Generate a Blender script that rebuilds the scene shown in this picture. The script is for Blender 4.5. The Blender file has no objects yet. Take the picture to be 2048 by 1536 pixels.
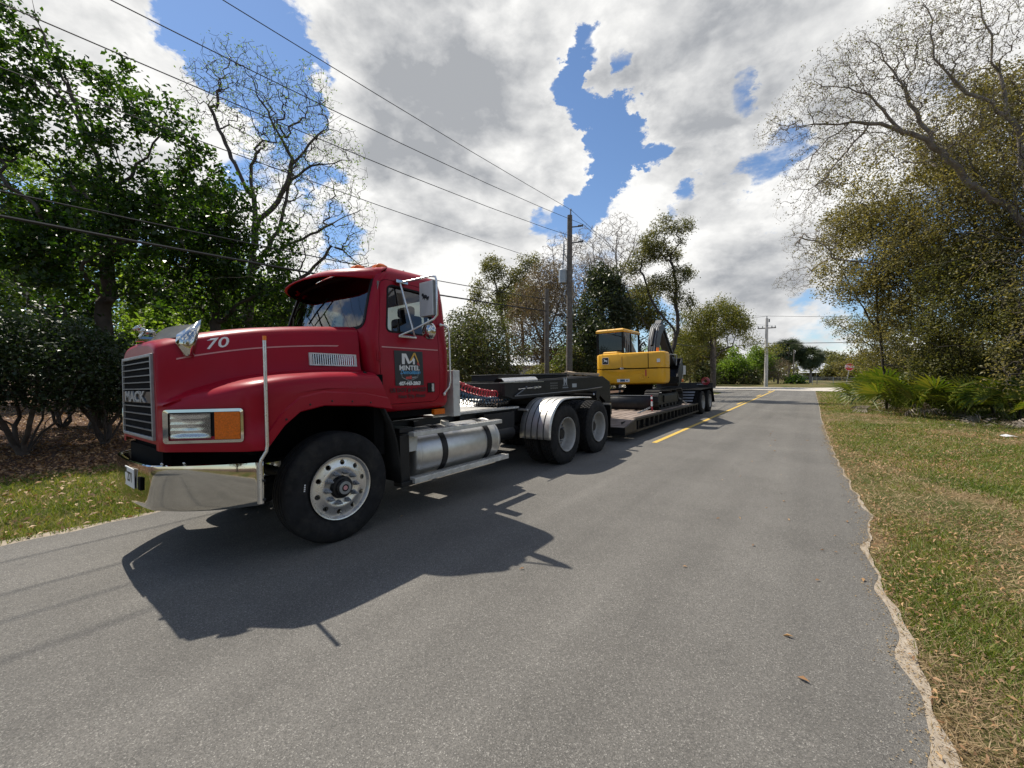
import bpy, bmesh, math, random
import numpy as np
from mathutils import Vector, Matrix

SC = bpy.context.scene
COL = SC.collection
R = math.radians
random.seed(7)
RNG = np.random.default_rng(11)

# ------------------------------------------------------------------ camera
F_PX, CXP, CYP, CAM_H = 805.0, 1024.0, 768.0, 1.6
YAW = math.atan(601 / F_PX)
PIT = math.atan(20 / F_PX)
cam = bpy.data.cameras.new('camera')
cam.sensor_width = 36.0
cam.lens = F_PX / 2048 * 36.0
cam.clip_start = 0.05
cam.clip_end = 3000
cam_o = bpy.data.objects.new('camera', cam)
cam_o.location = (0, 0, CAM_H)
cam_o.rotation_euler = (math.pi / 2 - PIT, 0, YAW)
COL.objects.link(cam_o)
SC.camera = cam_o

FW = np.array([-math.sin(YAW) * math.cos(PIT), math.cos(YAW) * math.cos(PIT), -math.sin(PIT)])
RT = np.array([math.cos(YAW), math.sin(YAW), 0.0])
UP = np.cross(RT, FW)


def ray(px, py):
    return FW + RT * (px - CXP) / F_PX - UP * (py - CYP) / F_PX


def at(px, py, d):
    """world point seen at photo pixel px,py at depth d metres"""
    return np.array([0, 0, CAM_H]) + ray(px, py) * d


# ------------------------------------------------------------------ colour management
vs = SC.view_settings
vs.view_transform = 'Standard'
vs.look = 'None'
vs.exposure = 0.2
vs.gamma = 1.0
vs.use_curve_mapping = False
SC.cycles.max_bounces = 8
SC.cycles.transparent_max_bounces = 12
SC.cycles.use_denoising = True
SC.cycles.caustics_reflective = False
SC.cycles.caustics_refractive = False

# ------------------------------------------------------------------ sun
SUN_DIR = Vector((-0.68, 0.075, 1.0)).normalized()      # towards the sun
sun = bpy.data.lights.new('sun', 'SUN')
sun.energy = 4.8
sun.angle = R(0.53)
sun.color = (1.0, 0.93, 0.82)
sun_o = bpy.data.objects.new('sun', sun)
sun_o.rotation_euler = SUN_DIR.to_track_quat('Z', 'Y').to_euler()
sun_o.location = (-20, 0, 30)
COL.objects.link(sun_o)

# ------------------------------------------------------------------ sky
world = bpy.data.worlds.new('World')
SC.world = world
world.use_nodes = True
wn, wl = world.node_tree.nodes, world.node_tree.links
wn.clear()
WS = 0.12


def wnode(t, **kw):
    n = wn.new(t)
    for k, v in kw.items():
        setattr(n, k, v)
    return n


def wmath(op, a, b=None, clamp=False):
    n = wnode('ShaderNodeMath', operation=op, use_clamp=clamp)
    for i, v in enumerate((a, b)):
        if v is None:
            continue
        if isinstance(v, (int, float)):
            n.inputs[i].default_value = v
        else:
            wl.new(v, n.inputs[i])
    return n.outputs[0]


def wmap(v, a, b, c=0.0, d=1.0, smooth=True):
    n = wnode('ShaderNodeMapRange', interpolation_type='SMOOTHSTEP' if smooth else 'LINEAR')
    wl.new(v, n.inputs['Value'])
    for k, x in zip(('From Min', 'From Max', 'To Min', 'To Max'), (a, b, c, d)):
        n.inputs[k].default_value = x
    return n.outputs[0]


def wmix(f, a, b):
    n = wnode('ShaderNodeMix', data_type='RGBA')
    wl.new(f, n.inputs[0])
    for i, v in ((6, a), (7, b)):
        if isinstance(v, tuple):
            n.inputs[i].default_value = (*v, 1)
        else:
            wl.new(v, n.inputs[i])
    return n.outputs[2]


wtc = wnode('ShaderNodeTexCoord')
DIR = wtc.outputs['Generated']
sky = wnode('ShaderNodeTexSky', sky_type='NISHITA', sun_disc=False)
sky.sun_elevation = math.asin(SUN_DIR.z)
sky.sun_rotation = math.atan2(SUN_DIR.x, SUN_DIR.y)
sky.air_density = 1.0
sky.dust_density = 0.1
sky.ozone_density = 5.0
# cloud-plane coordinates
sep = wnode('ShaderNodeSeparateXYZ')
wl.new(DIR, sep.inputs[0])
zc = wmath('MAXIMUM', wmath('ADD', sep.outputs[2], 0.22), 0.08)
px_ = wmath('DIVIDE', sep.outputs[0], zc)
py_ = wmath('DIVIDE', sep.outputs[1], zc)
cmb = wnode('ShaderNodeCombineXYZ')
wl.new(px_, cmb.inputs[0])
wl.new(py_, cmb.inputs[1])
wl.new(wmath('MULTIPLY', sep.outputs[2], 0.8), cmb.inputs[2])


def wnoise(scale, detail, rough, dist=0.0, off=(0, 0, 0), vec=None):
    m = wnode('ShaderNodeMapping')
    m.inputs['Location'].default_value = off
    wl.new(vec if vec is not None else cmb.outputs[0], m.inputs['Vector'])
    n = wnode('ShaderNodeTexNoise')
    n.inputs['Scale'].default_value = scale
    n.inputs['Detail'].default_value = detail
    n.inputs['Roughness'].default_value = rough
    n.inputs['Distortion'].default_value = dist
    wl.new(m.outputs[0], n.inputs['Vector'])
    return n


wsq = wnode('ShaderNodeVectorMath', operation='MULTIPLY')
wl.new(DIR, wsq.inputs[0])
wsq.inputs[1].default_value = (1.0, 1.0, 1.7)
DIRS = wsq.outputs[0]
n_big = wnoise(1.5, 4, 0.5, 0.2, (3.1, 1.7, 0), DIRS)
n_fine = wnoise(4.6, 12, 0.60, 0.15, (1.0, 5.0, 2.0), DIRS)
n_puff = wnoise(5.5, 9, 0.58, 0.3, (7.0, 2.0, 1.0), DIRS)
n_warp = wnoise(3.6, 8, 0.64, 0.0, (9.0, 4.0, 3.0), DIRS)
# wobble the direction so cloud masses are ragged
wsub = wnode('ShaderNodeVectorMath', operation='SUBTRACT')
wl.new(n_warp.outputs['Color'], wsub.inputs[0])
wsub.inputs[1].default_value = (0.5, 0.5, 0.5)
wscl = wnode('ShaderNodeVectorMath', operation='SCALE')
wl.new(wsub.outputs[0], wscl.inputs[0])
wscl.inputs['Scale'].default_value = 0.34
wadd = wnode('ShaderNodeVectorMath', operation='ADD')
wl.new(DIR, wadd.inputs[0])
wl.new(wscl.outputs[0], wadd.inputs[1])
wnrm = wnode('ShaderNodeVectorMath', operation='NORMALIZE')
wl.new(wadd.outputs[0], wnrm.inputs[0])


def blob_sum(blobs):
    tot = None
    for (bx, by, br, w) in blobs:
        v = ray(bx, by)
        sc_ = np.linalg.norm(v)
        v = v / sc_
        ang = math.atan(br / F_PX / sc_)
        d = wnode('ShaderNodeVectorMath', operation='DOT_PRODUCT')
        wl.new(wnrm.outputs[0], d.inputs[0])
        d.inputs[1].default_value = tuple(v)
        s = wmap(d.outputs['Value'], math.cos(ang * 1.35), math.cos(ang * 0.25), 0.0, w)
        tot = s if tot is None else wmath('ADD', tot, s)
    return tot


CLOUDS = [(760, 100, 210, .34), (960, 160, 260, .40), (1060, 330, 150, .34), (860, 330, 200, .34), (900, 520, 170, .32),
          (1330, 80, 150, .30), (1480, 60, 200, .36), (1740, 120, 260, .36), (1420, 330, 120, .32), (1480, 480, 150, .34),
          (1230, 490, 110, .34), (1350, 210, 80, .26), (160, 110, 220, .40), (300, 190, 120, .30), (650, 560, 120, .26), (1030, 480, 60, .16), (1130, 300, 60, .2),
          (1510, 620, 140, .48), (1570, 490, 110, .40), (1390, 520, 120, .2), (560, 440, 90, .22), (700, 300, 80, .2),
          (460, 50, 110, -0.57), (530, 150, 80, -0.51), (570, 240, 60, -0.43), (650, 350, 45, -0.41), (430, 300, 50, -0.35), (690, 480, 50, -0.33),
          (1150, 85, 42, -0.65), (1130, 150, 46, -0.65), (1175, 205, 42, -0.67), (1232, 240, 46, -0.70), (1280, 300, 48, -0.65), (1245, 345, 44, -0.59), (1185, 392, 52, -0.65), (1115, 402, 56, -0.61), (1010, 420, 66, -0.61),
          (1262, 100, 30, -0.63), (1372, 388, 30, -0.57), (1478, 185, 48, -0.70), (1530, 335, 60, -0.65), (1605, 420, 40, -0.45), (1440, 585, 36, -0.35), (1600, 590, 40, -0.35), (620, 640, 46, -0.29)]
lay = blob_sum(CLOUDS)
GREYS = blob_sum([(790, 150, 210, .55), (930, 320, 190, .55), (1040, 90, 180, .5), (1390, 110, 170, .65), (1600, 90, 200, .65), (1560, 630, 130, .55), (1350, 290, 80, .35),
                  (200, 190, 130, .25), (1450, 450, 90, .35), (800, 470, 80, .3), (1400, 640, 90, .3), (1500, 560, 80, .3)])
dens = wmath('ADD', wmath('ADD', wmath('MULTIPLY', n_fine.outputs['Fac'], 1.7), wmath('MULTIPLY', n_big.outputs['Fac'], 0.6)), lay)
dens = wmath('SUBTRACT', dens, 1.09)
alpha = wmap(dens, 0.0, 0.30)
thick = wmap(dens, 0.25, 0.9)
puff = wmap(n_puff.outputs['Fac'], 0.33, 0.67, -0.18, 0.22)
shade = wmath('ADD', wmath('ADD', wmath('MULTIPLY', thick, 0.16), puff), wmath('MULTIPLY', GREYS, 0.70))
def wshift(n, k, scale, detail, rough, dist, off):
    a = wnode('ShaderNodeVectorMath', operation='ADD')
    wl.new(DIRS, a.inputs[0])
    s_ = SUN_DIR * k
    a.inputs[1].default_value = (s_.x, s_.y, s_.z * 1.7)
    m = wnoise(scale, detail, rough, dist, off, a.outputs[0])
    return wmath('SUBTRACT', m.outputs['Fac'], n.outputs['Fac'])


n_rel = wnoise(4.6, 5, 0.5, 0.15, (1.0, 5.0, 2.0), DIRS)
rel = wmath('MULTIPLY', wshift(n_rel, .07, 4.6, 5, 0.5, 0.15, (1.0, 5.0, 2.0)), 1.5)
n_rel2 = wnoise(10.5, 6, 0.55, 0.2, (4.0, 1.0, 6.0), DIRS)
rel2 = wmath('MULTIPLY', wshift(n_rel2, .03, 10.5, 6, 0.55, 0.2, (4.0, 1.0, 6.0)), 1.1)
shade = wmath('ADD', wmath('ADD', shade, rel), rel2, clamp=True)
ccol = wmix(shade, (7.4, 7.35, 7.2), (3.05, 3.17, 3.36))
final = wmix(alpha, sky.outputs[0], ccol)
bg = wnode('ShaderNodeBackground')
bg.inputs['Strength'].default_value = WS
wl.new(final, bg.inputs['Color'])
wo = wnode('ShaderNodeOutputWorld')
wl.new(bg.outputs[0], wo.inputs[0])

# ------------------------------------------------------------------ materials
MATS = {}


def pmat(name, col, rough=0.5, metal=0.0, var=0.12, scale=6.0, bump=0.0, bscale=60.0, coat=0.0, spec=0.5, rvar=0.0, col2=None, dirt=0.0, dscale=3.0, dcol=(.10, .085, .065)):
    m = bpy.data.materials.new(name)
    m.use_nodes = True
    nt = m.node_tree
    N, L = nt.nodes, nt.links
    b = N['Principled BSDF']
    tc = N.new('ShaderNodeTexCoord')
    nz = N.new('ShaderNodeTexNoise')
    nz.inputs['Scale'].default_value = scale
    nz.inputs['Detail'].default_value = 6
    L.new(tc.outputs['Object'], nz.inputs['Vector'])
    mr = N.new('ShaderNodeMapRange')
    mr.inputs['From Min'].default_value = 0.3
    mr.inputs['From Max'].default_value = 0.7
    L.new(nz.outputs['Fac'], mr.inputs['Value'])
    mx = N.new('ShaderNodeMix')
    mx.data_type = 'RGBA'
    L.new(mr.outputs[0], mx.inputs[0])
    c2 = col2 or tuple(min(1, c * (1 + var)) for c in col)
    c1 = col if col2 else tuple(c * (1 - var) for c in col)
    mx.inputs[6].default_value = (*c1, 1)
    mx.inputs[7].default_value = (*c2, 1)
    out = mx.outputs[2]
    if dirt:
        nd = N.new('ShaderNodeTexNoise')
        nd.inputs['Scale'].default_value = dscale
        nd.inputs['Detail'].default_value = 9
        nd.inputs['Roughness'].default_value = 0.7
        L.new(tc.outputs['Object'], nd.inputs['Vector'])
        md = N.new('ShaderNodeMapRange')
        md.inputs['From Min'].default_value = 0.48
        md.inputs['From Max'].default_value = 0.75
        md.inputs['To Max'].default_value = dirt
        L.new(nd.outputs['Fac'], md.inputs['Value'])
        m2 = N.new('ShaderNodeMix')
        m2.data_type = 'RGBA'
        L.new(md.outputs[0], m2.inputs[0])
        L.new(out, m2.inputs[6])
        m2.inputs[7].default_value = (*dcol, 1)
        out = m2.outputs[2]
    L.new(out, b.inputs['Base Color'])
    b.inputs['Roughness'].default_value = rough
    b.inputs['Metallic'].default_value = metal
    b.inputs['Specular IOR Level'].default_value = spec
    b.inputs['Coat Weight'].default_value = coat
    b.inputs['Coat Roughness'].default_value = 0.12
    if rvar:
        rr = N.new('ShaderNodeMapRange')
        rr.inputs['To Min'].default_value = max(0, rough - rvar)
        rr.inputs['To Max'].default_value = min(1, rough + rvar)
        n3 = N.new('ShaderNodeTexNoise')
        n3.inputs['Scale'].default_value = scale * 2.7
        n3.inputs['Detail'].default_value = 8
        L.new(tc.outputs['Object'], n3.inputs['Vector'])
        L.new(n3.outputs['Fac'], rr.inputs['Value'])
        L.new(rr.outputs[0], b.inputs['Roughness'])
    if bump:
        nb = N.new('ShaderNodeTexNoise')
        nb.inputs['Scale'].default_value = bscale
        nb.inputs['Detail'].default_value = 5
        L.new(tc.outputs['Object'], nb.inputs['Vector'])
        bp = N.new('ShaderNodeBump')
        bp.inputs['Strength'].default_value = bump
        bp.inputs['Distance'].default_value = 0.01
        L.new(nb.outputs['Fac'], bp.inputs['Height'])
        L.new(bp.outputs[0], b.inputs['Normal'])
    MATS[name] = m
    return m


def leafmat(name, cols, trans=0.5, rough=0.45, tcol=None, spec=0.4, clump=1.2):
    """cols: list of 3 colours, spread per leaf by attribute v and per clump by noise"""
    m = bpy.data.materials.new(name)
    m.use_nodes = True
    nt = m.node_tree
    N, L = nt.nodes, nt.links
    b = N['Principled BSDF']
    out = N['Material Output']
    a = N.new('ShaderNodeAttribute')
    a.attribute_name = 'v'
    tc = N.new('ShaderNodeTexCoord')
    nz = N.new('ShaderNodeTexNoise')
    nz.inputs['Scale'].default_value = clump
    nz.inputs['Detail'].default_value = 3
    L.new(tc.outputs['Object'], nz.inputs['Vector'])
    m1 = N.new('ShaderNodeMath')
    m1.operation = 'MULTIPLY'
    m1.inputs[1].default_value = 0.65
    L.new(a.outputs['Fac'], m1.inputs[0])
    m2 = N.new('ShaderNodeMapRange')
    m2.inputs['From Min'].default_value = 0.3
    m2.inputs['From Max'].default_value = 0.7
    m2.inputs['To Max'].default_value = 0.35
    L.new(nz.outputs['Fac'], m2.inputs['Value'])
    ad = N.new('ShaderNodeMath')
    ad.operation = 'ADD'
    L.new(m1.outputs[0], ad.inputs[0])
    L.new(m2.outputs[0], ad.inputs[1])
    cr = N.new('ShaderNodeValToRGB')
    el = cr.color_ramp.elements
    el[0].position, el[0].color = 0.05, (*cols[0], 1)
    el[1].position, el[1].color = 0.95, (*cols[-1], 1)
    for i, c in enumerate(cols[1:-1]):
        e = el.new(0.05 + 0.9 * (i + 1) / (len(cols) - 1))
        e.color = (*c, 1)
    L.new(ad.outputs[0], cr.inputs[0])
    L.new(cr.outputs[0], b.inputs['Base Color'])
    b.inputs['Roughness'].default_value = rough
    b.inputs['Specular IOR Level'].default_value = spec
    if trans:
        t = N.new('ShaderNodeBsdfTranslucent')
        hs = N.new('ShaderNodeMix')
        hs.data_type = 'RGBA'
        hs.blend_type = 'MULTIPLY'
        hs.inputs[0].default_value = 1.0
        L.new(cr.outputs[0], hs.inputs[6])
        hs.inputs[7].default_value = (*(tcol or (1.6, 1.9, 0.7)), 1)
        L.new(hs.outputs[2], t.inputs['Color'])
        mx = N.new('ShaderNodeMixShader')
        mx.inputs[0].default_value = trans
        L.new(b.outputs[0], mx.inputs[1])
        L.new(t.outputs[0], mx.inputs[2])
        L.new(mx.outputs[0], out.inputs[0])
    MATS[name] = m
    return m


def glassmat(name, tint, refl=0.08):
    m = bpy.data.materials.new(name)
    m.use_nodes = True
    nt = m.node_tree
    N, L = nt.nodes, nt.links
    N.remove(N['Principled BSDF'])
    t = N.new('ShaderNodeBsdfTransparent')
    t.inputs[0].default_value = (*tint, 1)
    g = N.new('ShaderNodeBsdfGlossy')
    g.inputs['Roughness'].default_value = 0.02
    lw = N.new('ShaderNodeFresnel')
    lw.inputs[0].default_value = 1.5
    ad = N.new('ShaderNodeMath')
    ad.operation = 'ADD'
    ad.inputs[1].default_value = refl
    L.new(lw.outputs[0], ad.inputs[0])
    mx = N.new('ShaderNodeMixShader')
    L.new(ad.outputs[0], mx.inputs[0])
    L.new(t.outputs[0], mx.inputs[1])
    L.new(g.outputs[0], mx.inputs[2])
    L.new(mx.outputs[0], N['Material Output'].inputs[0])
    MATS[name] = m
    return m


pmat('red paint', (.325, .003, .016), .38, var=.07, scale=3, coat=.08, spec=.22, rvar=.06, bump=.02, bscale=4, dirt=.07, dscale=5, dcol=(.20, .04, .04))
pmat('chrome', (.56, .55, .51), .05, 1.0, var=.03, rvar=.03, bump=.05, bscale=2.3)
pmat('brushed aluminium', (.62, .61, .58), .40, .85, var=.06, scale=14, rvar=.06, dirt=.18, dscale=9, dcol=(.30, .28, .24))
pmat('polished aluminium', (.72, .71, .69), .30, .9, var=.06, scale=12, rvar=.10, dirt=.2, dscale=10, dcol=(.3, .28, .24))
pmat('mirror back', (.72, .72, .70), .45, .25, var=.05)  # bright sky mirrored in stainless, put into a pale base colour
pmat('grille metal', (.16, .165, .165), .5, .3, var=.1)
pmat('boom grey', (.075, .077, .08), .5, .1, var=.15)
pmat('fender aluminium', (.62, .61, .58), .46, .8, var=.08, scale=10, rvar=.12, dirt=.35, dscale=8, dcol=(.25, .22, .19))
pmat('dull aluminium', (.60, .59, .55), .50, .35, var=.15, scale=14, rvar=.10, dirt=.5, dscale=8, dcol=(.22, .2, .17))
pmat('black steel', (.011, .011, .012), .45, var=.3, scale=9, rvar=.12, spec=.35, dirt=.25, dscale=6, dcol=(.045, .04, .034))
pmat('flat black', (.006, .006, .006), .9, var=.3, scale=9, spec=.08)
pmat('black plastic', (.010, .010, .010), .6, var=.2, spec=.25)
pmat('tyre rubber', (.020, .020, .021), .82, var=.25, scale=12, bump=.15, bscale=90, spec=.2, dirt=.8, dscale=5, dcol=(.055, .050, .043))
pmat('steel wheel', (.42, .41, .39), .55, .25, var=.10, scale=10, dirt=.5, dscale=8, dcol=(.2, .18, .15))
pmat('lug steel', (.33, .35, .38), .45, .6, var=.2, scale=30)
pmat('white paint', (.62, .62, .58), .45, var=.08, dirt=.55, dscale=11, dcol=(.22, .20, .17))
pmat('decal white', (.78, .78, .76), .5, var=.04)
pmat('decal black', (.008, .008, .009), .35, var=.1)
pmat('decal dark red', (.05, .004, .006), .5, var=.1)
pmat('decal blue', (.10, .42, .75), .5, var=.1)
pmat('decal gold', (.62, .36, .06), .5, var=.15, scale=30)
pmat('decal red', (.50, .06, .05), .5, var=.15, scale=30)
pmat('pinstripe', (.62, .30, .30), .5, var=.05)
pmat('amber lens', (.70, .15, .004), .25, var=.2, scale=80, bump=.3, bscale=140, spec=.3)
pmat('orange lens', (.85, .22, .02), .3, var=.15)
pmat('headlamp reflector', (.80, .82, .82), .12, .9, var=.05, scale=26, bump=.05, bscale=9)
pmat('red hose', (.45, .03, .045), .4, var=.15)
pmat('blue hose', (.03, .09, .16), .4, var=.15)
pmat('machine yellow', (.80, .41, .016), .42, var=.06, scale=3, coat=.05, rvar=.06, dirt=.12, dscale=7, dcol=(.3, .16, .04))
pmat('machine grey', (.16, .165, .17), .35, .4, var=.15, rvar=.08)
pmat('track steel', (.045, .042, .040), .6, .4, var=.3, scale=12, dirt=.5, dscale=6, dcol=(.10, .085, .065))
pmat('deck plank', (.22, .165, .13), .85, var=.25, scale=5, bump=.3, bscale=30, col2=(.34, .27, .225), dirt=.5, dscale=6, dcol=(.10, .08, .07))
pmat('raw wood', (.45, .34, .22), .8, var=.2, scale=9)
pmat('pole wood', (.115, .092, .072), .9, var=.2, scale=7, bump=.5, bscale=18, col2=(.19, .165, .14))
pmat('concrete', (.48, .46, .43), .85, var=.12, scale=3, bump=.2, bscale=40)
pmat('cable black', (.012, .012, .012), .6)
pmat('transformer grey', (.40, .43, .45), .5, var=.08)
pmat('sign red', (.45, .015, .02), .4, var=.06)
pmat('sign white', (.75, .75, .74), .45, var=.04)
pmat('galvanised', (.32, .33, .33), .5, .5, var=.15, scale=20)
pmat('roof metal', (.75, .76, .76), .4, .2, var=.05)
pmat('house wall', (.55, .56, .53), .8, var=.05)
pmat('dark glass', (.02, .025, .03), .08, var=.2, spec=.6)
pmat('seat cloth', (.035, .035, .04), .9, var=.3)
pmat('bark grey', (.16, .135, .11), .95, var=.3, scale=5, bump=.6, bscale=14, col2=(.26, .23, .20))
pmat('bark dark', (.050, .040, .032), .95, var=.35, scale=5, bump=.6, bscale=14, col2=(.10, .083, .068))
pmat('twig pale', (.28, .245, .21), .9, var=.2, scale=4, col2=(.42, .38, .34))
pmat('twig mid', (.17, .140, .115), .9, var=.2, scale=4, col2=(.27, .235, .20))
pmat('twig brown', (.17, .125, .09), .9, var=.2, scale=4, col2=(.29, .23, .17))
glassmat('windscreen glass', (.30, .36, .35), .085)
glassmat('tinted glass', (.05, .06, .06), .02)
glassmat('side glass', (.17, .20, .19), .05)
pmat('smoked shield', (.085, .080, .062), .35, var=.25, scale=20, spec=.35)
glassmat('lamp glass', (.92, .92, .92), .05)
leafmat('leaf broad', [(.013, .029, .009), (.024, .050, .012), (.048, .084, .016), (.095, .132, .022)], .48, .40, (1.7, 2.1, .55))
leafmat('leaf camellia', [(.014, .024, .010), (.022, .038, .014), (.034, .056, .020), (.060, .085, .026)], .22, .42, spec=.4)
leafmat('leaf wood far', [(.060, .100, .020), (.115, .170, .030), (.185, .240, .042), (.26, .30, .065)], .5, .5)
leafmat('leaf oak brown', [(.095, .095, .040), (.175, .165, .068), (.25, .225, .095), (.35, .30, .14)], .45, .55, (1.4, 1.3, .6))
leafmat('leaf olive', [(.070, .080, .026), (.120, .125, .042), (.170, .165, .058), (.24, .215, .08)], .42, .5, (1.4, 1.4, .6))
leafmat('leaf magnolia', [(.022, .032, .016), (.040, .052, .026), (.070, .080, .040), (.125, .118, .065)], .2, .42, spec=.3)
leafmat('leaf shrub', [(.040, .052, .022), (.075, .088, .036), (.12, .115, .05), (.19, .135, .065)], .28, .42, spec=.3)
leafmat('leaf yellow green', [(.075, .095, .020), (.12, .135, .028), (.17, .165, .035), (.24, .20, .05)], .42, .5, (1.4, 1.4, .6))
leafmat('leaf bud', [(.14, .105, .06), (.20, .15, .08), (.24, .20, .09)], .3, .6, (1.2, 1.1, .7))
leafmat('leaf spring', [(.09, .13, .03), (.14, .19, .05), (.20, .25, .07)], .45, .5)
leafmat('frond green', [(.045, .080, .014), (.090, .135, .022), (.16, .185, .030), (.30, .25, .05)], .35, .36, (1.4, 1.5, .5), spec=.5)
leafmat('frond dead', [(.16, .13, .10), (.26, .22, .18), (.36, .32, .27)], .2, .7, (1, 1, .9))
leafmat('palm frond', [(.030, .045, .018), (.055, .075, .030), (.10, .115, .05)], .2, .4, (1.2, 1.3, .7))
leafmat('grass blade', [(.068, .112, .012), (.120, .175, .020), (.22, .24, .045), (.43, .34, .15)], .35, .55, (1.3, 1.4, .6), clump=.9)
leafmat('grass straw', [(.24, .165, .085), (.37, .265, .14), (.46, .36, .21)], .25, .7, (1, 1, .8))
leafmat('fallen leaf', [(.14, .072, .034), (.28, .150, .066), (.42, .25, .115), (.54, .37, .20)], .15, .6, (1, 1, .8))


# ------------------------------------------------------------------ mesh tools
def new_mesh(name, verts, faces, mats=(), fmat=None):
    me = bpy.data.meshes.new(name)
    me.from_pydata([tuple(map(float, v)) for v in verts], [], [tuple(f) for f in faces])
    for m in mats:
        me.materials.append(m)
    if fmat is not None:
        me.polygons.foreach_set('material_index', np.array(fmat, dtype=np.int32))
    me.update()
    return me


def poly_mesh(name, V, nper, mat, attr=None, smooth=False):
    """V: (nf*nper,3) unshared polygons of nper corners; attr per face"""
    nf = len(V) // nper
    me = bpy.data.meshes.new(name)
    me.vertices.add(len(V))
    me.vertices.foreach_set('co', np.ascontiguousarray(V, dtype=np.float32).ravel())
    me.loops.add(len(V))
    me.loops.foreach_set('vertex_index', np.arange(len(V), dtype=np.int32))
    me.polygons.add(nf)
    me.polygons.foreach_set('loop_start', np.arange(0, len(V), nper, dtype=np.int32))
    me.polygons.foreach_set('loop_total', np.full(nf, nper, dtype=np.int32))
    me.materials.append(mat)
    if attr is not None:
        a = me.attributes.new('v', 'FLOAT', 'POINT')
        a.data.foreach_set('value', np.repeat(np.asarray(attr, dtype=np.float32), nper))
    me.update(calc_edges=True)
    if smooth:
        me.polygons.foreach_set('use_smooth', np.ones(nf, dtype=bool))
    return me


def index_mesh(name, V, Fq, mat, smooth=True):
    """V (n,3), Fq (m,4) shared quads"""
    V = np.asarray(V, dtype=np.float32)
    Fq = np.asarray(Fq, dtype=np.int32)
    me = bpy.data.meshes.new(name)
    me.vertices.add(len(V))
    me.vertices.foreach_set('co', V.ravel())
    me.loops.add(Fq.size)
    me.loops.foreach_set('vertex_index', Fq.ravel())
    me.polygons.add(len(Fq))
    k = Fq.shape[1]
    me.polygons.foreach_set('loop_start', np.arange(0, Fq.size, k, dtype=np.int32))
    me.polygons.foreach_set('loop_total', np.full(len(Fq), k, dtype=np.int32))
    me.materials.append(mat)
    me.update(calc_edges=True)
    if smooth:
        me.polygons.foreach_set('use_smooth', np.ones(len(Fq), dtype=bool))
    return me


def link(name, me, parent=None, loc=None, rot=None):
    o = bpy.data.objects.new(name, me)
    COL.objects.link(o)
    if parent is not None:
        o.parent = parent
    if loc is not None:
        o.location = tuple(map(float, loc))
    if rot is not None:
        o.rotation_euler = rot
    return o


def tag(o, label=None, cat=None, group=None, kind=None):
    if label:
        o['label'] = label
    if cat:
        o['category'] = cat
    if group:
        o['group'] = group
    if kind:
        o['kind'] = kind
    return o


def empty(name, loc, label, cat, group=None, rot=None):
    o = bpy.data.objects.new(name, None)
    o.empty_display_size = 0.2
    COL.objects.link(o)
    o.location = tuple(map(float, loc))
    if rot:
        o.rotation_euler = rot
    return tag(o, label, cat, group)


def perp(d):
    d = Vector(d).normalized()
    a = Vector((0, 0, 1)) if abs(d.z) < 0.9 else Vector((1, 0, 0))
    u = d.cross(a).normalized()
    return u, d.cross(u).normalized()


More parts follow.
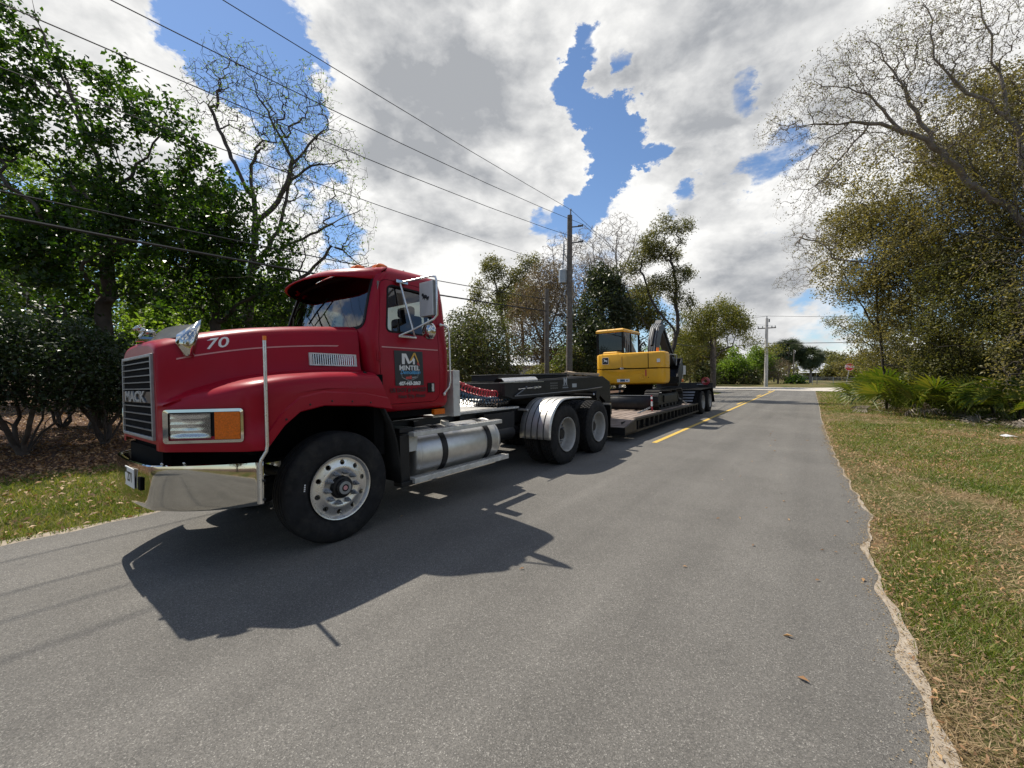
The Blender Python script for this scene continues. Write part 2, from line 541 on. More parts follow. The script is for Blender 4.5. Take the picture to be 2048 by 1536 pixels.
class MB:
    """collects shapes and links them as ONE mesh object"""

    def __init__(s, off=(0, 0, 0)):
        s.v, s.f, s.m = [], [], []
        s.cur = 0

    def mat(s, i):
        s.cur = i
        return s

    def add(s, vs_, fs):
        b = len(s.v)
        s.v.extend([tuple(map(float, p)) for p in vs_])
        s.f.extend([tuple(b + i for i in f) for f in fs])
        s.m.extend([s.cur] * len(fs))
        return s

    def box(s, lo, hi, M=None):
        x0, y0, z0 = lo
        x1, y1, z1 = hi
        vv = [(x0, y0, z0), (x1, y0, z0), (x1, y1, z0), (x0, y1, z0), (x0, y0, z1), (x1, y0, z1), (x1, y1, z1), (x0, y1, z1)]
        if M is not None:
            vv = [M @ Vector(p) for p in vv]
        return s.add(vv, [(0, 3, 2, 1), (4, 5, 6, 7), (0, 1, 5, 4), (1, 2, 6, 5), (2, 3, 7, 6), (3, 0, 4, 7)])

    def bar(s, a, b, w, h, up=(0, 0, 1)):
        a, b = Vector(a), Vector(b)
        d = (b - a).normalized()
        u = d.cross(Vector(up))
        if u.length < 1e-4:
            u = d.cross(Vector((1, 0, 0)))
        u.normalize()
        w_ = u.cross(d)
        vv = []
        for p in (a, b):
            for i, j in ((-1, -1), (1, -1), (1, 1), (-1, 1)):
                vv.append(p + u * w / 2 * i + w_ * h / 2 * j)
        return s.add(vv, [(3, 2, 1, 0), (4, 5, 6, 7), (0, 1, 5, 4), (1, 2, 6, 5), (2, 3, 7, 6), (3, 0, 4, 7)])

    def cyl(s, a, b, r0, r1=None, n=16, cap=True):
        r1 = r0 if r1 is None else r1
        a, b = Vector(a), Vector(b)
        u, w = perp(b - a)
        vv = []
        for p, r in ((a, r0), (b, r1)):
            for i in range(n):
                t = 2 * math.pi * i / n
                vv.append(p + (u * math.cos(t) + w * math.sin(t)) * r)
        fs = [(i, i + n, (i + 1) % n + n, (i + 1) % n) for i in range(n)]
        if cap:
            fs += [tuple(range(n)), tuple(range(2 * n - 1, n - 1, -1))]
        return s.add(vv, fs)

    def tube(s, pts, r, n=8, cap=True):
        pts = [Vector(p) for p in pts]
        rs = r if isinstance(r, (list, tuple)) else [r] * len(pts)
        vv = []
        u = None
        for i, p in enumerate(pts):
            d = (pts[min(i + 1, len(pts) - 1)] - pts[max(i - 1, 0)]).normalized()
            if u is None:
                u, w = perp(d)
            else:
                u = (u - d * u.dot(d)).normalized()
                w = d.cross(u)
            for k in range(n):
                t = 2 * math.pi * k / n
                vv.append(p + (u * math.cos(t) + w * math.sin(t)) * rs[i])
        fs = []
        for i in range(len(pts) - 1):
            for k in range(n):
                fs.append((i * n + k, i * n + (k + 1) % n, (i + 1) * n + (k + 1) % n, (i + 1) * n + k))
        if cap:
            fs += [tuple(range(n - 1, -1, -1)), tuple(range((len(pts) - 1) * n, len(pts) * n))]
        return s.add(vv, fs)

    def lathe(s, prof, c, axis='X', n=48, sgn=1, closed=False):
        """prof: (t, r) list; axis coordinate c_axis - sgn*t"""
        vv = []
        for (t, r) in prof:
            for i in range(n):
                a = 2 * math.pi * i / n
                ca, sa = math.cos(a) * r, math.sin(a) * r
                if axis == 'X':
                    vv.append((c[0] - sgn * t, c[1] + ca, c[2] + sa))
                elif axis == 'Y':
                    vv.append((c[0] + ca, c[1] - sgn * t, c[2] + sa))
                else:
                    vv.append((c[0] + ca, c[1] + sa, c[2] - sgn * t))
        fs = []
        m = len(prof)
        for j in range(m if closed else m - 1):
            j2 = (j + 1) % m
            for i in range(n):
                q = (j * n + i, j * n + (i + 1) % n, j2 * n + (i + 1) % n, j2 * n + i)
                fs.append(q if sgn < 0 else q[::-1])
        return s.add(vv, fs)

    def prism(s, poly, axis, d0, d1, fn=None):
        """poly in the two other axes (cyclic order y,z for X; x,z for Y; x,y for Z)"""
        def P(a, b, d):
            return {'X': (d, a, b), 'Y': (a, d, b), 'Z': (a, b, d)}[axis]
        n = len(poly)
        vv = [P(a, b, d0) for a, b in poly] + [P(a, b, d1) for a, b in poly]
        if fn:
            vv = [fn(*p) for p in vv]
        fs = [tuple(range(n - 1, -1, -1)), tuple(range(n, 2 * n))] + [(i, (i + 1) % n, (i + 1) % n + n, i + n) for i in range(n)]
        return s.add(vv, fs)

    def loft(s, rings, closed=True, cap0=False, cap1=False):
        n = len(rings[0])
        vv = [p for r in rings for p in r]
        fs = []
        for j in range(len(rings) - 1):
            for i in range(n if closed else n - 1):
                i2 = (i + 1) % n
                fs.append((j * n + i, j * n + i2, (j + 1) * n + i2, (j + 1) * n + i))
        if cap0:
            fs.append(tuple(range(n - 1, -1, -1)))
        if cap1:
            fs.append(tuple(range((len(rings) - 1) * n, len(rings) * n)))
        return s.add(vv, fs)

    def ball(s, c, r, n=10, m=6):
        rx, ry, rz = (r, r, r) if isinstance(r, (int, float)) else r
        rings = []
        for j in range(m + 1):
            t = -math.pi / 2 + math.pi * j / m
            cr = max(math.cos(t), 0.02)
            rings.append([(c[0] + rx * cr * math.cos(2 * math.pi * i / n), c[1] + ry * cr * math.sin(2 * math.pi * i / n), c[2] + rz * math.sin(t)) for i in range(n)])
        return s.loft(rings, True, True, True)

    def mesh(s, name, mats, smooth=None, org=(0, 0, 0)):
        if not isinstance(mats, (list, tuple)):
            mats = [mats]
        mats = [MATS[m] if isinstance(m, str) else m for m in mats]
        o = np.array(org, float)
        me = new_mesh(name, np.array(s.v, float) - o, s.f, mats, s.m)
        bm = bmesh.new()
        bm.from_mesh(me)
        bmesh.ops.recalc_face_normals(bm, faces=bm.faces)
        bm.to_mesh(me)
        bm.free()
        if smooth:
            me.polygons.foreach_set('use_smooth', np.ones(len(me.polygons), dtype=bool))
            me.set_sharp_from_angle(angle=R(smooth))
        return me

    def build(s, name, mats, parent=None, smooth=None, org=(0, 0, 0), bevel=0.0, label=None):
        me = s.mesh(name, mats, smooth, org)
        o = link(name, me, parent)
        if bevel:
            b = o.modifiers.new('bevel', 'BEVEL')
            b.width = bevel
            b.segments = 2
            b.limit_method = 'ANGLE'
            b.angle_limit = R(40)
            b.harden_normals = False
        if label:
            o['label'] = label
        return o


def boolean(a, b, op):
    """returns a new mesh = a op b ; a, b are meshes"""
    oa = bpy.data.objects.new('tmp_a', a)
    ob = bpy.data.objects.new('tmp_b', b)
    COL.objects.link(oa)
    COL.objects.link(ob)
    md = oa.modifiers.new('b', 'BOOLEAN')
    md.object = ob
    md.operation = op
    md.solver = 'EXACT'
    dg = bpy.context.evaluated_depsgraph_get()
    dg.update()
    me = bpy.data.meshes.new_from_object(oa.evaluated_get(dg))
    bpy.data.objects.remove(oa)
    bpy.data.objects.remove(ob)
    return me


def smooth_mesh(me, ang=35):
    me.polygons.foreach_set('use_smooth', np.ones(len(me.polygons), dtype=bool))
    me.set_sharp_from_angle(angle=R(ang))
    return me


def text_geo(txt, size, align='CENTER', bold=0.0, shear=0.0, width=1.0):
    cu = bpy.data.curves.new('txt', 'FONT')
    cu.body = txt
    cu.size = size
    cu.align_x = align
    cu.align_y = 'CENTER'
    cu.offset = bold
    cu.shear = shear
    cu.resolution_u = 3
    cu.extrude = 0.0
    o = bpy.data.objects.new('txt', cu)
    COL.objects.link(o)
    dg = bpy.context.evaluated_depsgraph_get()
    dg.update()
    me = bpy.data.meshes.new_from_object(o.evaluated_get(dg))
    vv = [(v.co.x * width, v.co.y) for v in me.vertices]
    ff = [tuple(p.vertices) for p in me.polygons]
    bpy.data.objects.remove(o)
    bpy.data.meshes.remove(me)
    return vv, ff


def add_text(mb, txt, c, ux, uy, size, thick=0.0, **kw):
    vv, ff = text_geo(txt, size, **kw)
    c, ux, uy = Vector(c), Vector(ux).normalized(), Vector(uy).normalized()
    n = ux.cross(uy)
    if thick:
        a = [c + ux * x + uy * y for x, y in vv]
        b = [p + n * thick for p in a]
        k = len(a)
        from collections import Counter
        cnt = Counter()
        for f in ff:
            for i in range(len(f)):
                cnt[(f[i], f[(i + 1) % len(f)])] += 1
        side = [(e[0], e[1], e[1] + k, e[0] + k) for e in cnt if (e[1], e[0]) not in cnt]
        mb.add(a + b, [f[::-1] for f in ff] + [tuple(i + k for i in f) for f in ff] + side)
    else:
        mb.add([c + ux * x + uy * y for x, y in vv], ff)
    return mb


def copy_tree(o, parent=None):
    c = o.copy()
    COL.objects.link(c)
    if parent is not None:
        c.parent = parent
    for ch in o.children:
        copy_tree(ch, c)
    return c


def round_poly(pts, r, n=4):
    out = []
    k = len(pts)
    for i in range(k):
        p = np.array(pts[i], float)
        a = np.array(pts[i - 1], float) - p
        b = np.array(pts[(i + 1) % k], float) - p
        la, lb = np.linalg.norm(a), np.linalg.norm(b)
        rr = min(r, la * .45, lb * .45)
        p0, p1 = p + a / la * rr, p + b / lb * rr
        for j in range(n + 1):
            t = j / n
            out.append(tuple((1 - t) ** 2 * p0 + 2 * t * (1 - t) * p + t * t * p1))
    return out
# ================================================================== SETTING
TAN = math.tan(R(1.5))


def gnd(px, py, z=0.0):
    d = ray(px, py)
    t = (z - CAM_H) / d[2]
    return np.array([0, 0, CAM_H]) + d * t


EDGE = np.array([gnd(*p)[:2] for p in ((1863, 1523), (1833, 1392), (1802, 1306), (1767, 1200), (1726, 1092), (1742, 1040), (1706, 982), (1668, 911), (1641, 836))])
EDGE = np.vstack([[[.62, -60], [.56, -6], [.60, -1.5], [.52, .6]], EDGE, [[.28, 24], [.24, 38], [.22, 47.2]]])
SAND = np.array([gnd(*p)[:2] for p in ((1934, 1536), (1883, 1397), (1828, 1290), (1782, 1179), (1734, 1092), (1750, 1040), (1712, 982), (1673, 911), (1645, 836))])
SAND = np.vstack([[[.9, -60], [.8, -6], [.86, -1.5], [.72, .6]], SAND, [[.36, 24], [.31, 38], [.29, 47.2]]])


def edge_x(y):
    y = np.asarray(y, float)
    return np.interp(y, EDGE[:, 1], EDGE[:, 0]) + .030 * np.sin(y * 7.3 + 1) * np.exp(-np.abs(y) / 18) + .014 * np.exp(-np.abs(y) / 10) * np.sin(y * 13.7)


def sand_x(y):
    y = np.asarray(y, float)
    return np.maximum(np.interp(y, EDGE[:, 1], EDGE[:, 0]) + (.22 + .85 * np.exp(-np.maximum(y - 2, 0) / 3.0)) * (np.interp(y, SAND[:, 1], SAND[:, 0]) - np.interp(y, EDGE[:, 1], EDGE[:, 0])) + .04 * np.exp(-np.abs(y) / 9) * np.sin(y * 4.1) + .015 * np.exp(-np.abs(y) / 9) * np.sin(y * 15 + 2), edge_x(y) + .02)


LEFT_X = -6.32


def left_x(y):
    y = np.asarray(y, float)
    return LEFT_X + .03 * np.sin(y * 3.1) + .02 * np.sin(y * 11.3 + 1)


def road_z(x):
    return np.where(np.asarray(x) < -3.47, -(-3.47 - np.asarray(x)) * TAN, 0.0)


def vnoise(x, y, s=1.0, seed=0):
    """cheap smooth pseudo noise, about -1..1"""
    r = np.random.default_rng(seed)
    t = 0
    for k in range(6):
        a = r.uniform(0, 6.28)
        f = s * r.uniform(.6, 1.9)
        t = t + np.sin((x * np.cos(a) + y * np.sin(a)) * f + r.uniform(0, 6.28))
    return t / 3.0


def ground_material():
    m = bpy.data.materials.new('verge ground')
    m.use_nodes = True
    nt = m.node_tree
    N, L = nt.nodes, nt.links
    b = N['Principled BSDF']
    b.inputs['Roughness'].default_value = 1.0
    b.inputs['Specular IOR Level'].default_value = 0.1
    tc = N.new('ShaderNodeTexCoord')

    def noise(s, d=6, r=.6):
        n = N.new('ShaderNodeTexNoise')
        n.inputs['Scale'].default_value = s
        n.inputs['Detail'].default_value = d
        n.inputs['Roughness'].default_value = r
        L.new(tc.outputs['Object'], n.inputs['Vector'])
        return n.outputs['Fac']

    def mr(v, a, b_, c=0, d=1):
        n = N.new('ShaderNodeMapRange')
        L.new(v, n.inputs['Value'])
        for k, x in zip(('From Min', 'From Max', 'To Min', 'To Max'), (a, b_, c, d)):
            n.inputs[k].default_value = x
        return n.outputs[0]

    def mix(f, a, c):
        n = N.new('ShaderNodeMix')
        n.data_type = 'RGBA'
        if isinstance(f, float):
            n.inputs[0].default_value = f
        else:
            L.new(f, n.inputs[0])
        for i, v in ((6, a), (7, c)):
            if isinstance(v, tuple):
                n.inputs[i].default_value = (*v, 1)
            else:
                L.new(v, n.inputs[i])
        return n.outputs[2]

    grass = mix(mr(noise(1.1), .35, .65), (.060, .085, .018), (.120, .130, .036))
    straw = mix(mr(noise(22, 8, .7), .3, .7), (.14, .088, .048), (.36, .25, .140))
    g2 = mix(mr(noise(.55, 8, .65), .44, .62), grass, straw)
    g2 = mix(mr(noise(60, 4, .6), .3, .75, 0, .5), g2, (.045, .040, .018))
    litter = mix(mr(noise(9, 9, .75), .3, .7), (.045, .026, .018), (.17, .11, .080))
    sx = N.new('ShaderNodeSeparateXYZ')
    L.new(tc.outputs['Object'], sx.inputs[0])
    ad = N.new('ShaderNodeMath')
    ad.operation = 'ADD'
    L.new(sx.outputs[0], ad.inputs[0])
    L.new(mr(noise(.5), 0, 1, -1.2, 1.2), ad.inputs[1])
    left = mr(ad.outputs[0], -9.6, -10.8)
    sy = mr(sx.outputs[1], 40, 44, 1, 0)
    mm = N.new('ShaderNodeMath')
    mm.operation = 'MULTIPLY'
    L.new(left, mm.inputs[0])
    L.new(sy, mm.inputs[1])
    col = mix(mm.outputs[0], g2, litter)
    right = mr(ad.outputs[0], 6.0, 8.5)
    col = mix(right, col, litter)
    L.new(col, b.inputs['Base Color'])
    bp = N.new('ShaderNodeBump')
    bp.inputs['Strength'].default_value = .8
    bp.inputs['Distance'].default_value = .03
    L.new(noise(28, 8, .7), bp.inputs['Height'])
    L.new(bp.outputs[0], b.inputs['Normal'])
    return m


def asphalt_material(name, base=.105, light=.30):
    m = bpy.data.materials.new(name)
    m.use_nodes = True
    nt = m.node_tree
    N, L = nt.nodes, nt.links
    b = N['Principled BSDF']
    b.inputs['Specular IOR Level'].default_value = .35
    tc = N.new('ShaderNodeTexCoord')

    def noise(s, d=4, r=.6):
        n = N.new('ShaderNodeTexNoise')
        n.inputs['Scale'].default_value = s
        n.inputs['Detail'].default_value = d
        n.inputs['Roughness'].default_value = r
        L.new(tc.outputs['Object'], n.inputs['Vector'])
        return n.outputs['Fac']

    def mr(v, a, b_, c=0, d=1):
        n = N.new('ShaderNodeMapRange')
        L.new(v, n.inputs['Value'])
        for k, x in zip(('From Min', 'From Max', 'To Min', 'To Max'), (a, b_, c, d)):
            n.inputs[k].default_value = x
        return n.outputs[0]

    def mix(f, a, c):
        n = N.new('ShaderNodeMix')
        n.data_type = 'RGBA'
        L.new(f, n.inputs[0])
        for i, v in ((6, a), (7, c)):
            if isinstance(v, tuple):
                n.inputs[i].default_value = (*v, 1)
            else:
                L.new(v, n.inputs[i])
        return n.outputs[2]
    g = base
    vo = N.new('ShaderNodeTexVoronoi')
    vo.inputs['Scale'].default_value = 190
    L.new(tc.outputs['Object'], vo.inputs['Vector'])
    sep_ = N.new('ShaderNodeSeparateColor')
    L.new(vo.outputs['Color'], sep_.inputs[0])
    stone = mix(sep_.outputs[0], (g * .68, g * .645, g * .58), (g * 1.36, g * 1.28, g * 1.14))
    stone = mix(mr(sep_.outputs[1], .90, .97), stone, (light, light * .95, light * .85))
    stone = mix(mr(noise(420, 3), .52, .72), stone, (g * .40, g * .39, g * .37))
    big = mr(noise(.45, 8, .7), .3, .7, .80, 1.16)
    mul = N.new('ShaderNodeVectorMath')
    mul.operation = 'SCALE'
    L.new(stone, mul.inputs[0])
    L.new(big, mul.inputs['Scale'])
    # wheel-path streaks along the road
    mp = N.new('ShaderNodeMapping')
    mp.inputs['Scale'].default_value = (1.6, .05, 1)
    L.new(tc.outputs['Object'], mp.inputs['Vector'])
    st = N.new('ShaderNodeTexNoise')
    st.inputs['Scale'].default_value = 1.2
    st.inputs['Detail'].default_value = 5
    L.new(mp.outputs[0], st.inputs['Vector'])
    mul2 = N.new('ShaderNodeVectorMath')
    mul2.operation = 'SCALE'
    L.new(mul.outputs[0], mul2.inputs[0])
    L.new(mr(st.outputs['Fac'], .3, .7, .84, 1.14), mul2.inputs['Scale'])
    # dark oily drips
    vd = N.new('ShaderNodeTexVoronoi')
    vd.inputs['Scale'].default_value = 1.1
    L.new(tc.outputs['Object'], vd.inputs['Vector'])
    sp = mr(vd.outputs['Distance'], .03, .075, 1, 0)
    sc2 = N.new('ShaderNodeSeparateColor')
    L.new(vd.outputs['Color'], sc2.inputs[0])
    mm = N.new('ShaderNodeMath')
    mm.operation = 'MULTIPLY'
    L.new(sp, mm.inputs[0])
    L.new(mr(sc2.outputs[0], .6, .62, 0, .55), mm.inputs[1])
    col = mix(mm.outputs[0], mul2.outputs[0], (g * .3, g * .29, g * .28))
    # pale scuffs
    col = mix(mr(noise(2.3, 10, .75), .66, .80, 0, .35), col, (light, light * .97, light * .9))
    L.new(col, b.inputs['Base Color'])
    b.inputs['Roughness'].default_value = .82
    bp = N.new('ShaderNodeBump')
    bp.inputs['Strength'].default_value = .55
    bp.inputs['Distance'].default_value = .006
    L.new(vo.outputs['Distance'], bp.inputs['Height'])
    L.new(bp.outputs[0], b.inputs['Normal'])
    return m


MATS['ground'] = ground_material()
MATS['asphalt'] = asphalt_material('asphalt', .143, .30)
pmat('cross road', (.52, .47, .40), .9, var=.12, scale=2, bump=.2, bscale=30)
pmat('sand', (.30, .25, .19), 1.0, var=.2, scale=14, bump=.5, bscale=70, col2=(.42, .36, .28), dirt=.85, dscale=22, dcol=(.22, .17, .12))
pmat('yellow line', (.64, .42, .075), .75, var=.15, scale=20, dirt=.55, dscale=16, dcol=(.22, .17, .09))

# ground sheet
gx = [-700, -120, -40, -20, -12, -8, -6.9, -6.25, -5.9, -3.47, .1, .45, 1.5, 4, 8, 15, 40, 120, 700]


def ground_z(x):
    return -0.012 + float(np.where(x < -3.47, -(-3.47 - max(x, -6.5)) * TAN, 0.0))


gy = [-300, -100, -40, -20, -10, -5, 0, 5, 10, 20, 30, 47.3, 58, 80, 140, 300, 900]
gv = [(x, y, ground_z(x)) for y in gy for x in gx]
gf = [(j * len(gx) + i, j * len(gx) + i + 1, (j + 1) * len(gx) + i + 1, (j + 1) * len(gx) + i) for j in range(len(gy) - 1) for i in range(len(gx) - 1)]
tag(link('ground', new_mesh('ground', gv, gf, [MATS['ground']])), kind='structure')

# asphalt road
ys = np.concatenate([np.linspace(-60, -2, 20), np.linspace(-1.9, 14, 320), np.linspace(14.2, 47.6, 120)])
rows = []
for y in ys:
    xr, xl = float(edge_x(y)), float(left_x(y))
    if y > 38:                                              # the mouth widens at the junction
        xl -= (y - 38) ** 2 * .055
    xs = [xl, -5.2, -4.3, -3.47, -2, -.8, xr]
    rows.append([(x, y, float(road_z(max(x, -6.5)))) for x in xs])
mb = MB()
mb.loft(rows, closed=False)
tag(mb.build('road', 'asphalt', smooth=40), kind='structure')
# sandy shoulder
mb = MB()
mb.loft([[(float(edge_x(y)) - .05, y, -.0025), (float(sand_x(y)), y, -.0025)] for y in ys], closed=False)
tag(mb.build('sand_shoulder', 'sand'), kind='structure')
mb = MB()
mb.loft([[(float(left_x(y)) - .16 - .05 * math.sin(y * 4.3) - .03 * math.sin(y * 13), y, float(road_z(LEFT_X)) - .006), (float(left_x(y)) + .05, y, float(road_z(LEFT_X)) - .006)] for y in ys if y < 37], closed=False)
tag(mb.build('sand_edge', 'sand'), kind='structure')
# pale cross road at the junction
mb = MB()
cr = []
for x in np.linspace(-150, 150, 121):
    y0 = 47.3 + .4 * math.sin(x * .2) - (0 if x > 0 else .004 * x * x * (x > -12))
    y1 = 57.5 + min(30, max(0, x - 1.5) * 2.6)
    cr.append([(x, y0, .012 - .05 * (x < -6)), (x, (y0 + 54.5) / 2, .016 - .05 * (x < -6)), (x, y1, .02 - .05 * (x < -6))])
mb.loft(cr, closed=False)
tag(mb.build('cross_road', 'cross road'), kind='structure')
# yellow centre markings: the solid line, then each dash
mb = MB()
for a in np.arange(9.45, 46.5, 1.0):
    b_ = min(a + 1.0, 46.6)
    mb.add([(-2.985, a, .004), (-2.875, a, .004), (-2.875, b_, .004), (-2.985, b_, .004)], [(0, 1, 2, 3)])
o = mb.build('road_marking', 'yellow line')
tag(o, kind='structure')
dash = None
for a, b_ in ((24.0, 27.0), (33.2, 36.2), (42.4, 45.4)):
    mb = MB()
    mb.add([(-3.215, a, .004), (-3.105, a, .004), (-3.105, b_, .004), (-3.215, b_, .004)], [(0, 1, 2, 3)])
    tag(mb.build('road_marking', 'yellow line'), kind='structure')


# ------------------------------------------------------------------ grass and litter (uncountable)
def polar(n, r0, r1, a0, a1, rng):
    r = np.exp(rng.uniform(np.log(r0), np.log(r1), n))
    a = rng.uniform(R(a0), R(a1), n)
    return r * np.sin(a), r * np.cos(a), r


def blades(name, x, y, z, w, h, mat, rng, lean=.55):
    n = len(x)
    a = rng.uniform(0, 6.283, n)
    ux, uy = np.cos(a), np.sin(a)
    la = rng.uniform(0, 6.283, n)
    ln = h * np.abs(rng.normal(lean, .35, n))
    V = np.zeros((n, 3, 3))
    V[:, 0] = np.stack([x - ux * w / 2, y - uy * w / 2, z - .005], 1)
    V[:, 1] = np.stack([x + ux * w / 2, y + uy * w / 2, z - .005], 1)
    V[:, 2] = np.stack([x + np.cos(la) * ln, y + np.sin(la) * ln, z + h], 1)
    me = poly_mesh(name, V.reshape(-1, 3), 3, MATS[mat], rng.random(n))
    o = link(name, me)
    return tag(o, kind='stuff')


def flats(name, x, y, z, s, mat, rng, tilt=.5, asp=.45):
    n = len(x)
    nrm = np.stack([rng.normal(0, tilt, n), rng.normal(0, tilt, n), np.ones(n)], 1)
    return leafquads(name, np.stack([x, y, z], 1), s, nrm, mat, rng, asp)


def leafquads(name, C, s, nrm, mat, rng, asp=.5, fold=.18):
    n = len(C)
    nrm = nrm / np.linalg.norm(nrm, axis=1, keepdims=True)
    t = rng.normal(size=(n, 3))
    t -= nrm * np.sum(t * nrm, 1, keepdims=True)
    t /= np.linalg.norm(t, axis=1, keepdims=True) + 1e-9
    b = np.cross(nrm, t)
    s = np.asarray(s)[:, None] * np.ones((n, 1))
    V = np.zeros((n, 4, 3))
    V[:, 0] = C - t * s * .5
    V[:, 1] = C + b * s * asp * .5 + nrm * s * fold - t * s * .06
    V[:, 2] = C + t * s * .5
    V[:, 3] = C - b * s * asp * .5 + nrm * s * fold - t * s * .06
    return poly_mesh(name, V.reshape(-1, 3), 4, MATS[mat], rng.random(n))


rng = np.random.default_rng(5)
x, y, r = polar(430000, 1.7, 46, -4, 80, rng)
k = (x > sand_x(y) - .03 + .10 * np.abs(rng.normal(size=len(x)))) & (x < 9.5) & (y < 47.0)
green = vnoise(x, y, 1.3, 3) + .5 * vnoise(x, y, 3.7, 4) + .25 * rng.normal(size=len(x)) - .35 * np.clip((x - 4) / 3, 0, 1) - .9 * np.exp(-((x - sand_x(y)) / .22) ** 2) + .15
kg = k & (green > -.35)
ks = ((x > sand_x(y) - .10 * np.abs(rng.normal(size=len(x)))) & (x > edge_x(y) + .01) & (x < 9.5) & (y < 47)) & (green <= .25) & (rng.random(len(x)) < .85)
blades('grass', x[kg], y[kg], np.full(kg.sum(), -.012), .0045 + .0011 * r[kg], rng.uniform(.016, .052, kg.sum()) * (1 + .03 * r[kg]), 'grass blade', rng, .8)
blades('dry_grass', x[ks], y[ks], np.full(ks.sum(), -.012), .004 + .0011 * r[ks], rng.uniform(.006, .030, ks.sum()) * (1 + .03 * r[ks]), 'grass straw', rng, 2.6)
x, y, r = polar(120000, 1.7, 42, -2, 80, rng)
k = (x > edge_x(y) + .02) & ((x > sand_x(y)) | (rng.random(len(x)) < .5)) & (x < 11) & (rng.random(len(x)) < np.clip((r - 2) / 7, .22, 1)) & (vnoise(x, y, .8, 8) + .35 * np.clip((x - 2) / 3, -.5, 1) + .9 * np.exp(-((x - sand_x(y)) / .35) ** 2) + .45 * np.exp(-((r - 11) / 4.5) ** 2) + .5 * rng.normal(size=len(x)) > .50)
me = flats('leaf_litter', x[k], y[k], rng.uniform(.0, .03, k.sum()), rng.uniform(.014, .040, k.sum()) * (1 + .07 * r[k]), 'fallen leaf', rng, .5, .30)
tag(link('leaf_litter', me), kind='stuff')
# left verge and wood floor
x, y, r = polar(190000, 5, 40, -118, -55, rng)
zl = ground_z(-8)
k = (x < left_x(y) - .06) & (x > -10.4 + .5 * vnoise(x, y, 1.2, 2))
blades('grass', x[k], y[k], np.full(k.sum(), zl), .005 + .0010 * r[k], rng.uniform(.03, .09, k.sum()), 'grass blade', rng, .8)
x, y, r = polar(60000, 6, 40, -118, -55, rng)
k = (x < -9.6 + .5 * vnoise(x, y, 1.2, 2)) | ((x < left_x(y) - .02) & (rng.random(len(x)) < .10))
me = flats('leaf_litter', x[k], y[k], zl + rng.uniform(.01, .05, k.sum()), rng.uniform(.04, .08, k.sum()) * (1 + .02 * r[k]), 'fallen leaf', rng, .5, .45)
tag(link('leaf_litter', me), kind='stuff')
# a few leaves blown onto the asphalt
x = np.concatenate([rng.uniform(-.9, .55, 46), rng.uniform(-6.2, .2, 26)])
y = np.concatenate([rng.uniform(2.5, 14, 46), rng.uniform(1.2, 20, 26)])
k = x < edge_x(y)
me = flats('fallen_leaves', x[k], y[k], road_z(x[k]) + .008, rng.uniform(.02, .06, k.sum()), 'fallen leaf', rng, .2, .4)
tag(link('fallen_leaves', me), kind='stuff')

# loose grit along the crumbling asphalt edge
y = rng.uniform(1.8, 16, 3800)
x = edge_x(y) + rng.normal(.0, .05, len(y))
me = flats('road_grit', x, y, np.full(len(x), .004), rng.uniform(.004, .011, len(x)) * (1 + .08 * y), 'grass straw', rng, .35, .8)
tag(link('road_grit', me), kind='stuff')
# ================================================================== TREES
def grow(skel, pts, bf=.35, step=.35, jit=.05, rng=None, kink=.10):
    """skel: polylines (first = trunk); pts: points to reach. returns positions, parents, n_skeleton"""
    P, par = [], []
    for li, line in enumerate(skel):
        line = [np.array(p, float) for p in line]
        d = [0.0]
        for a, b in zip(line[:-1], line[1:]):
            d.append(d[-1] + np.linalg.norm(b - a))
        n = max(2, int(d[-1] / step) + 1)
        tt = np.linspace(0, d[-1], n)
        L_ = np.stack([np.interp(tt, d, [p[i] for p in line]) for i in range(3)], 1)
        # soften the corners of the polyline
        for _ in range(3):
            L_[1:-1] = (L_[:-2] + 2 * L_[1:-1] + L_[2:]) / 4
        L_[1:] += rng.normal(0, jit, (n - 1, 3))
        if li == 0:
            prev = -1
        else:
            A = np.array(P)
            prev = int(np.argmin(np.linalg.norm(A - L_[0], axis=1)))
            L_ = L_[1:]
        for p in L_:
            P.append(p)
            par.append(prev)
            prev = len(P) - 1
    ns = len(P)
    P = np.array(P)
    plen = np.zeros(ns)
    for i in range(1, ns):
        plen[i] = plen[par[i]] + np.linalg.norm(P[i] - P[par[i]])
    pts = np.asarray(pts)
    n = len(pts)
    if n == 0:
        return P, np.array(par), ns
    best = np.full(n, 1e9)
    bj = np.zeros(n, int)
    for j in range(ns):
        if j < 3 and ns > 6:
            continue
        c = np.linalg.norm(pts - P[j], axis=1) + bf * plen[j]
        m = c < best
        best[m] = c[m]
        bj[m] = j
    allP = np.vstack([P, np.zeros((n, 3))])
    par = list(par)
    pl = list(plen)
    alive = np.ones(n, bool)
    cnt = ns
    rem = np.arange(n)
    bp, bb, bq = pts.copy(), best.copy(), bj.copy()
    for _ in range(n):
        i = int(np.argmin(bb))
        p = bp[i]
        j = bq[i]
        allP[cnt] = p
        par.append(j)
        L0 = pl[j] + float(np.linalg.norm(p - allP[j]))
        pl.append(L0)
        bb[i] = 1e9
        d = bp - p
        c = np.sqrt(np.einsum('ij,ij->i', d, d)) + bf * L0
        m = (c < bb) & (bb < 1e8)
        bb[m] = c[m]
        bq[m] = cnt
        cnt += 1
    P, par = allP[:cnt], np.array(par)
    # kink every branch edge once
    idx = np.arange(ns, cnt)
    pa = par[idx]
    L_ = np.linalg.norm(P[idx] - P[pa], axis=1, keepdims=True)
    mid = (P[idx] + P[pa]) / 2 + rng.normal(0, kink, (len(idx), 3)) * L_
    P2 = np.vstack([P, mid])
    par2 = np.concatenate([par, pa])
    par2[idx] = cnt + np.arange(len(idx))
    return P2, par2, ns


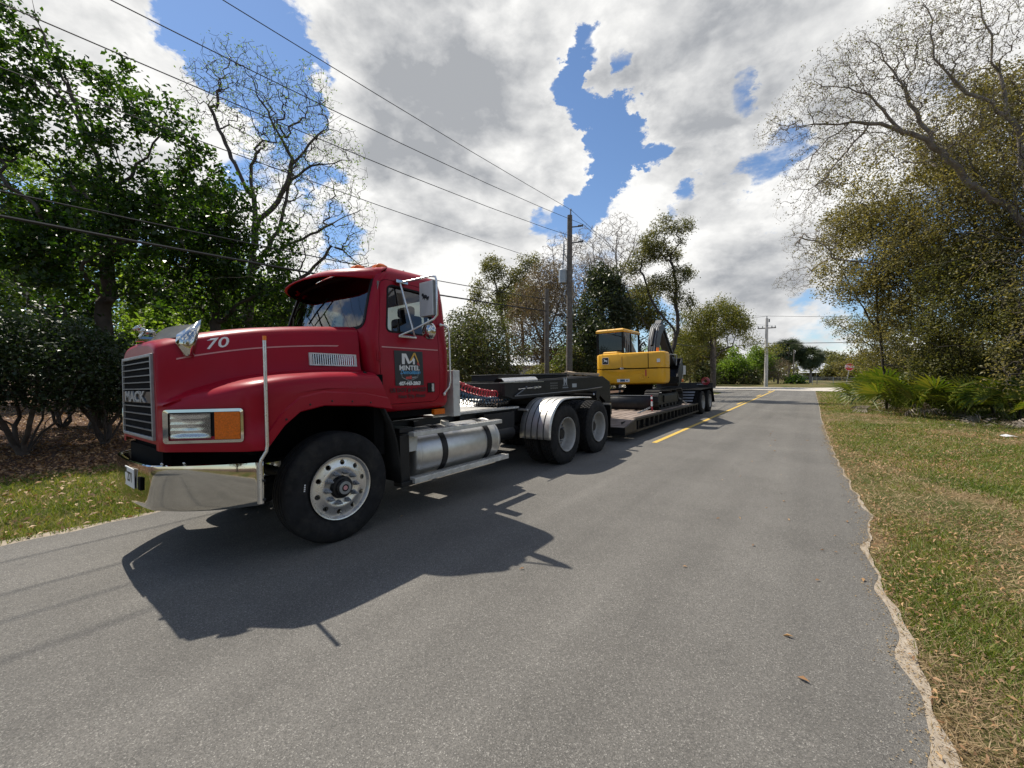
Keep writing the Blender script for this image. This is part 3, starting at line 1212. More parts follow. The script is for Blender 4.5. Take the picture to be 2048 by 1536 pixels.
def topo(par):
    n = len(par)
    ch = [[] for _ in range(n)]
    root = 0
    for i, p in enumerate(par):
        if p >= 0:
            ch[p].append(i)
    order, st = [], [root]
    while st:
        i = st.pop()
        order.append(i)
        st.extend(ch[i])
    return order, ch


def wood_mesh(name, P, par, r_tip, r_root, mat, kthin=3, kthick=8, thr=.035):
    order, ch = topo(par)
    n = len(P)
    tips = np.zeros(n)
    for i in order[::-1]:
        if not ch[i]:
            tips[i] = 1
        if par[i] >= 0:
            tips[par[i]] += tips[i]
    T = max(tips[0], 2)
    e = math.log(max(r_root / r_tip, 1.01)) / math.log(T)
    rad = r_tip * tips ** e
    main = np.full(n, -1)
    for i in range(n):
        if ch[i]:
            main[i] = max(ch[i], key=lambda c: tips[c])
    dirs = np.zeros((n, 3))
    ok = par >= 0
    dirs[ok] = P[ok] - P[par[ok]]
    dirs /= np.linalg.norm(dirs, axis=1, keepdims=True) + 1e-9
    nd = dirs.copy()
    hm = main >= 0
    nd[hm] += dirs[main[hm]]
    nd /= np.linalg.norm(nd, axis=1, keepdims=True) + 1e-9
    E_ = np.where(ok)[0]
    ismain = main[par[E_]] == E_
    meshes = []
    for thick in (True, False):
        sel = (rad[E_] > thr) == thick
        e_ = E_[sel]
        if len(e_) == 0:
            continue
        k = kthick if thick else kthin
        im = ismain[sel]
        d0 = np.where(im[:, None], nd[par[e_]], dirs[e_])
        r0 = np.where(im, rad[par[e_]], np.minimum(rad[e_] * 1.25, rad[par[e_]]))
        if not thick:
            r0 = np.minimum(r0, rad[e_] * 1.6)
        d1, r1 = nd[e_], rad[e_]
        ref = np.array([.31, .17, .05])
        th = np.arange(k) * 2 * math.pi / k

        def ring(c, d, r):
            u = np.cross(d, ref)
            u /= np.linalg.norm(u, axis=1, keepdims=True) + 1e-9
            w = np.cross(d, u)
            return c[:, None] + r[:, None, None] * (u[:, None] * np.cos(th)[None, :, None] + w[:, None] * np.sin(th)[None, :, None])
        V = np.concatenate([ring(P[par[e_]], d0, r0), ring(P[e_], d1, r1)], 1)          # (m, 2k, 3)
        m = len(e_)
        base = (np.arange(m) * 2 * k)[:, None, None]
        i = np.arange(k)
        q = np.stack([i, (i + 1) % k, (i + 1) % k + k, i + k], 1)[None]
        meshes.append((V.reshape(-1, 3), (base + q).reshape(-1, 4)))
    V = np.vstack([a for a, _ in meshes])
    off = 0
    Fs = []
    for a, f in meshes:
        Fs.append(f + off)
        off += len(a)
    return index_mesh(name, V, np.vstack(Fs), MATS[mat]), rad, tips


def in_blobs(blobs, n, rng, gap=0.0, hollow=0.0, gs=1.6, seed=1):
    """random points in a union of ellipsoids (c, r); gap: share removed by noise"""
    vol = np.array([np.prod(np.ones(3) * b[1]) * (b[2] if len(b) > 2 else 1) for b in blobs])
    cnt = rng.multinomial(int(n * (1 + gap * 1.5)), vol / vol.sum())
    out = []
    for b, c in zip(blobs, cnt):
        v = rng.normal(size=(c, 3))
        v /= np.linalg.norm(v, axis=1, keepdims=True)
        u = rng.uniform(hollow ** 3, 1, c) ** (1 / 3)
        out.append(np.array(b[0]) + v * u[:, None] * np.ones(3) * b[1])
    Q = np.vstack(out)
    if gap:
        nz = vnoise(Q[:, 0] + Q[:, 2] * .7, Q[:, 1] - Q[:, 2] * .6, gs, seed) + .6 * vnoise(Q[:, 0] * 1.1 - Q[:, 2], Q[:, 1] + Q[:, 2] * 1.2, gs * 2.1, seed + 5)
        Q = Q[nz > np.quantile(nz, gap * .8)]
    return Q[rng.permutation(len(Q))[:n]]


def tree(name, label, cat, skel, blobs, n_pts, r_root, bark, leaf=None, r_tip=.006, bf=.35, group=None, seed=0, gap=.25, leafgap=None, step=.35, jit=.04, kthin=3, kink=.10, rag=0):
    """leaf: dict(n, size, mat, spread, up) ; crown leaves gather round the outer twigs"""
    rng = np.random.default_rng(100 + seed)
    base = np.array(skel[0][0], float)
    if rag:
        blobs = ragged(blobs, seed, rag)
    pts = in_blobs(blobs, n_pts, rng, gap, seed=seed) if n_pts else np.zeros((0, 3))
    if len(pts):
        pts = pts[pts[:, 2] > -.05]
    P, par, ns = grow(skel, pts, bf, step, jit, rng, kink)
    root = empty(name, base, label, cat, group)
    me, rad, tips = wood_mesh('trunk', P - base, par, r_tip, r_root, bark, kthin)
    link('trunk', me, root)
    if leaf:
        for li, lf in enumerate(leaf if isinstance(leaf, list) else [leaf]):
            cand = np.where(tips <= lf.get('tips', 2.5))[0]
            cand = cand[cand >= (0 if lf.get('skel') else ns)]
            c = P[rng.choice(cand, lf['n'])]
            C = c + rng.normal(0, lf.get('spread', .18), (lf['n'], 3)) * np.array([1, 1, lf.get('flat', .8)])
            if lf.get('fill'):
                k = int(lf['n'] * lf['fill'])
                C[:k] = in_blobs(blobs, k, rng, lf.get('gap', .35), seed=seed)[:k] if True else C[:k]
            if lf.get('below') is not None:
                pass
            nrm = rng.normal(size=(len(C), 3)) + np.array([0, 0, lf.get('up', .7)])
            s = lf['size'] * rng.uniform(.6, 1.3, len(C))
            lm = leafquads('crown', C - base, s, nrm, lf['mat'], rng, lf.get('asp', .5))
            link('crown' if li == 0 else lf.get('name', 'new_growth'), lm, root)
    return root


def B(px, py, d, rpx, rd=None, asp=1.0):
    """ellipsoid crown lobe centred at photo pixel px,py, depth d; rpx pixel radius there"""
    r = rpx / F_PX * d
    return (at(px, py, d), np.array([r, r, r * asp]) if rd is None else np.array([max(r, .1), rd, r * asp]))


def ragged(blobs, seed=0, k=3, f=.5):
    r_ = np.random.default_rng(5000 + seed)
    out = []
    for b in blobs:
        c, r = np.array(b[0]), np.ones(3) * b[1]
        out.append((c, r * .82, b[2] if len(b) > 2 else 1))
        for _ in range(k):
            v = r_.normal(size=3)
            v /= np.linalg.norm(v)
            out.append((c + v * r * r_.uniform(.7, 1.05), r * r_.uniform(.3, f), b[2] if len(b) > 2 else 1))
    return out


def S(d, *pp):
    """polyline through photo pixels at depth d (each pp = px, py[, depth])"""
    return [at(p[0], p[1], p[2] if len(p) > 2 else d) for p in pp]


def foot(px, d, z=-.09):
    p = at(px, 748, d)
    p[2] = z
    return p


# ---- left: the big broadleaf trees over the verge
d = 11.5
tree('broadleaf_tree', 'tall dark broadleaf tree at the left edge with a bent trunk rising above', 'tree',
     [[foot(190, 12.5)] + S(12.2, (196, 780), (205, 640), (222, 520), (212, 430), (192, 300), (150, 210), (110, 130), (70, 20), (40, -90)),
      S(12, (210, 430), (270, 330), (330, 260), (380, 240)),
      S(12, (205, 600), (290, 585), (370, 560), (450, 545), (520, 560)),
      S(12, (190, 300), (130, 200), (60, 130), (-20, 90)),
      S(12, (215, 480), (120, 420), (20, 380), (-90, 300))],
     [B(260, 330, d, 110, 1.3), B(340, 260, d, 85, 1.1), B(120, 330, d + .5, 110, 1.3, .9), B(60, 170, d + 1, 100, 1.2, .5), B(30, 430, d, 150, 1.5), B(200, 470, d, 140, 1.4),
      B(330, 420, d, 100, 1.3), B(395, 340, d, 50, .8), B(-70, 260, d, 130, 1.5, .8), B(180, 130, d + .5, 90, 1.0, .4), B(300, 520, d, 100, 1.3), B(100, 560, d, 110, 1.3), B(20, 60, d + 1, 90, 1, .35), B(250, 220, d, 70, .9, .6)],
     1500, .21, 'bark dark', [dict(n=25000, size=.150, mat='leaf broad', spread=.13, up=.9, tips=2, asp=.62)], seed=1, gap=.62, bf=.22)
tree('broadleaf_tree', 'green broadleaf tree behind the truck hood with a limb arching over the hood', 'tree',
     [[foot(430, 15)] + S(15, (432, 720), (428, 640), (440, 560), (470, 480), (500, 420)),
      S(15, (430, 650), (500, 590), (560, 560), (590, 545)),
      S(15, (432, 600), (380, 540), (350, 470))],
     [B(470, 520, 15, 90, 2), B(520, 590, 15, 70, 1.6), B(400, 560, 15, 90, 1.8), B(470, 440, 15, 70, 1.5), B(400, 440, 15, 70, 1.5), B(540, 480, 15, 45, 1)],
     900, .17, 'bark dark', dict(n=15000, size=.165, mat='leaf broad', spread=.2, up=.9, tips=3, asp=.6), seed=2, gap=.35, bf=.25)
tree('bare_tree', 'bare tree with many upswept curling grey branches behind the green trees', 'tree',
     [[foot(490, 18)] + S(18, (492, 700), (498, 600), (505, 520), (512, 450), (506, 390), (500, 330)),
      S(18, (512, 450), (560, 400), (590, 330), (560, 270), (520, 200), (500, 150)),
      S(18, (505, 520), (560, 500), (620, 470), (680, 440), (720, 420)),
      S(18, (500, 560), (570, 430), (575, 360), (630, 330), (700, 320)),
      S(18, (506, 400), (470, 330), (440, 260), (415, 200)),
      S(18, (498, 600), (600, 560), (650, 520), (660, 480), (720, 530)),
      S(18, (590, 330), (640, 260), (680, 230))],
     [B(500, 200, 18, 105, 1.4), B(590, 260, 18, 105, 1.4), B(665, 340, 18, 90, 1.3), B(690, 450, 18, 75, 1.3), B(420, 190, 18, 75, 1.2), B(695, 550, 18, 70, 1.3), B(560, 350, 18, 100, 1.4), B(620, 190, 18, 60, 1.2), B(600, 480, 18, 90, 1.2), B(450, 120, 18, 50, 1)],
     5200, .19, 'bark dark', dict(n=3500, size=.10, mat='leaf spring', spread=.10, up=.5), seed=3, gap=.05, r_tip=.0060, bf=.10, jit=.03, kink=.03)
# woodland behind: each crown its own tree
wood = [(40, 600, 21, 150, 0), (200, 560, 24, 150, 1), (330, 590, 20, 90, 2), (400, 640, 25, 110, 3), (300, 660, 17, 70, 4), (520, 630, 26, 90, 5), (-120, 560, 18, 170, 6), (110, 420, 26, 170, 7), (610, 660, 30, 80, 8), (450, 560, 28, 110, 9)]
wl_ = ['sunlit woodland tree seen behind the dark shrub at the far left', 'pale green woodland tree between the two left trunks', 'small bright green tree just behind the truck grille', 'pale leafy tree seen behind the bug shield on the hood',
       'low bright green sapling beside the hood ornament', 'leafy tree behind the truck windscreen, low and pale', 'green woodland tree at the left frame edge under the tall tree', 'tall pale green tree deep behind the bent trunk',
       'distant pale tree seen just left of the cab visor', 'broad pale green tree behind the arching limb']
for (px, py, dd, rp, s) in wood:
    zc_ = at(px, py, dd)
    tree('woodland_tree', wl_[s], 'tree', [[foot(px + 8, dd), foot(px + 4, dd, zc_[2] * .5), zc_ * [1, 1, .9]]],
         [B(px, py, dd, rp, rp / F_PX * dd * .8, .8), B(px - rp * .5, py + rp * .5, dd, rp * .6, None, .9), B(px + rp * .5, py + rp * .6, dd, rp * .55, None, .9)],
         260, .12, 'bark dark', dict(n=int(5200 + 40 * rp), size=.13 + .004 * dd, mat='leaf wood far', spread=.3, up=.9, tips=3, fill=.5), seed=20 + s, gap=.4, rag=2, group='woodland behind the left verge', step=.6)


# ---- left: dark multi-stem shrubs
def shrub(px, dd, w, h, n, leafm, label, seed, nst=6, size=.075, name='evergreen_shrub', group=None, py0=None, nleaf=None, gap=.3, twig=None, low=.18, bark='bark dark', bpx=None):
    rng = np.random.default_rng(400 + seed)
    b0 = foot(px if bpx is None else bpx, dd, -.09 if px < 1500 else -.012)
    top = foot(px, dd, b0[2])
    sk = []
    for i in range(nst):
        a = 6.283 * i / nst + rng.uniform(-.4, .4)
        rr = rng.uniform(.25, .7) * w
        hh = rng.uniform(.6, .92) * h
        e = top + np.array([math.cos(a) * rr, math.sin(a) * rr * .8, hh])
        m1 = b0 * .6 + e * .4 + np.array([math.cos(a) * .1, math.sin(a) * .1, -hh * .06])
        sk.append([b0 + np.array([math.cos(a), math.sin(a), 0]) * .05 * (i > 0), m1, e])
    c = top + np.array([0, 0, h * (.5 + low / 2)])
    bl = [(c, np.array([w, w * .85, h * (.5 - low / 2)]))]
    for i in range(4):
        a = rng.uniform(0, 6.28)
        bl.append((c + np.array([math.cos(a) * w * .6, math.sin(a) * w * .5, rng.uniform(-.2, .3) * h]), np.array([w, w, h * .8]) * rng.uniform(.32, .45)))
    return tree(name, label, 'shrub', sk, bl, n, .06 + .012 * h, bark, dict(n=nleaf or n * 22, size=size, mat=leafm, spread=.11, up=1.0, tips=3, fill=.35, gap=gap), seed=seed, gap=gap, group=group, bf=.3, step=.25, r_tip=.005)


shrub(60, 8.2, 1.75, 2.85, 650, 'leaf camellia', 'dark glossy multi-stem shrub at the left frame edge beside the verge', 1, 7, .085, group='dark shrubs behind the left verge', low=.30, bpx=45, nleaf=19000)
shrub(205, 9.6, 1.15, 2.7, 520, 'leaf camellia', 'dark glossy shrub just left of the truck grille', 2, 5, .085, group='dark shrubs behind the left verge', low=.28, nleaf=12000)
shrub(-110, 9.0, 1.6, 3.1, 420, 'leaf camellia', 'dark glossy shrub past the left frame edge', 3, 5, .085, group='dark shrubs behind the left verge', low=.25, nleaf=10000)
shrub(120, 12.5, 1.7, 3.0, 420, 'leaf camellia', 'dark shrub in the second row behind the left verge', 4, 5, .11, group='dark shrubs behind the left verge', low=.3, nleaf=9000)
shrub(330, 13, 1.6, 2.6, 420, 'leaf camellia', 'dark shrub behind the truck hood', 5, 5, .11, group='dark shrubs behind the left verge', low=.15, nleaf=9000)
shrub(480, 16, 2.2, 3.0, 420, 'leaf camellia', 'dark shrub hidden mostly by the truck cab', 6, 5, .12, group='dark shrubs behind the left verge', low=.15, nleaf=9000)

# ---- middle: behind the trailer
shrub(972, 17, 2.35, 4.75, 950, 'leaf shrub', 'round camellia-like shrub right behind the cab with reddish lower leaves', 11, 8, .115, nleaf=21000, low=.12, gap=.28)
shrub(905, 20, 1.6, 3.6, 300, 'leaf shrub', 'green shrub half hidden by the rear edge of the cab', 12, 5, .12, nleaf=8000, low=.1)
shrub(1090, 24, 1.5, 2.3, 300, 'leaf olive', 'low olive shrub at the foot of the short wooden pole', 13, 5, .12, nleaf=7000, low=.05)
tree('magnolia_tree', 'dense dark magnolia tree behind the tall wooden pole and the excavator', 'tree',
     [[foot(1205, 24)] + S(24, (1205, 700), (1203, 620), (1208, 540))],
     [B(1205, 640, 24, 70, 2, 1.3), B(1180, 700, 23, 55, 1.8, 1.2), B(1240, 700, 24, 50, 1.6, 1.2), B(1215, 570, 24, 42, 1.3, 1.1), B(1255, 620, 24, 30, 1), B(1160, 650, 24, 40, 1.3)],
     1000, .18, 'bark dark', dict(n=23000, size=.18, mat='leaf magnolia', spread=.18, up=.6, tips=3, fill=.3), seed=30, gap=.4, rag=3)
shrub(1150, 22.5, 1.5, 3.2, 380, 'leaf shrub', 'pale glossy shrub at the foot of the tall wooden pole', 14, 6, .13, nleaf=9500, low=.05)
tree('twiggy_tree', 'brown twiggy leafless tree behind the short wooden pole', 'tree',
     [[foot(1085, 27)] + S(27, (1085, 740), (1088, 680), (1085, 600)), S(27, (1088, 690), (1050, 610), (1040, 560)), S(27, (1088, 680), (1120, 610), (1130, 560))],
     [B(1080, 640, 27, 75, 2, 1.35), B(1100, 560, 27, 45, 1.4), B(1045, 690, 27, 40, 1.3)],
     3600, .13, 'twig brown', dict(n=15000, size=.12, mat='leaf bud', spread=.15, up=.2), seed=31, gap=.1, bf=.12, r_tip=.012)
tree('twiggy_tree', 'grey brown twiggy tree spreading behind the magnolia', 'tree',
     [[foot(1175, 36)] + S(36, (1175, 700), (1172, 620), (1168, 560)), S(36, (1175, 660), (1220, 600), (1240, 560)), S(36, (1174, 640), (1140, 590), (1120, 550))],
     [B(1180, 570, 36, 75, 2, 1.0), B(1240, 570, 36, 50, 1.5), B(1120, 580, 36, 50, 1.5)],
     2600, .12, 'twig brown', dict(n=7000, size=.13, mat='leaf bud', spread=.15, up=.2), seed=37, gap=.15, bf=.12, r_tip=.013, rag=2)
tree('mossy_tree', 'slender leaning tree with drooping olive tufts between cab and poles', 'tree',
     [[foot(1020, 33)] + S(33, (1015, 680), (1002, 620), (992, 570), (985, 535)), S(33, (1002, 620), (965, 575), (950, 560)), S(33, (995, 590), (1030, 560), (1045, 530))],
     [B(990, 540, 33, 32, 1.2), B(960, 580, 33, 26, 1), B(1030, 555, 33, 28, 1.1), B(1065, 530, 33, 22, 1), B(1000, 600, 33, 30, 1)],
     420, .13, 'bark dark', dict(n=9000, size=.16, mat='leaf olive', spread=.22, up=.1), seed=32, gap=.35, rag=3)
tree('bare_sapling', 'tall pale bare saplings rising behind the tall wooden pole', 'tree',
     [[foot(1150, 31)] + S(31, (1150, 700), (1148, 600), (1140, 520), (1142, 470)), S(31, (1150, 640), (1110, 560), (1105, 500)), S(31, (1150, 620), (1190, 540), (1185, 480))],
     [B(1130, 540, 31, 62, 1.6, 1.3), B(1180, 500, 31, 40, 1.4, 1.3)],
     1500, .10, 'twig pale', dict(n=900, size=.09, mat='leaf bud', spread=.1), seed=33, gap=.1, bf=.10, r_tip=.012)
tree('bare_sapling', 'pale bare tree with fine twigs rising between pole and spreading tree', 'tree',
     [[foot(1240, 34)] + S(34, (1240, 700), (1238, 580), (1232, 520), (1235, 465)), S(34, (1238, 580), (1205, 520)), S(34, (1236, 560), (1270, 490))],
     [B(1235, 490, 34, 50, 1.6, 1.3), B(1275, 510, 34, 40, 1.4), B(1205, 540, 34, 40, 1.4)],
     1500, .10, 'twig pale', dict(n=900, size=.09, mat='leaf bud', spread=.1), seed=34, gap=.1, bf=.10, r_tip=.012)
tree('spreading_tree', 'dark spreading tree with forked trunk and leafy clumps behind the excavator boom', 'tree',
     [[foot(1335, 27)] + S(27, (1338, 720), (1352, 680), (1356, 640), (1350, 600), (1352, 560), (1340, 520)),
      S(27, (1338, 720), (1310, 670), (1285, 640), (1262, 600), (1245, 560)),
      S(27, (1352, 670), (1325, 630), (1300, 600), (1290, 560)),
      S(27, (1225, 575), (1260, 550), (1295, 530), (1315, 515), (1330, 490), (1320, 465)),
      S(27, (1352, 590), (1335, 560), (1315, 540)),
      S(27, (1352, 580), (1368, 545), (1380, 525))],
     [B(1230, 600, 27, 30, .9), B(1210, 560, 27, 24, .8), B(1365, 600, 27, 24, .8), B(1320, 490, 27, 42, 1.2), B(1335, 470, 27, 34, 1), B(1350, 560, 27, 34, 1.1), B(1375, 545, 27, 18, .8), B(1290, 510, 27, 24, .9), B(1270, 530, 27, 24, .9), B(1310, 570, 27, 24, .9), B(1270, 585, 27, 22, .8), B(1345, 500, 27, 30, 1)],
     1300, .15, 'bark dark', dict(n=17000, size=.12, mat='leaf olive', spread=.17, up=.2, tips=2), seed=35, gap=.42, bf=.25, rag=3)
tree('spreading_tree', 'yellow green oak with a low arching limb beside the thin dark pole', 'tree',
     [[foot(1426, 48)] + S(48, (1426, 740), (1424, 700), (1420, 660), (1425, 620)),
      S(48, (1427, 720), (1445, 700), (1465, 690), (1485, 697), (1510, 715), (1530, 722)),
      S(48, (1424, 700), (1400, 680), (1380, 676)), S(48, (1422, 690), (1395, 660), (1385, 640)), S(48, (1424, 680), (1460, 650), (1475, 630))],
     [B(1400, 650, 48, 40, 3.4), B(1440, 640, 48, 42, 3.4), B(1470, 635, 48, 28, 2.6), B(1385, 690, 48, 32, 2.6), B(1430, 615, 48, 24, 2.4), B(1500, 690, 48, 22, 1.8), B(1540, 705, 48, 16, 1.6), B(1370, 640, 48, 22, 2), B(1362, 700, 48, 26, 2), B(1450, 608, 48, 20, 2), B(1480, 660, 48, 26, 2), B(1350, 665, 48, 18, 2)],
     900, .30, 'bark dark', dict(n=20000, size=.21, mat='leaf yellow green', spread=.4, up=.4, tips=3), seed=36, gap=.42, rag=3)
# far side of the cross road
far = [(1470, 735, 66, 34, 'leaf wood far', 'dark green tree behind the concrete pole on its left side'), (1515, 728, 70, 32, 'leaf wood far', 'green tree directly behind the concrete pole'),
       (1500, 755, 64, 18, 'leaf shrub', 'low bushes left of the concrete pole'), (1450, 760, 66, 18, 'leaf shrub', 'low bushes beyond the junction next to the trailer tail'),
       (1556, 738, 68, 28, 'twig', 'brown leafless bushes right of the concrete pole'), (1548, 712, 84, 26, 'leaf olive', 'olive tree behind the left palm'),
       (1590, 766, 66, 14, 'leaf broad', 'clipped dark green bush in front of the two palms'), (1655, 722, 120, 26, 'leaf olive', 'grey distant pine clump right of the right palm'),
       (1680, 730, 100, 30, 'leaf olive', 'distant trees behind the stop sign'), (1720, 735, 95, 34, 'leaf oak brown', 'distant brown trees right of the stop sign'),
       (1380, 730, 62, 34, 'twig', 'brown leafless thicket behind the trailer tail'), (905, 728, 38, 46, 'leaf olive', 'olive tree filling the gap just behind the cab'), (1060, 735, 44, 42, 'leaf olive', 'olive thicket behind the brown twiggy tree'), (1140, 725, 46, 48, 'leaf wood far', 'green tree between and behind the two wooden poles'), (1045, 600, 42, 46, 'leaf olive', 'tall lacy olive tree behind the leaning tufted tree'), (1275, 620, 42, 52, 'leaf olive', 'lacy olive tree filling the gap between magnolia and forked tree'), (1405, 690, 62, 42, 'leaf yellow green', 'pale tree behind the yellow green oak'), (1235, 735, 45, 46, 'leaf olive', 'olive tree behind the excavator cab'), (1305, 728, 50, 46, 'leaf wood far', 'green tree behind the excavator boom'), (1345, 715, 58, 40, 'leaf olive', 'olive tree right of the forked trunk'),
       (1410, 745, 60, 22, 'leaf shrub', 'dark low thicket behind the trailer tail')]
for i, (px, py, dd, rp, lm, lab) in enumerate(far):
    c = at(px, py, dd)
    c[2] = max(c[2], .3)
    tw = lm == 'twig'
    bl = [B(px, py, dd, rp, rp / F_PX * dd), B(px - rp * .6, py + rp * .4, dd, rp * .6), B(px + rp * .6, py + rp * .45, dd, rp * .55)]
    tree('distant_tree' if rp > 20 else 'distant_shrub', lab, 'tree' if rp > 20 else 'shrub', [[foot(px, dd, -.02), foot(px, dd, max(.2, c[2] * .5)), c]], bl,
         900 if tw else 220, .16, 'twig brown' if tw else 'bark dark',
         dict(n=2500 if tw else int(2600 + 150 * rp), size=(.14 if tw else .10 + .0032 * dd), mat='leaf bud' if tw else lm, spread=.25 if tw else .5, up=.5, tips=3, fill=0 if tw else .5),
         seed=50 + i, gap=.3, rag=2, group='trees beyond the junction', step=.8, r_tip=.012)
# distant tree line closing the horizon
rngf = np.random.default_rng(77)
C = []
for i in range(170):
    a = rngf.uniform(-1.35, 1.15)
    rr = rngf.uniform(95, 170)
    cx, cy = math.sin(a) * rr, math.cos(a) * rr
    if cy < 62 or (-20 < cx < 14 and cy < 130):
        continue
    h = rngf.uniform(4.5, 9) * (1 if cx < -20 or cx > 18 else .7)
    q = rngf.normal(size=(420, 3)) * np.array([3.6, 3.6, h * .24]) + np.array([cx, cy, h * .5])
    C.append(q[q[:, 2] > 0])
C = np.vstack(C)
me = leafquads('treeline', C, rngf.uniform(.6, 1.2, len(C)), rngf.normal(size=(len(C), 3)) + [0, 0, .6], 'leaf olive', rngf, .6)
tag(link('treeline', me), kind='stuff')


# palms
def fan(r, nl, rng, width=.05, spread=2.5, droop=.25):
    """one fan leaf: leaflets radiating from the petiole tip, in its own frame (x forward, z up)"""
    V, A = [], []
    for i in range(nl):
        a = -spread / 2 + spread * i / (nl - 1)
        L_ = r * (1 - .25 * abs(a) / spread) * rng.uniform(.9, 1.05)
        dx, dy = math.cos(a), math.sin(a)
        px_, py_ = -dy, dx
        zt = -droop * r * rng.uniform(.6, 1.4)
        p0 = (0, 0, 0)
        m = .55
        w = width * r
        p1 = (dx * L_ * m + px_ * w, dy * L_ * m + py_ * w, .05 * r)
        p2 = (dx * L_, dy * L_, zt)
        p3 = (dx * L_ * m - px_ * w, dy * L_ * m - py_ * w, .02 * r)
        V += [p0, p1, p2, p3]
        A.append(rng.random())
    return np.array(V), A


def palmetto(loc, n, size, label, seed, dead=0.0, group='saw palmettos along the right verge', spread=1.0):
    rng = np.random.default_rng(900 + seed)
    root = empty('saw_palmetto', loc, label, 'palmetto', group)
    for i in range(n):
        isd = rng.random() < dead
        me = (DEAD if isd else FRONDS)[rng.integers(0, 5)]
        o = link('frond', me, root)
        az = rng.uniform(0, 6.283)
        el = rng.uniform(.5, 1.45) if not isd else rng.uniform(-.05, .35)
        L_ = size * rng.uniform(.7, 1.15) * (1 - .25 * (el > .9)) * (.62 if isd else 1)
        rr = rng.uniform(0, .55) * spread
        b = Vector((math.cos(az) * rr + rng.normal() * .2 * spread, math.sin(az) * rr + rng.normal() * .2 * spread, 0))
        o.location = b
        o.rotation_euler = (rng.uniform(-1.1, 1.1), -el, az)
        o.scale = (L_, L_, L_)
    return root


rngp = np.random.default_rng(3)


def frond_mesh(mat, droop):
    V, A = fan(.46, 17, rngp, .040, 3.6, droop)
    V = V + np.array([.70, 0, 0])
    w = .010
    V = np.vstack([V, [(0, -w, 0), (.36, -w, .02), (.72, 0, 0), (.36, w, .02)]])
    return poly_mesh('frond', V, 4, MATS[mat], A + [.6])


FRONDS = [frond_mesh('frond green', rngp.uniform(.1, .35)) for _ in range(5)]
DEAD = [frond_mesh('frond dead', rngp.uniform(.3, .6)) for _ in range(5)]
pl = [(1785, 802, 18.6, 15, 1.05), (1800, 806, 17.2, 16, 1.15), (1838, 812, 15.8, 16, 1.1), (1790, 796, 20.5, 14, 1.0), (1855, 790, 18, 16, 1.25), (1815, 785, 20, 14, 1.2), (1890, 800, 16.5, 14, 1.1), (1920, 812, 14.6, 12, 1.0),
      (1985, 806, 14.8, 14, 1.05), (2030, 812, 13.6, 15, 1.05), (2075, 815, 12.8, 14, 1.1), (1950, 790, 17, 10, 1.0)]
plab = ['yellowed saw palmetto second from the left end of the clump', 'bright saw palmetto in front near the left end of the clump', 'saw palmetto at the front middle of the clump', 'golden saw palmetto at the far left end nearest the stop sign',
        'tall green saw palmetto at the back middle of the clump', 'green saw palmetto at the back left of the clump', 'shaded saw palmetto at the right end of the sunlit clump', 'dark low saw palmetto in the gap under the brown oak',
        'saw palmetto behind the pile of dead fronds', 'green saw palmetto at the right frame edge', 'saw palmetto just past the right frame edge', 'dim saw palmetto deep under the brown oak']
for i, (px, py, dd, n, sz) in enumerate(pl):
    palmetto(foot(px, dd, -.012), n + 20, sz * 1.85, plab[i], i, dead=.06 if i < 8 else .12, spread=1.0)
for i_, (px, dd, w, h, lab) in enumerate(((1795, 24, 2.3, 3.6, 'yellow green shrub between the stop sign tree and the brown oaks'), (1935, 17.5, 1.3, 2.3, 'dark green shrub in the gap between the palmettos on the right bank'), (1995, 19, 1.8, 3.0, 'dark shrub behind the frond pile under the oaks'), (1870, 21, 1.6, 2.6, 'dark shrub behind the sunlit palmetto clump'), (2060, 16, 1.6, 3.0, 'dark shrub at the right frame edge under the oaks'))):
    shrub(px, dd, w, h, 320, 'leaf olive' if i_ not in (0, 3) else 'leaf yellow green', lab, 60 + i_, 5, .10, nleaf=11000, low=.02, bark='bark grey')
palmetto(foot(2010, 12.6, -.012), 24, .72, 'pile of dry grey dead palm fronds on the litter at right', 50, dead=1.0, group='dead frond piles', spread=1.5)


def palm(px, dd, pytop, label, seed, rp):
    rng = np.random.default_rng(700 + seed)
    b = foot(px, dd, -.02)
    top = at(px, pytop, dd)
    root = empty('cabbage_palm', b, label, 'palm', 'cabbage palms beyond the junction')
    h = top[2] - b[2]
    MB().tube([(0, 0, 0), (.05, 0, h * .5), (0, 0, h)], [.22, .18, .17], 8).build('trunk', 'bark grey', root, smooth=50)
    V, A = [], []
    size = rp / F_PX * dd
    for i in range(90):
        v, a = fan(size * .62, 20, rng, .03, 3.0, .5)
        v = v + np.array([size * .45, 0, 0])
        el = math.asin(rng.uniform(-.95, .99))
        M = Matrix.Rotation(rng.uniform(0, 6.283), 3, 'Z') @ Matrix.Rotation(-el, 3, 'Y') @ Matrix.Rotation(rng.uniform(-1.4, 1.4), 3, 'X')
        V.append(v @ np.array(M).T + np.array([0, 0, h]))
        A += a
    link('crown', poly_mesh('crown', np.vstack(V), 4, MATS['palm frond'], A), root)


palm(1577, 76, 703, 'taller cabbage palm left of the white roofed house', 1, 30)
palm(1621, 74, 716, 'shorter cabbage palm in front of the white roofed house', 2, 27)

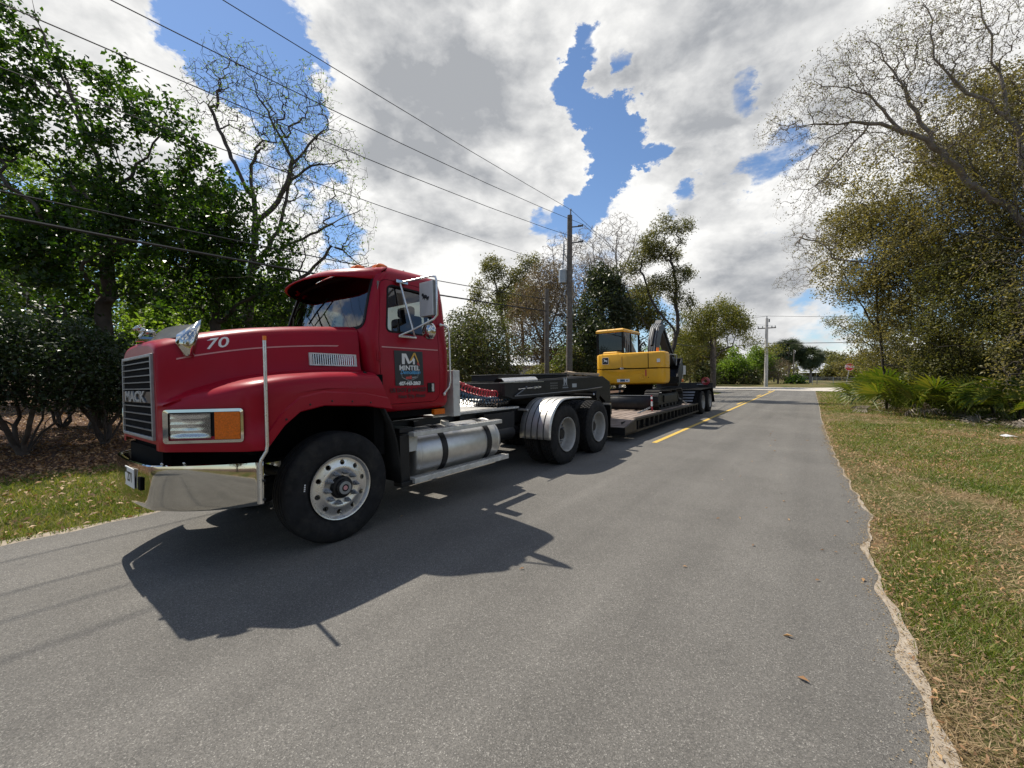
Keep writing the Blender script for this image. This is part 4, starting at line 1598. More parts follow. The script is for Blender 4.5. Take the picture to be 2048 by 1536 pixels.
# ---- right: the brown-green oak mass and the bare tree over it
oak = [(1900, 420, 15, 190, 0), (2010, 300, 13.5, 190, 1), (1745, 505, 18, 125, 2), (1860, 600, 17, 140, 3), (2030, 560, 13, 190, 4), (1960, 690, 15, 110, 5), (1800, 640, 23, 70, 6), (2160, 330, 11, 260, 7), (2180, 640, 11, 190, 8)]
ol = ['large brown green oak in the middle of the right bank', 'tall brown green oak rising to the upper right corner', 'brown green oak nearest the road on the right bank', 'dense brown oak above the sunlit palmettos',
      'dark oak at the right frame edge', 'dark shrubby oak behind the frond pile', 'brown scrub oak at the far end of the right bank', 'leafy oak past the right frame edge', 'low oak past the right frame edge']
for (px, py, dd, rp, s) in oak:
    c = at(px, py, dd)
    rm = rp / F_PX * dd
    lean = np.array([1.2, .3, 0])
    tree('scrub_oak', ol[s], 'tree', [[foot(px + 30, dd + .4, -.012), c * [1, 1, .45] + lean * .3, c], [c * [1, 1, .5] + lean * .2, c + np.array([-rm * .6, .2, rm * .3])], [c * [1, 1, .5], c + np.array([rm * .5, -.2, rm * .35])]],
         [B(px, py, dd, rp, rm * .8, .9), B(px - rp * .45, py - rp * .35, dd, rp * .55, None), B(px + rp * .4, py - rp * .5, dd, rp * .55, None), B(px - rp * .5, py + rp * .45, dd, rp * .5, None), B(px + rp * .3, py + rp * .55, dd, rp * .5, None)] + [B(px + q * 60 + 40, 735 - abs(q) * 10, dd + 4.5, 62, None, .9) for q in ((0, 1.2) if s in (2, 3, 5, 6) else (0,) if s in (4,) else ())],
         1250, .055, 'bark dark', dict(n=int(16000 + 95 * rp) if s < 7 else 7000, size=.050 + .0030 * dd, mat='leaf oak brown' if s not in (4, 5) else 'leaf olive', spread=.13, up=.8, tips=3, fill=.45, gap=.5), seed=200 + s, gap=.36, bf=.3, rag=3,
         group='oaks on the right bank', step=.5)
tree('small_tree', 'thin yellow green tree reaching over the stop sign', 'tree',
     [[foot(1785, 24, -.012)] + S(24, (1775, 735), (1755, 705), (1725, 675), (1690, 655), (1655, 645)), S(24, (1765, 715), (1740, 670), (1710, 635)), S(24, (1772, 730), (1785, 680), (1770, 640))],
     [B(1690, 650, 24, 34, 1.3, .6), B(1725, 665, 24, 36, 1.4, .6), B(1765, 680, 24, 45, 1.6), B(1785, 730, 23, 34, 1.4), B(1660, 640, 24, 18, .8, .6)],
     620, .07, 'bark grey', dict(n=5200, size=.10, mat='leaf yellow green', spread=.12, up=.3), seed=220, gap=.3)
tree('bare_tree', 'leafless grey tree spreading high over the right verge towards the road', 'tree',
     [[foot(2120, 12.5, -.012)] + S(12.5, (2090, 560), (2050, 440), (2000, 400), (1960, 390), (1905, 330), (1870, 285), (1800, 255), (1740, 245), (1690, 245), (1600, 250), (1560, 260)),
      S(12.5, (1800, 255), (1770, 220), (1740, 190), (1700, 175), (1640, 170), (1600, 160)),
      S(12.5, (1690, 245), (1640, 290), (1610, 340), (1590, 380)),
      S(12.5, (1740, 245), (1700, 300), (1660, 340), (1615, 380), (1610, 430)),
      S(12, (2090, 560), (2060, 380), (2020, 240), (1990, 120), (1960, 20), (1940, -60)),
      S(12, (2020, 240), (1900, 150), (1860, 110), (1860, 30), (1830, -20)),
      S(12.5, (1870, 285), (1820, 210), (1780, 130), (1730, 60)),
      S(11.5, (2100, 500), (1990, 500), (1900, 520), (1830, 540)),
      S(11.5, (2120, 470), (1980, 480), (1880, 460), (1800, 450)),
      S(12, (2050, 440), (1930, 430), (1870, 400), (1780, 345)),
      S(16, (1900, 560), (1760, 530), (1665, 520), (1650, 490), (1620, 470), (1560, 480))],
     [B(1600, 230, 12.5, 80, 1.1, .8), B(1680, 150, 12.5, 90, 1.2), B(1780, 120, 12.5, 110, 1.3), B(1640, 330, 12.5, 80, 1.1), B(1730, 260, 12.5, 100, 1.2), B(1600, 400, 13, 60, 1), B(1860, 100, 12, 110, 1.3), B(1950, 60, 12, 110, 1.3),
      B(1620, 480, 15, 60, 1.0), B(1850, 250, 12.5, 110, 1.3), B(1960, 200, 12, 110, 1.2), B(1590, 560, 17, 40, .8)],
     8500, .105, 'twig mid', [dict(n=16000, size=.040, mat='leaf bud', spread=.06, up=.3), dict(n=6000, size=.06, mat='leaf olive', spread=.10, up=.4, name='leaf_tufts')], seed=221, gap=.10, bf=.13, r_tip=.0038, jit=.04, kink=.05, rag=1)
# trees across the verge behind the viewer's side, seen only in the chrome and glass
for i, (xx, yy, hh) in enumerate(((9.5, -3, 6.5), (11, -9, 7.5), (12, 3.5, 7), (7, -17, 8), (-10, -12, 8), (-12, -20, 8))):
    c = np.array([xx, yy, hh * .62])
    tree('roadside_tree', ['dense oak on the verge beside the viewer', 'tall oak behind the viewer on the right verge', 'oak on the right bank level with the truck', 'far oak behind the viewer on the right', 'woodland tree ahead of the truck on its far side', 'farther woodland tree ahead of the truck'][i], 'tree',
         [[(xx, yy, -.02), (xx, yy, hh * .4), c]], [(c, np.array([2.8, 2.8, hh * .4])), (c + [0, 0, -1.5], np.array([3.2, 3.0, hh * .25]))],
         260, .2, 'bark grey', dict(n=5200, size=.30, mat='leaf oak brown', spread=.4, up=.8, tips=3, fill=.6), seed=240 + i, gap=.2, group='trees round the viewer', step=.8)
# ================================================================== POLES, CABLES, SIGNS, HOUSE
def pole(x, y, h, r0, r1, label, mat='pole wood', name='utility_pole', group='utility poles along the road', z0=-.1):
    root = empty(name, (x, y, z0), label, 'utility pole', group)
    MB().tube([(0, 0, 0), (0.01, 0, h * .4), (-.01, .01, h * .75), (0, 0, h)], [r0, r0 * .7 + r1 * .3, r0 * .35 + r1 * .65, r1], 14).build('post', mat, root, smooth=50)
    return root


PX, PY = -10.0, 18.3
p = pole(PX, PY, 9.75, .17, .125, 'tall weathered wooden utility pole with a grey transformer can')
MB().tube([(.05, 0, 9.55), (.05, 0, 10.0)], .035, 8).ball((.05, 0, 10.03), .05).build('top_insulator', 'machine grey', p, smooth=50)
for zz in (9.15, 8.35):
    m = MB()
    m.tube([(.1, .02, zz), (.35, .35, zz + .08), (.48, .52, zz + .16)], .035, 8)
    for q in (.6, .75, .9):
        m.cyl((.1 + .38 * q, .02 + .5 * q, zz + .03 + .10 * q), (.1 + .38 * q + .03, .02 + .5 * q + .03, zz + .05 + .10 * q), .06, n=10)
    m.build('bracket_arm', 'machine grey', p, smooth=40)
m = MB()
m.cyl((-.32, -.12, 6.35), (-.32, -.12, 7.0), .21, n=20).cyl((-.32, -.12, 7.0), (-.32, -.12, 7.06), .21, .15, n=20).box((-.2, -.1, 6.5), (-.08, .02, 6.85))
m.build('transformer', 'transformer grey', p, smooth=40)
m = MB()
m.tube([(-.32, -.12, 7.05), (-.32, -.12, 7.4), (-.28, -.05, 8.3)], .03, 6).tube([(-.15, 0, 7.6), (-.35, 0, 7.9), (-.35, 0, 8.5)], .022, 6).tube([(-.1, .02, 8.1), (-.45, .02, 8.1)], .02, 6)
m.build('fuse_cutout', 'machine grey', p, smooth=40)
p = pole(-10.05, 16.2, 5.68, .12, .10, 'short dark wooden stub pole beside the tall pole')
p = pole(-10.0, 56.5, 9.45, .16, .12, 'distant dark wooden utility pole behind the trailer tail')
MB().bar((-.75, 0, 8.95), (1.0, 0, 8.95), .09, .10).build('cross_arm', 'pole wood', p)
p = pole(-4.75, 60.4, 8.7, .22, .15, 'pale concrete utility pole with a cross arm beyond the junction', 'concrete', z0=-.03)
MB().bar((-1.0, 0, 7.45), (1.0, 0, 7.45), .10, .12).build('cross_arm', 'pole wood', p)
m = MB()
for xx in (-.9, -.45, .55, .9):
    m.cyl((xx, 0, 7.5), (xx, 0, 7.72), .05, n=8)
m.cyl((0, 0, 8.7), (0, 0, 9.0), .05, n=8).cyl((.25, .1, 8.2), (.25, .1, 8.6), .08, n=8)
m.build('insulators', 'machine grey', p, smooth=40)
q_ = at(1587, 760, 66)
p = pole(q_[0], q_[1], 5.6, .11, .08, 'thin dark pole in front of the left palm', z0=-.02)


def cable(name, pts, r, label, group='overhead cables', seg=14):
    out = []
    for a, b, s in pts:
        a, b = np.array(a, float), np.array(b, float)
        for i in range(seg + (1 if (a, b, s) is None else 0)):
            t = i / seg
            q = a * (1 - t) + b * t
            q[2] -= s * 4 * t * (1 - t)
            out.append(q)
    out.append(np.array(pts[-1][1], float))
    o = MB().tube(out, r, 5).build(name, 'cable black', smooth=60)
    return tag(o, label, 'cable', group)


top, a1, a2 = (PX + .05, PY, 9.93), (PX + .48, PY + .55, 9.25), (PX + .48, PY + .55, 8.45)
far0, far1, far2 = (-10, 56.5, 9.35), (-9.2, 56.5, 8.95), (-10.7, 56.5, 8.95)
cable('overhead_cable', [((-10, -34, 10.2), top, .75), (top, far0, .9), (far0, (-4.75, 60.4, 8.95), .1)], .0105, 'topmost overhead cable running to the tip of the tall wooden pole')
cable('overhead_cable', [((-9.7, -34, 9.3), a1, 1.55), (a1, far1, .9), (far1, (-5.7, 60.4, 7.6), .1)], .0105, 'overhead cable ending at the upper bracket of the tall wooden pole')
cable('overhead_cable', [((-9.7, -34, 8.5), a2, 1.6), (a2, far2, .9), (far2, (-4.0, 60.4, 7.6), .1)], .0105, 'overhead cable ending at the lower bracket of the tall wooden pole')
cable('overhead_cable', [((-10, -34, 7.6), (PX, PY, 6.95), 1.0)], .010, 'thin slack cable running to the transformer on the tall pole')
cable('overhead_cable', [((-10, -34, 5.2), (-10.05, 16.2, 4.55), .85), ((-10.05, 16.2, 4.55), (-10, 56.5, 5.2), .6)], .026, 'thick low cable passing behind the cab to the stub pole')
cable('overhead_cable', [((-10, -34, 5.5), (-10.05, 16.2, 5.1), .95)], .014, 'thin low cable just above the thick one behind the cab')
cable('overhead_cable', [((-40, 61, 8.6), (-4.75, 60.4, 8.95), .6), ((-4.75, 60.4, 8.95), (45, 61, 8.4), 1.2)], .02, 'high distant cable crossing behind the concrete pole')
cable('overhead_cable', [((-40, 61, 5.0), (-4.75, 60.4, 5.5), .4), ((-4.75, 60.4, 5.5), (45, 61, 6.2), .7)], .035, 'thick distant cable crossing above the palms')


def signpost(root, h, r=.03):
    MB().tube([(0, 0, 0), (0, 0, h)], r, 8).build('post', 'galvanised', root, smooth=50)


# stop sign: leaning post, octagon, lettering
b = gnd(1690, 779)
st = empty('stop_sign', b, 'red octagonal stop sign on a leaning post at the junction', 'stop sign', rot=(0, R(8), R(4)))
signpost(st, 2.35)
oct_ = [(.38 * math.cos(R(22.5 + 45 * i)), 2.35 + .38 * math.sin(R(22.5 + 45 * i))) for i in range(8)]
octo = [(.40 * math.cos(R(22.5 + 45 * i)), 2.35 + .40 * math.sin(R(22.5 + 45 * i))) for i in range(8)]
MB().prism(octo, 'Y', -.045, -.035).build('sign_border', 'sign white', st)
MB().prism(oct_, 'Y', -.049, -.0452).build('sign_face', 'sign red', st)
m = MB()
add_text(m, 'STOP', (0, -.052, 2.35), (1, 0, 0), (0, 0, 1), .30, bold=.012)
m.build('lettering', 'sign white', st)
# small sign seen from behind the trailer tail
sp = at(1365, 766, 36)
b = np.array([sp[0], sp[1], -.1])
sg = empty('road_sign', b, 'small pale rectangular sign on a post behind the trailer tail', 'sign', rot=(0, 0, YAW * .4))
signpost(sg, 2.4)
MB().box((-.25, -.045, 1.65), (.25, -.035, 2.45)).build('sign_face', 'sign white', sg)
MB().box((-.05, -.05, 1.7), (.05, -.0455, 2.4)).build('sign_backbar', 'galvanised', sg)

# white roofed house far beyond the junction
hb = at(1652, 753, 105)
hs = empty('house', (hb[0], hb[1], -.02), 'low white house with pale metal roofs behind the palms', 'house', rot=(0, 0, R(14)))
MB().box((-5.4, 0, 0), (5.6, 7, 2.5)).build('wall', 'house wall', hs)
MB().prism([(-.6, 2.45), (3.5, 4.5), (7.6, 2.45), (7.6, 2.35), (3.5, 4.38), (-.6, 2.35)], 'X', -5.8, 6.0).build('roof', 'roof metal', hs)
MB().prism([(-3.6, 2.0), (-.02, 2.3), (-.02, 2.2), (-3.6, 1.9)], 'X', -6.2, .4).build('porch_roof', 'roof metal', hs)
MB().box((3.0, -.05, .9), (4.2, 0.02, 2.0)).build('window', 'dark glass', hs)
for xx in (-3.6, -1.9, 1.2):
    MB().box((xx, -.05, .9), (xx + .9, 0.02, 2.0)).build('window', 'dark glass', hs)
MB().box((-.6, -.05, 0), (.35, 0.02, 2.0)).build('door', 'black plastic', hs)
for xx in (-6.0, -3.0, .2):
    MB().box((xx, -3.5, 0), (xx + .12, -3.38, 2.0)).build('porch_post', 'white paint', hs)
# second pale building seen through the camellia behind the cab
hb = at(985, 745, 38)
h2 = empty('house', (hb[0], hb[1], -.1), 'pale house wall showing in gaps of the round shrub behind the cab', 'house', rot=(0, 0, R(30)))
MB().box((-6, 0, 0), (4, 6, 2.6)).build('wall', 'house wall', h2)
MB().prism([(-.5, 2.5), (3, 3.6), (6.5, 2.5), (6.5, 2.42), (3, 3.5), (-.5, 2.42)], 'X', -6.4, 4.4).build('roof', 'roof metal', h2)
for xx in (-4.5, -1.5, 1.5):
    MB().box((xx, -.05, .9), (xx + 1.0, 0.02, 2.0)).build('window', 'dark glass', h2)
# chain link fence line by the far lawn
fn = empty('fence', (6, 74, -.02), 'low wire fence with thin posts across the far lawn', 'fence')
for i in range(12):
    link('fence_post', bpy.data.meshes['fp'] if 'fp' in bpy.data.meshes else MB().cyl((0, 0, 0), (0, 0, 1.2), .04, n=6).mesh('fp', 'galvanised'), fn, (i * 2.4 - 6, i * .25, 0))
mbf = MB()
for zz in (.3, .6, .9, 1.15):
    mbf.tube([(-6, 0, zz), (20.4, 2.75, zz)], .015, 4)
mbf.build('fence_wire', 'galvanised', fn)
mbx = empty('mailbox', at(1634, 770, 62) * [1, 1, 0], 'small dark mailbox on a post at the far kerb', 'mailbox')
MB().box((-.05, -.05, 0), (.05, .05, 1.05)).build('post', 'pole wood', mbx)
MB().cyl((0, -.28, 1.16), (0, .28, 1.16), .13, n=12).build('box', 'black plastic', mbx, smooth=40)
# ================================================================== TRUCK FRAME OF REFERENCE
# Vehicles stand on the left lane, which falls 1.5 degrees to its edge. Local axes:
# x lateral from the vehicle's centre line (+ = side facing the viewer), y rearwards, z up from the lane.
PHI = R(-1.5)
RV = np.array([[math.cos(PHI), 0, math.sin(PHI)], [0, 1, 0], [-math.sin(PHI), 0, math.cos(PHI)]])


def VW(l):
    return RV @ (np.array(l, float) - np.array([1.22, 0, 0])) + np.array([-3.47, 0, 0])


class Veh:
    def __init__(s, name, org, label, cat):
        s.o = np.array(org, float)
        s.root = empty(name, VW(org), label, cat, rot=(0, PHI, 0))

    def p(s, mb, name, mats, parent=None, smooth=None, bevel=0.0, label=None):
        return mb.build(name, mats, parent or s.root, smooth, s.o if parent is None or True else 0, bevel, label)

    def m(s, me, name, parent=None):
        return link(name, me, parent or s.root)


def smooth_interp(xs, ys):
    """monotone-ish cubic interpolation"""
    xs, ys = np.array(xs, float), np.array(ys, float)
    h = np.diff(xs)
    dl = np.diff(ys) / h
    m = np.zeros(len(xs))
    m[1:-1] = np.where(dl[:-1] * dl[1:] > 0, 2 * dl[:-1] * dl[1:] / (dl[:-1] + dl[1:] + 1e-12), 0)
    m[0], m[-1] = dl[0], dl[-1]

    def f(x):
        x = np.clip(x, xs[0], xs[-1])
        i = np.clip(np.searchsorted(xs, x) - 1, 0, len(h) - 1)
        t = (x - xs[i]) / h[i]
        return float((1 + 2 * t) * (1 - t) ** 2 * ys[i] + t * (1 - t) ** 2 * h[i] * m[i] + t * t * (3 - 2 * t) * ys[i + 1] + t * t * (t - 1) * h[i] * m[i + 1])
    return f


T = Veh('truck_tractor', (0, 4.0, 0), 'dark red day cab truck tractor with chrome bumper parked on the left lane', 'truck')
O = T.o


def TB():
    return MB()


# ------------------------------------------------------------------ hood and fenders
f_ox = lambda y: float(np.interp(y, [.865, .885, 1.28, 1.40, 1.6, 2.3, 2.56], [.585, .68, 1.15, 1.205, 1.215, 1.215, 1.20]))
f_zs = smooth_interp([.84, .90, 1.1, 1.6, 2.1, 2.56], [1.825, 1.86, 1.925, 2.025, 2.075, 2.10])
f_hw = smooth_interp([.84, .90, 1.1, 1.6, 2.1, 2.56], [.555, .565, .61, .70, .79, .86])
f_fz = smooth_interp([.86, .885, 1.1, 1.4, 1.7, 2.1, 2.56], [1.36, 1.375, 1.475, 1.565, 1.605, 1.625, 1.62])


def f_bz(y):
    return float(np.interp(y, [.865, 1.395, 1.41, 1.54, 1.67, 1.88, 2.3, 2.57], [1.005, .985, 1.0, 1.17, 1.275, 1.315, 1.285, 1.225]))


def hood_sec(y):
    hw, zs, fz, ox, bz = f_hw(y), f_zs(y), f_fz(y), f_ox(y), f_bz(y)
    zt = zs + .035
    j = hw + .045
    P = [(0, zt + .012), (hw * .35, zt + .008), (hw * .65, zt), (hw - .13, zt - .010), (hw - .07, zs + .008), (hw - .03, zs - .012), (hw - .008, zs - .04), (hw, zs - .08),
         (hw + .012, zs - .17), (hw + .022, fz + .16), (hw + .03, fz + .08), (hw + .045, fz + .028)]
    w = max(ox - j, 0)
    P += [(j + w * .15 + .01, fz + .008), (j + w * .4 + .01, fz + .006), (j + w * .65 + .005, fz - .004), (max(ox - .055, j), fz - .022), (max(ox - .022, j), fz - .05), (max(ox - .004, j), fz - .10), (max(ox, j), fz - .16)]
    xo = max(ox, j)
    zm = max(bz + .17, min(fz - .17, bz + .17))
    P += [(xo, (fz - .16) * .5 + zm * .5), (xo, bz + .135), (xo + .014, bz + .12), (xo + .016, bz + .01), (xo + .004, bz), (xo - .05, bz + .004), (xo - .055, bz + .05)]
    return P


def hood_side(y, z):
    """x of the hood's upper side at height z"""
    P = hood_sec(y)
    a = np.array(P[4:12])
    return float(np.interp(z, a[::-1, 1], a[::-1, 0]))


sts = [.865, .872, .885, .93, .98, 1.04, 1.1, 1.16, 1.22, 1.28, 1.34, 1.395, 1.41, 1.45, 1.5, 1.54, 1.6, 1.67, 1.74, 1.81, 1.88, 2.0, 2.1, 2.2, 2.3, 2.4, 2.5, 2.56]
rings = []
for k, y in enumerate(sts):
    S_ = hood_sec(y)
    ins = [.020, .006, 0][k] if k < 3 else 0
    # rear edge of the hood slopes back over the fender
    def yy(x, z, y=y):
        return y + (max(0, (y - 2.2)) / .36) * (-.10 + .16 * max(0, min(1, (1.62 - z) / .4)) + (.10 if z > 1.66 else 0) * 0)
    half = [(x - ins * (1 if x > .3 else 0), yy(x, z), z - ins * (z > 1.6)) for x, z in S_]
    rings.append([(-x, a, z) for x, a, z in half[::-1]] + half[1:])
mb = TB()
mb.loft(rings, closed=False)
mb.add(rings[0], [tuple(range(len(rings[0])))[::-1]])
hood = T.p(mb, 'hood', 'red paint', smooth=42)
# black boxes stop light through the hood: engine bay, inner fenders, radiator
mb = TB()
mb.box((-.52, .93, .80), (.52, 2.5, 1.78)).box((-1.05, 2.50, .75), (1.05, 2.62, 1.6)).box((-.55, .90, .72), (.55, .95, 1.0))
for s in (-1, 1):
    mb.box((s * .52, 1.42, 1.33) if s > 0 else (-1.12, 1.42, 1.33), (1.12, 2.5, 1.36) if s > 0 else (-.52, 2.5, 1.36))
    mb.box((min(s * .53, s * 1.1), 1.33, .95), (max(s * .53, s * 1.1), 1.36, 1.33))
T.p(mb, 'engine_bay_filler', 'flat black')
# pinstripe along hood and door
zst = lambda y: f_zs(y) - .155 - .035 * (y - 1) / 1.45
pts = [(hood_side(y, zst(y)) + .003, y, zst(y)) for y in np.linspace(.99, 2.44, 24)]
for side in (1, -1):
    mb = TB()
    r0 = [(side * x, y, z - .006) for x, y, z in pts]
    r1 = [(side * x, y, z + .006) for x, y, z in pts]
    mb.loft([r0, r1], closed=False)
    T.p(mb, 'pinstripe', 'pinstripe')
# hood number
mb = TB()
vv, ff = text_geo('70', .125, bold=.0015, shear=.15, width=1.3)
n0 = [(hood_side(1.255 + x, f_zs(1.255) - .085 + y) + .006, 1.255 + x, f_zs(1.255) - .085 + y + x * .2) for x, y in vv]
mb.add(n0, ff)
T.p(mb, 'hood_number', 'decal white')


# side louvre
def on_hood(y, z, off):
    return (hood_side(y, z) + off, y, z)


for side in (1, -1):
    mb = TB()
    y0, y1 = 1.965, 2.425
    def zz(y, t):
        zc = 1.755 - .02 * (y - 2.2)
        return zc + (t - .5) * .125

    def strip(ya, yb, ta, tb, o0, o1):
        vv = []
        for off in (o0, o1):
            for (a, t) in ((ya, ta), (yb, ta), (yb, tb), (ya, tb)):
                x, y, z = on_hood(a, zz(a, t), off)
                vv.append((side * x, y, z))
        mb.add(vv, [(3, 2, 1, 0), (4, 5, 6, 7), (0, 1, 5, 4), (1, 2, 6, 5), (2, 3, 7, 6), (3, 0, 4, 7)])
    strip(y0, y1, 0, .10, 0, .014)
    strip(y0, y1, .90, 1, 0, .014)
    strip(y0, y0 + .028, .10, .90, 0, .014)
    strip(y1 - .028, y1, .10, .90, 0, .014)
    lou = T.p(mb, 'hood_vent', 'dull aluminium')
    mb = TB()
    strip(y0 + .02, y1 - .02, .08, .92, .001, .003)
    T.p(mb, 'vent_backing', 'flat black', lou)
    n = 19
    for i in range(n):
        mb = TB()
        ya = y0 + .036 + (y1 - y0 - .085) * i / (n - 1)
        strip(ya, ya + .010, .09, .91, .003, .012)
        T.p(mb, 'vent_slat', 'polished aluminium', lou)

# ------------------------------------------------------------------ grille
GY = .862
mb = TB()
fr = [(-.525, 1.085), (.525, 1.085), (.505, 1.785), (-.505, 1.785)]


def quadstrip(mb, o, i, ya, yb):
    n = len(o)
    vv = [(x, ya, z) for x, z in o] + [(x, ya, z) for x, z in i] + [(x, yb, z) for x, z in o] + [(x, yb, z) for x, z in i]
    fs = []
    for k in range(n):
        k2 = (k + 1) % n
        fs += [(k, k2, n + k2, n + k), (2 * n + k, 3 * n + k, 3 * n + k2, 2 * n + k2), (k, 2 * n + k, 2 * n + k2, k2), (n + k, n + k2, 3 * n + k2, 3 * n + k)]
    mb.add(vv, fs)


def scl(poly, dx, dz):
    cx, cz = np.mean(poly, 0)
    return [(x - math.copysign(dx, x - cx), z - math.copysign(dz, z - cz)) for x, z in poly]


quadstrip(mb, fr, scl(fr, .022, .026), .845, GY + .02)
gr = T.p(mb, 'grille', 'galvanised', bevel=.004)
mb = TB()
mb.add([(-.50, .8605, 1.10), (.50, .8605, 1.10), (.485, .8605, 1.775), (-.485, .8605, 1.775)], [(0, 1, 2, 3)])
T.p(mb, 'radiator_screen', 'flat black', gr)
for i, z in enumerate((1.165, 1.228, 1.291, 1.354, 1.500, 1.556, 1.612, 1.668, 1.722)):
    mb = TB()
    w = .502 - .02 * (z - 1.1) / .7
    mb.box((-w, .846, z - .0045), (w, .860, z + .0045))
    T.p(mb, 'grille_bar', 'grille metal', gr)
mb = TB()
mb.box((-.49, .846, 1.385), (.49, .858, 1.478))
T.p(mb, 'badge_bar', 'decal black', gr)
mb = TB()
add_text(mb, 'MACK', (0, .845, 1.432), (1, 0, 0), (0, 0, 1), .125, thick=.010, bold=.004, width=2.0)
T.p(mb, 'badge_lettering', 'galvanised', gr)

# hood ornament: small chrome bulldog
mb = TB()
oz = f_zs(.93) + .045
mb.box((-.035, .86, oz), (.035, 1.02, oz + .022)).loft([[(-.03, .875, oz + .02), (.03, .875, oz + .02), (.03, 1.0, oz + .02), (-.03, 1.0, oz + .02)], [(-.02, .885, oz + .045), (.02, .885, oz + .045), (.02, .985, oz + .045), (-.02, .985, oz + .045)]], True, False, True)
mb.ball((0, .945, oz + .085), (.026, .052, .026)).ball((0, .905, oz + .095), (.03, .028, .032)).ball((0, .875, oz + .118), (.026, .026, .024)).ball((0, .852, oz + .108), (.018, .014, .014))
for s in (-1, 1):
    mb.cyl((s * .02, .905, oz + .085), (s * .024, .885, oz + .04), .010, .009, 8).cyl((s * .018, .975, oz + .08), (s * .022, .985, oz + .04), .013, .009, 8)
    mb.cyl((s * .016, .885, oz + .132), (s * .024, .89, oz + .152), .008, .003, 6)
mb.cyl((0, .993, oz + .10), (0, 1.006, oz + .115), .006, .003, 6)
T.p(mb, 'hood_ornament', 'chrome', smooth=50)

# bug shield: smoked blade across the hood with chrome end brackets
mb = TB()
r0, r1 = [], []
for i in range(21):
    t = -1 + i / 10
    hw = f_hw(1.03)
    x = t * (hw - .045)
    yb = 1.02 - .10 * (1 - t * t)
    zb = f_zs(yb) + .04 - .02 * t * t
    r0.append((x, yb, zb))
    r1.append((x * 1.02, yb + .145, zb + .12 + .025 * (1 - t * t)))
mb.loft([r0, r1], closed=False)
T.p(mb, 'bug_shield', 'smoked shield', smooth=60)
for s in (1, -1):
    mb = TB()
    hw = f_hw(1.05)
    zt = f_zs(1.08)
    P1 = [(hw - .055, 1.01, zt + .025), (hw + .006, .985, zt - .045), (hw + .026, 1.035, zt - .16)]
    P2 = [(hw - .04, 1.175, zt + .165), (hw + .01, 1.15, zt + .085), (hw + .03, 1.10, zt - .16)]
    ring_a = [(s * x, y, z) for x, y, z in P1]
    ring_b = [(s * x, y, z) for x, y, z in P2]
    mid = [tuple((np.array(a) + np.array(b)) / 2 + np.array([s * .022, 0, .0])) for a, b in zip(ring_a, ring_b)]
    mb.loft([ring_a, mid, ring_b], closed=False)
    o = T.p(mb, 'shield_bracket', 'chrome', smooth=60)
    sd = o.modifiers.new('thick', 'SOLIDIFY')
    sd.thickness = .008

# ------------------------------------------------------------------ headlamps (on the oblique fender corners)
for s in (1, -1):
    A, Bp = np.array([.682, .886]), np.array([1.152, 1.281])
    dr = (Bp - A) / np.linalg.norm(Bp - A)
    nm = np.array([dr[1], -dr[0]])

    def HL(u, z, off):
        q = A + dr * u + nm * off
        return (s * q[0], q[1], z)

    def hbox(mb, u0, u1, z0, z1, o0, o1):
        vv = [HL(u, z, o) for o in (o0, o1) for u, z in ((u0, z0), (u1, z0), (u1, z1), (u0, z1))]
        mb.add(vv, [(3, 2, 1, 0), (4, 5, 6, 7), (0, 1, 5, 4), (1, 2, 6, 5), (2, 3, 7, 6), (3, 0, 4, 7)])
    mb = TB()
    oo = round_poly([(0, 1.07), (.605, 1.07), (.605, 1.335), (0, 1.335)], .03)
    ii = round_poly([(.042, 1.093), (.585, 1.093), (.585, 1.312), (.042, 1.312)], .012)
    n = len(oo)
    vv = [HL(u, z, .0) for u, z in oo] + [HL(u, z, .020) for u, z in oo] + [HL(u, z, .022) for u, z in ii] + [HL(u, z, -.005) for u, z in ii]
    fs = []
    for k in range(n):
        k2 = (k + 1) % n
        for a in range(3):
            fs.append((a * n + k, a * n + k2, (a + 1) * n + k2, (a + 1) * n + k))
    mb.add(vv, fs)
    hl = T.p(mb, 'headlight', 'chrome', smooth=40)
    mb = TB()
    hbox(mb, .035, .59, 1.088, 1.318, .001, .006)
    T.p(mb, 'lamp_surround', 'black plastic', hl)
    mb = TB()
    rg = []
    for j in range(13):
        zz0 = 1.110 + .190 * j / 12
        rg.append([HL(.056 + .298 * i / 16, zz0, .0075 + .0085 * max(abs(i / 8 - 1), abs(j / 6 - 1)) ** 2 + .0025 * math.sin(j * 2.1)) for i in range(17)])
    mb.loft(rg, closed=False)
    T.p(mb, 'reflector', 'headlamp reflector', hl, smooth=70)
    mb = TB()
    hbox(mb, .052, .358, 1.106, 1.304, .017, .021)
    T.p(mb, 'lamp_lens', 'lamp glass', hl)
    mb = TB()
    hbox(mb, .385, .580, 1.095, 1.310, .006, .020)
    T.p(mb, 'turn_signal', 'amber lens', hl, bevel=.004)

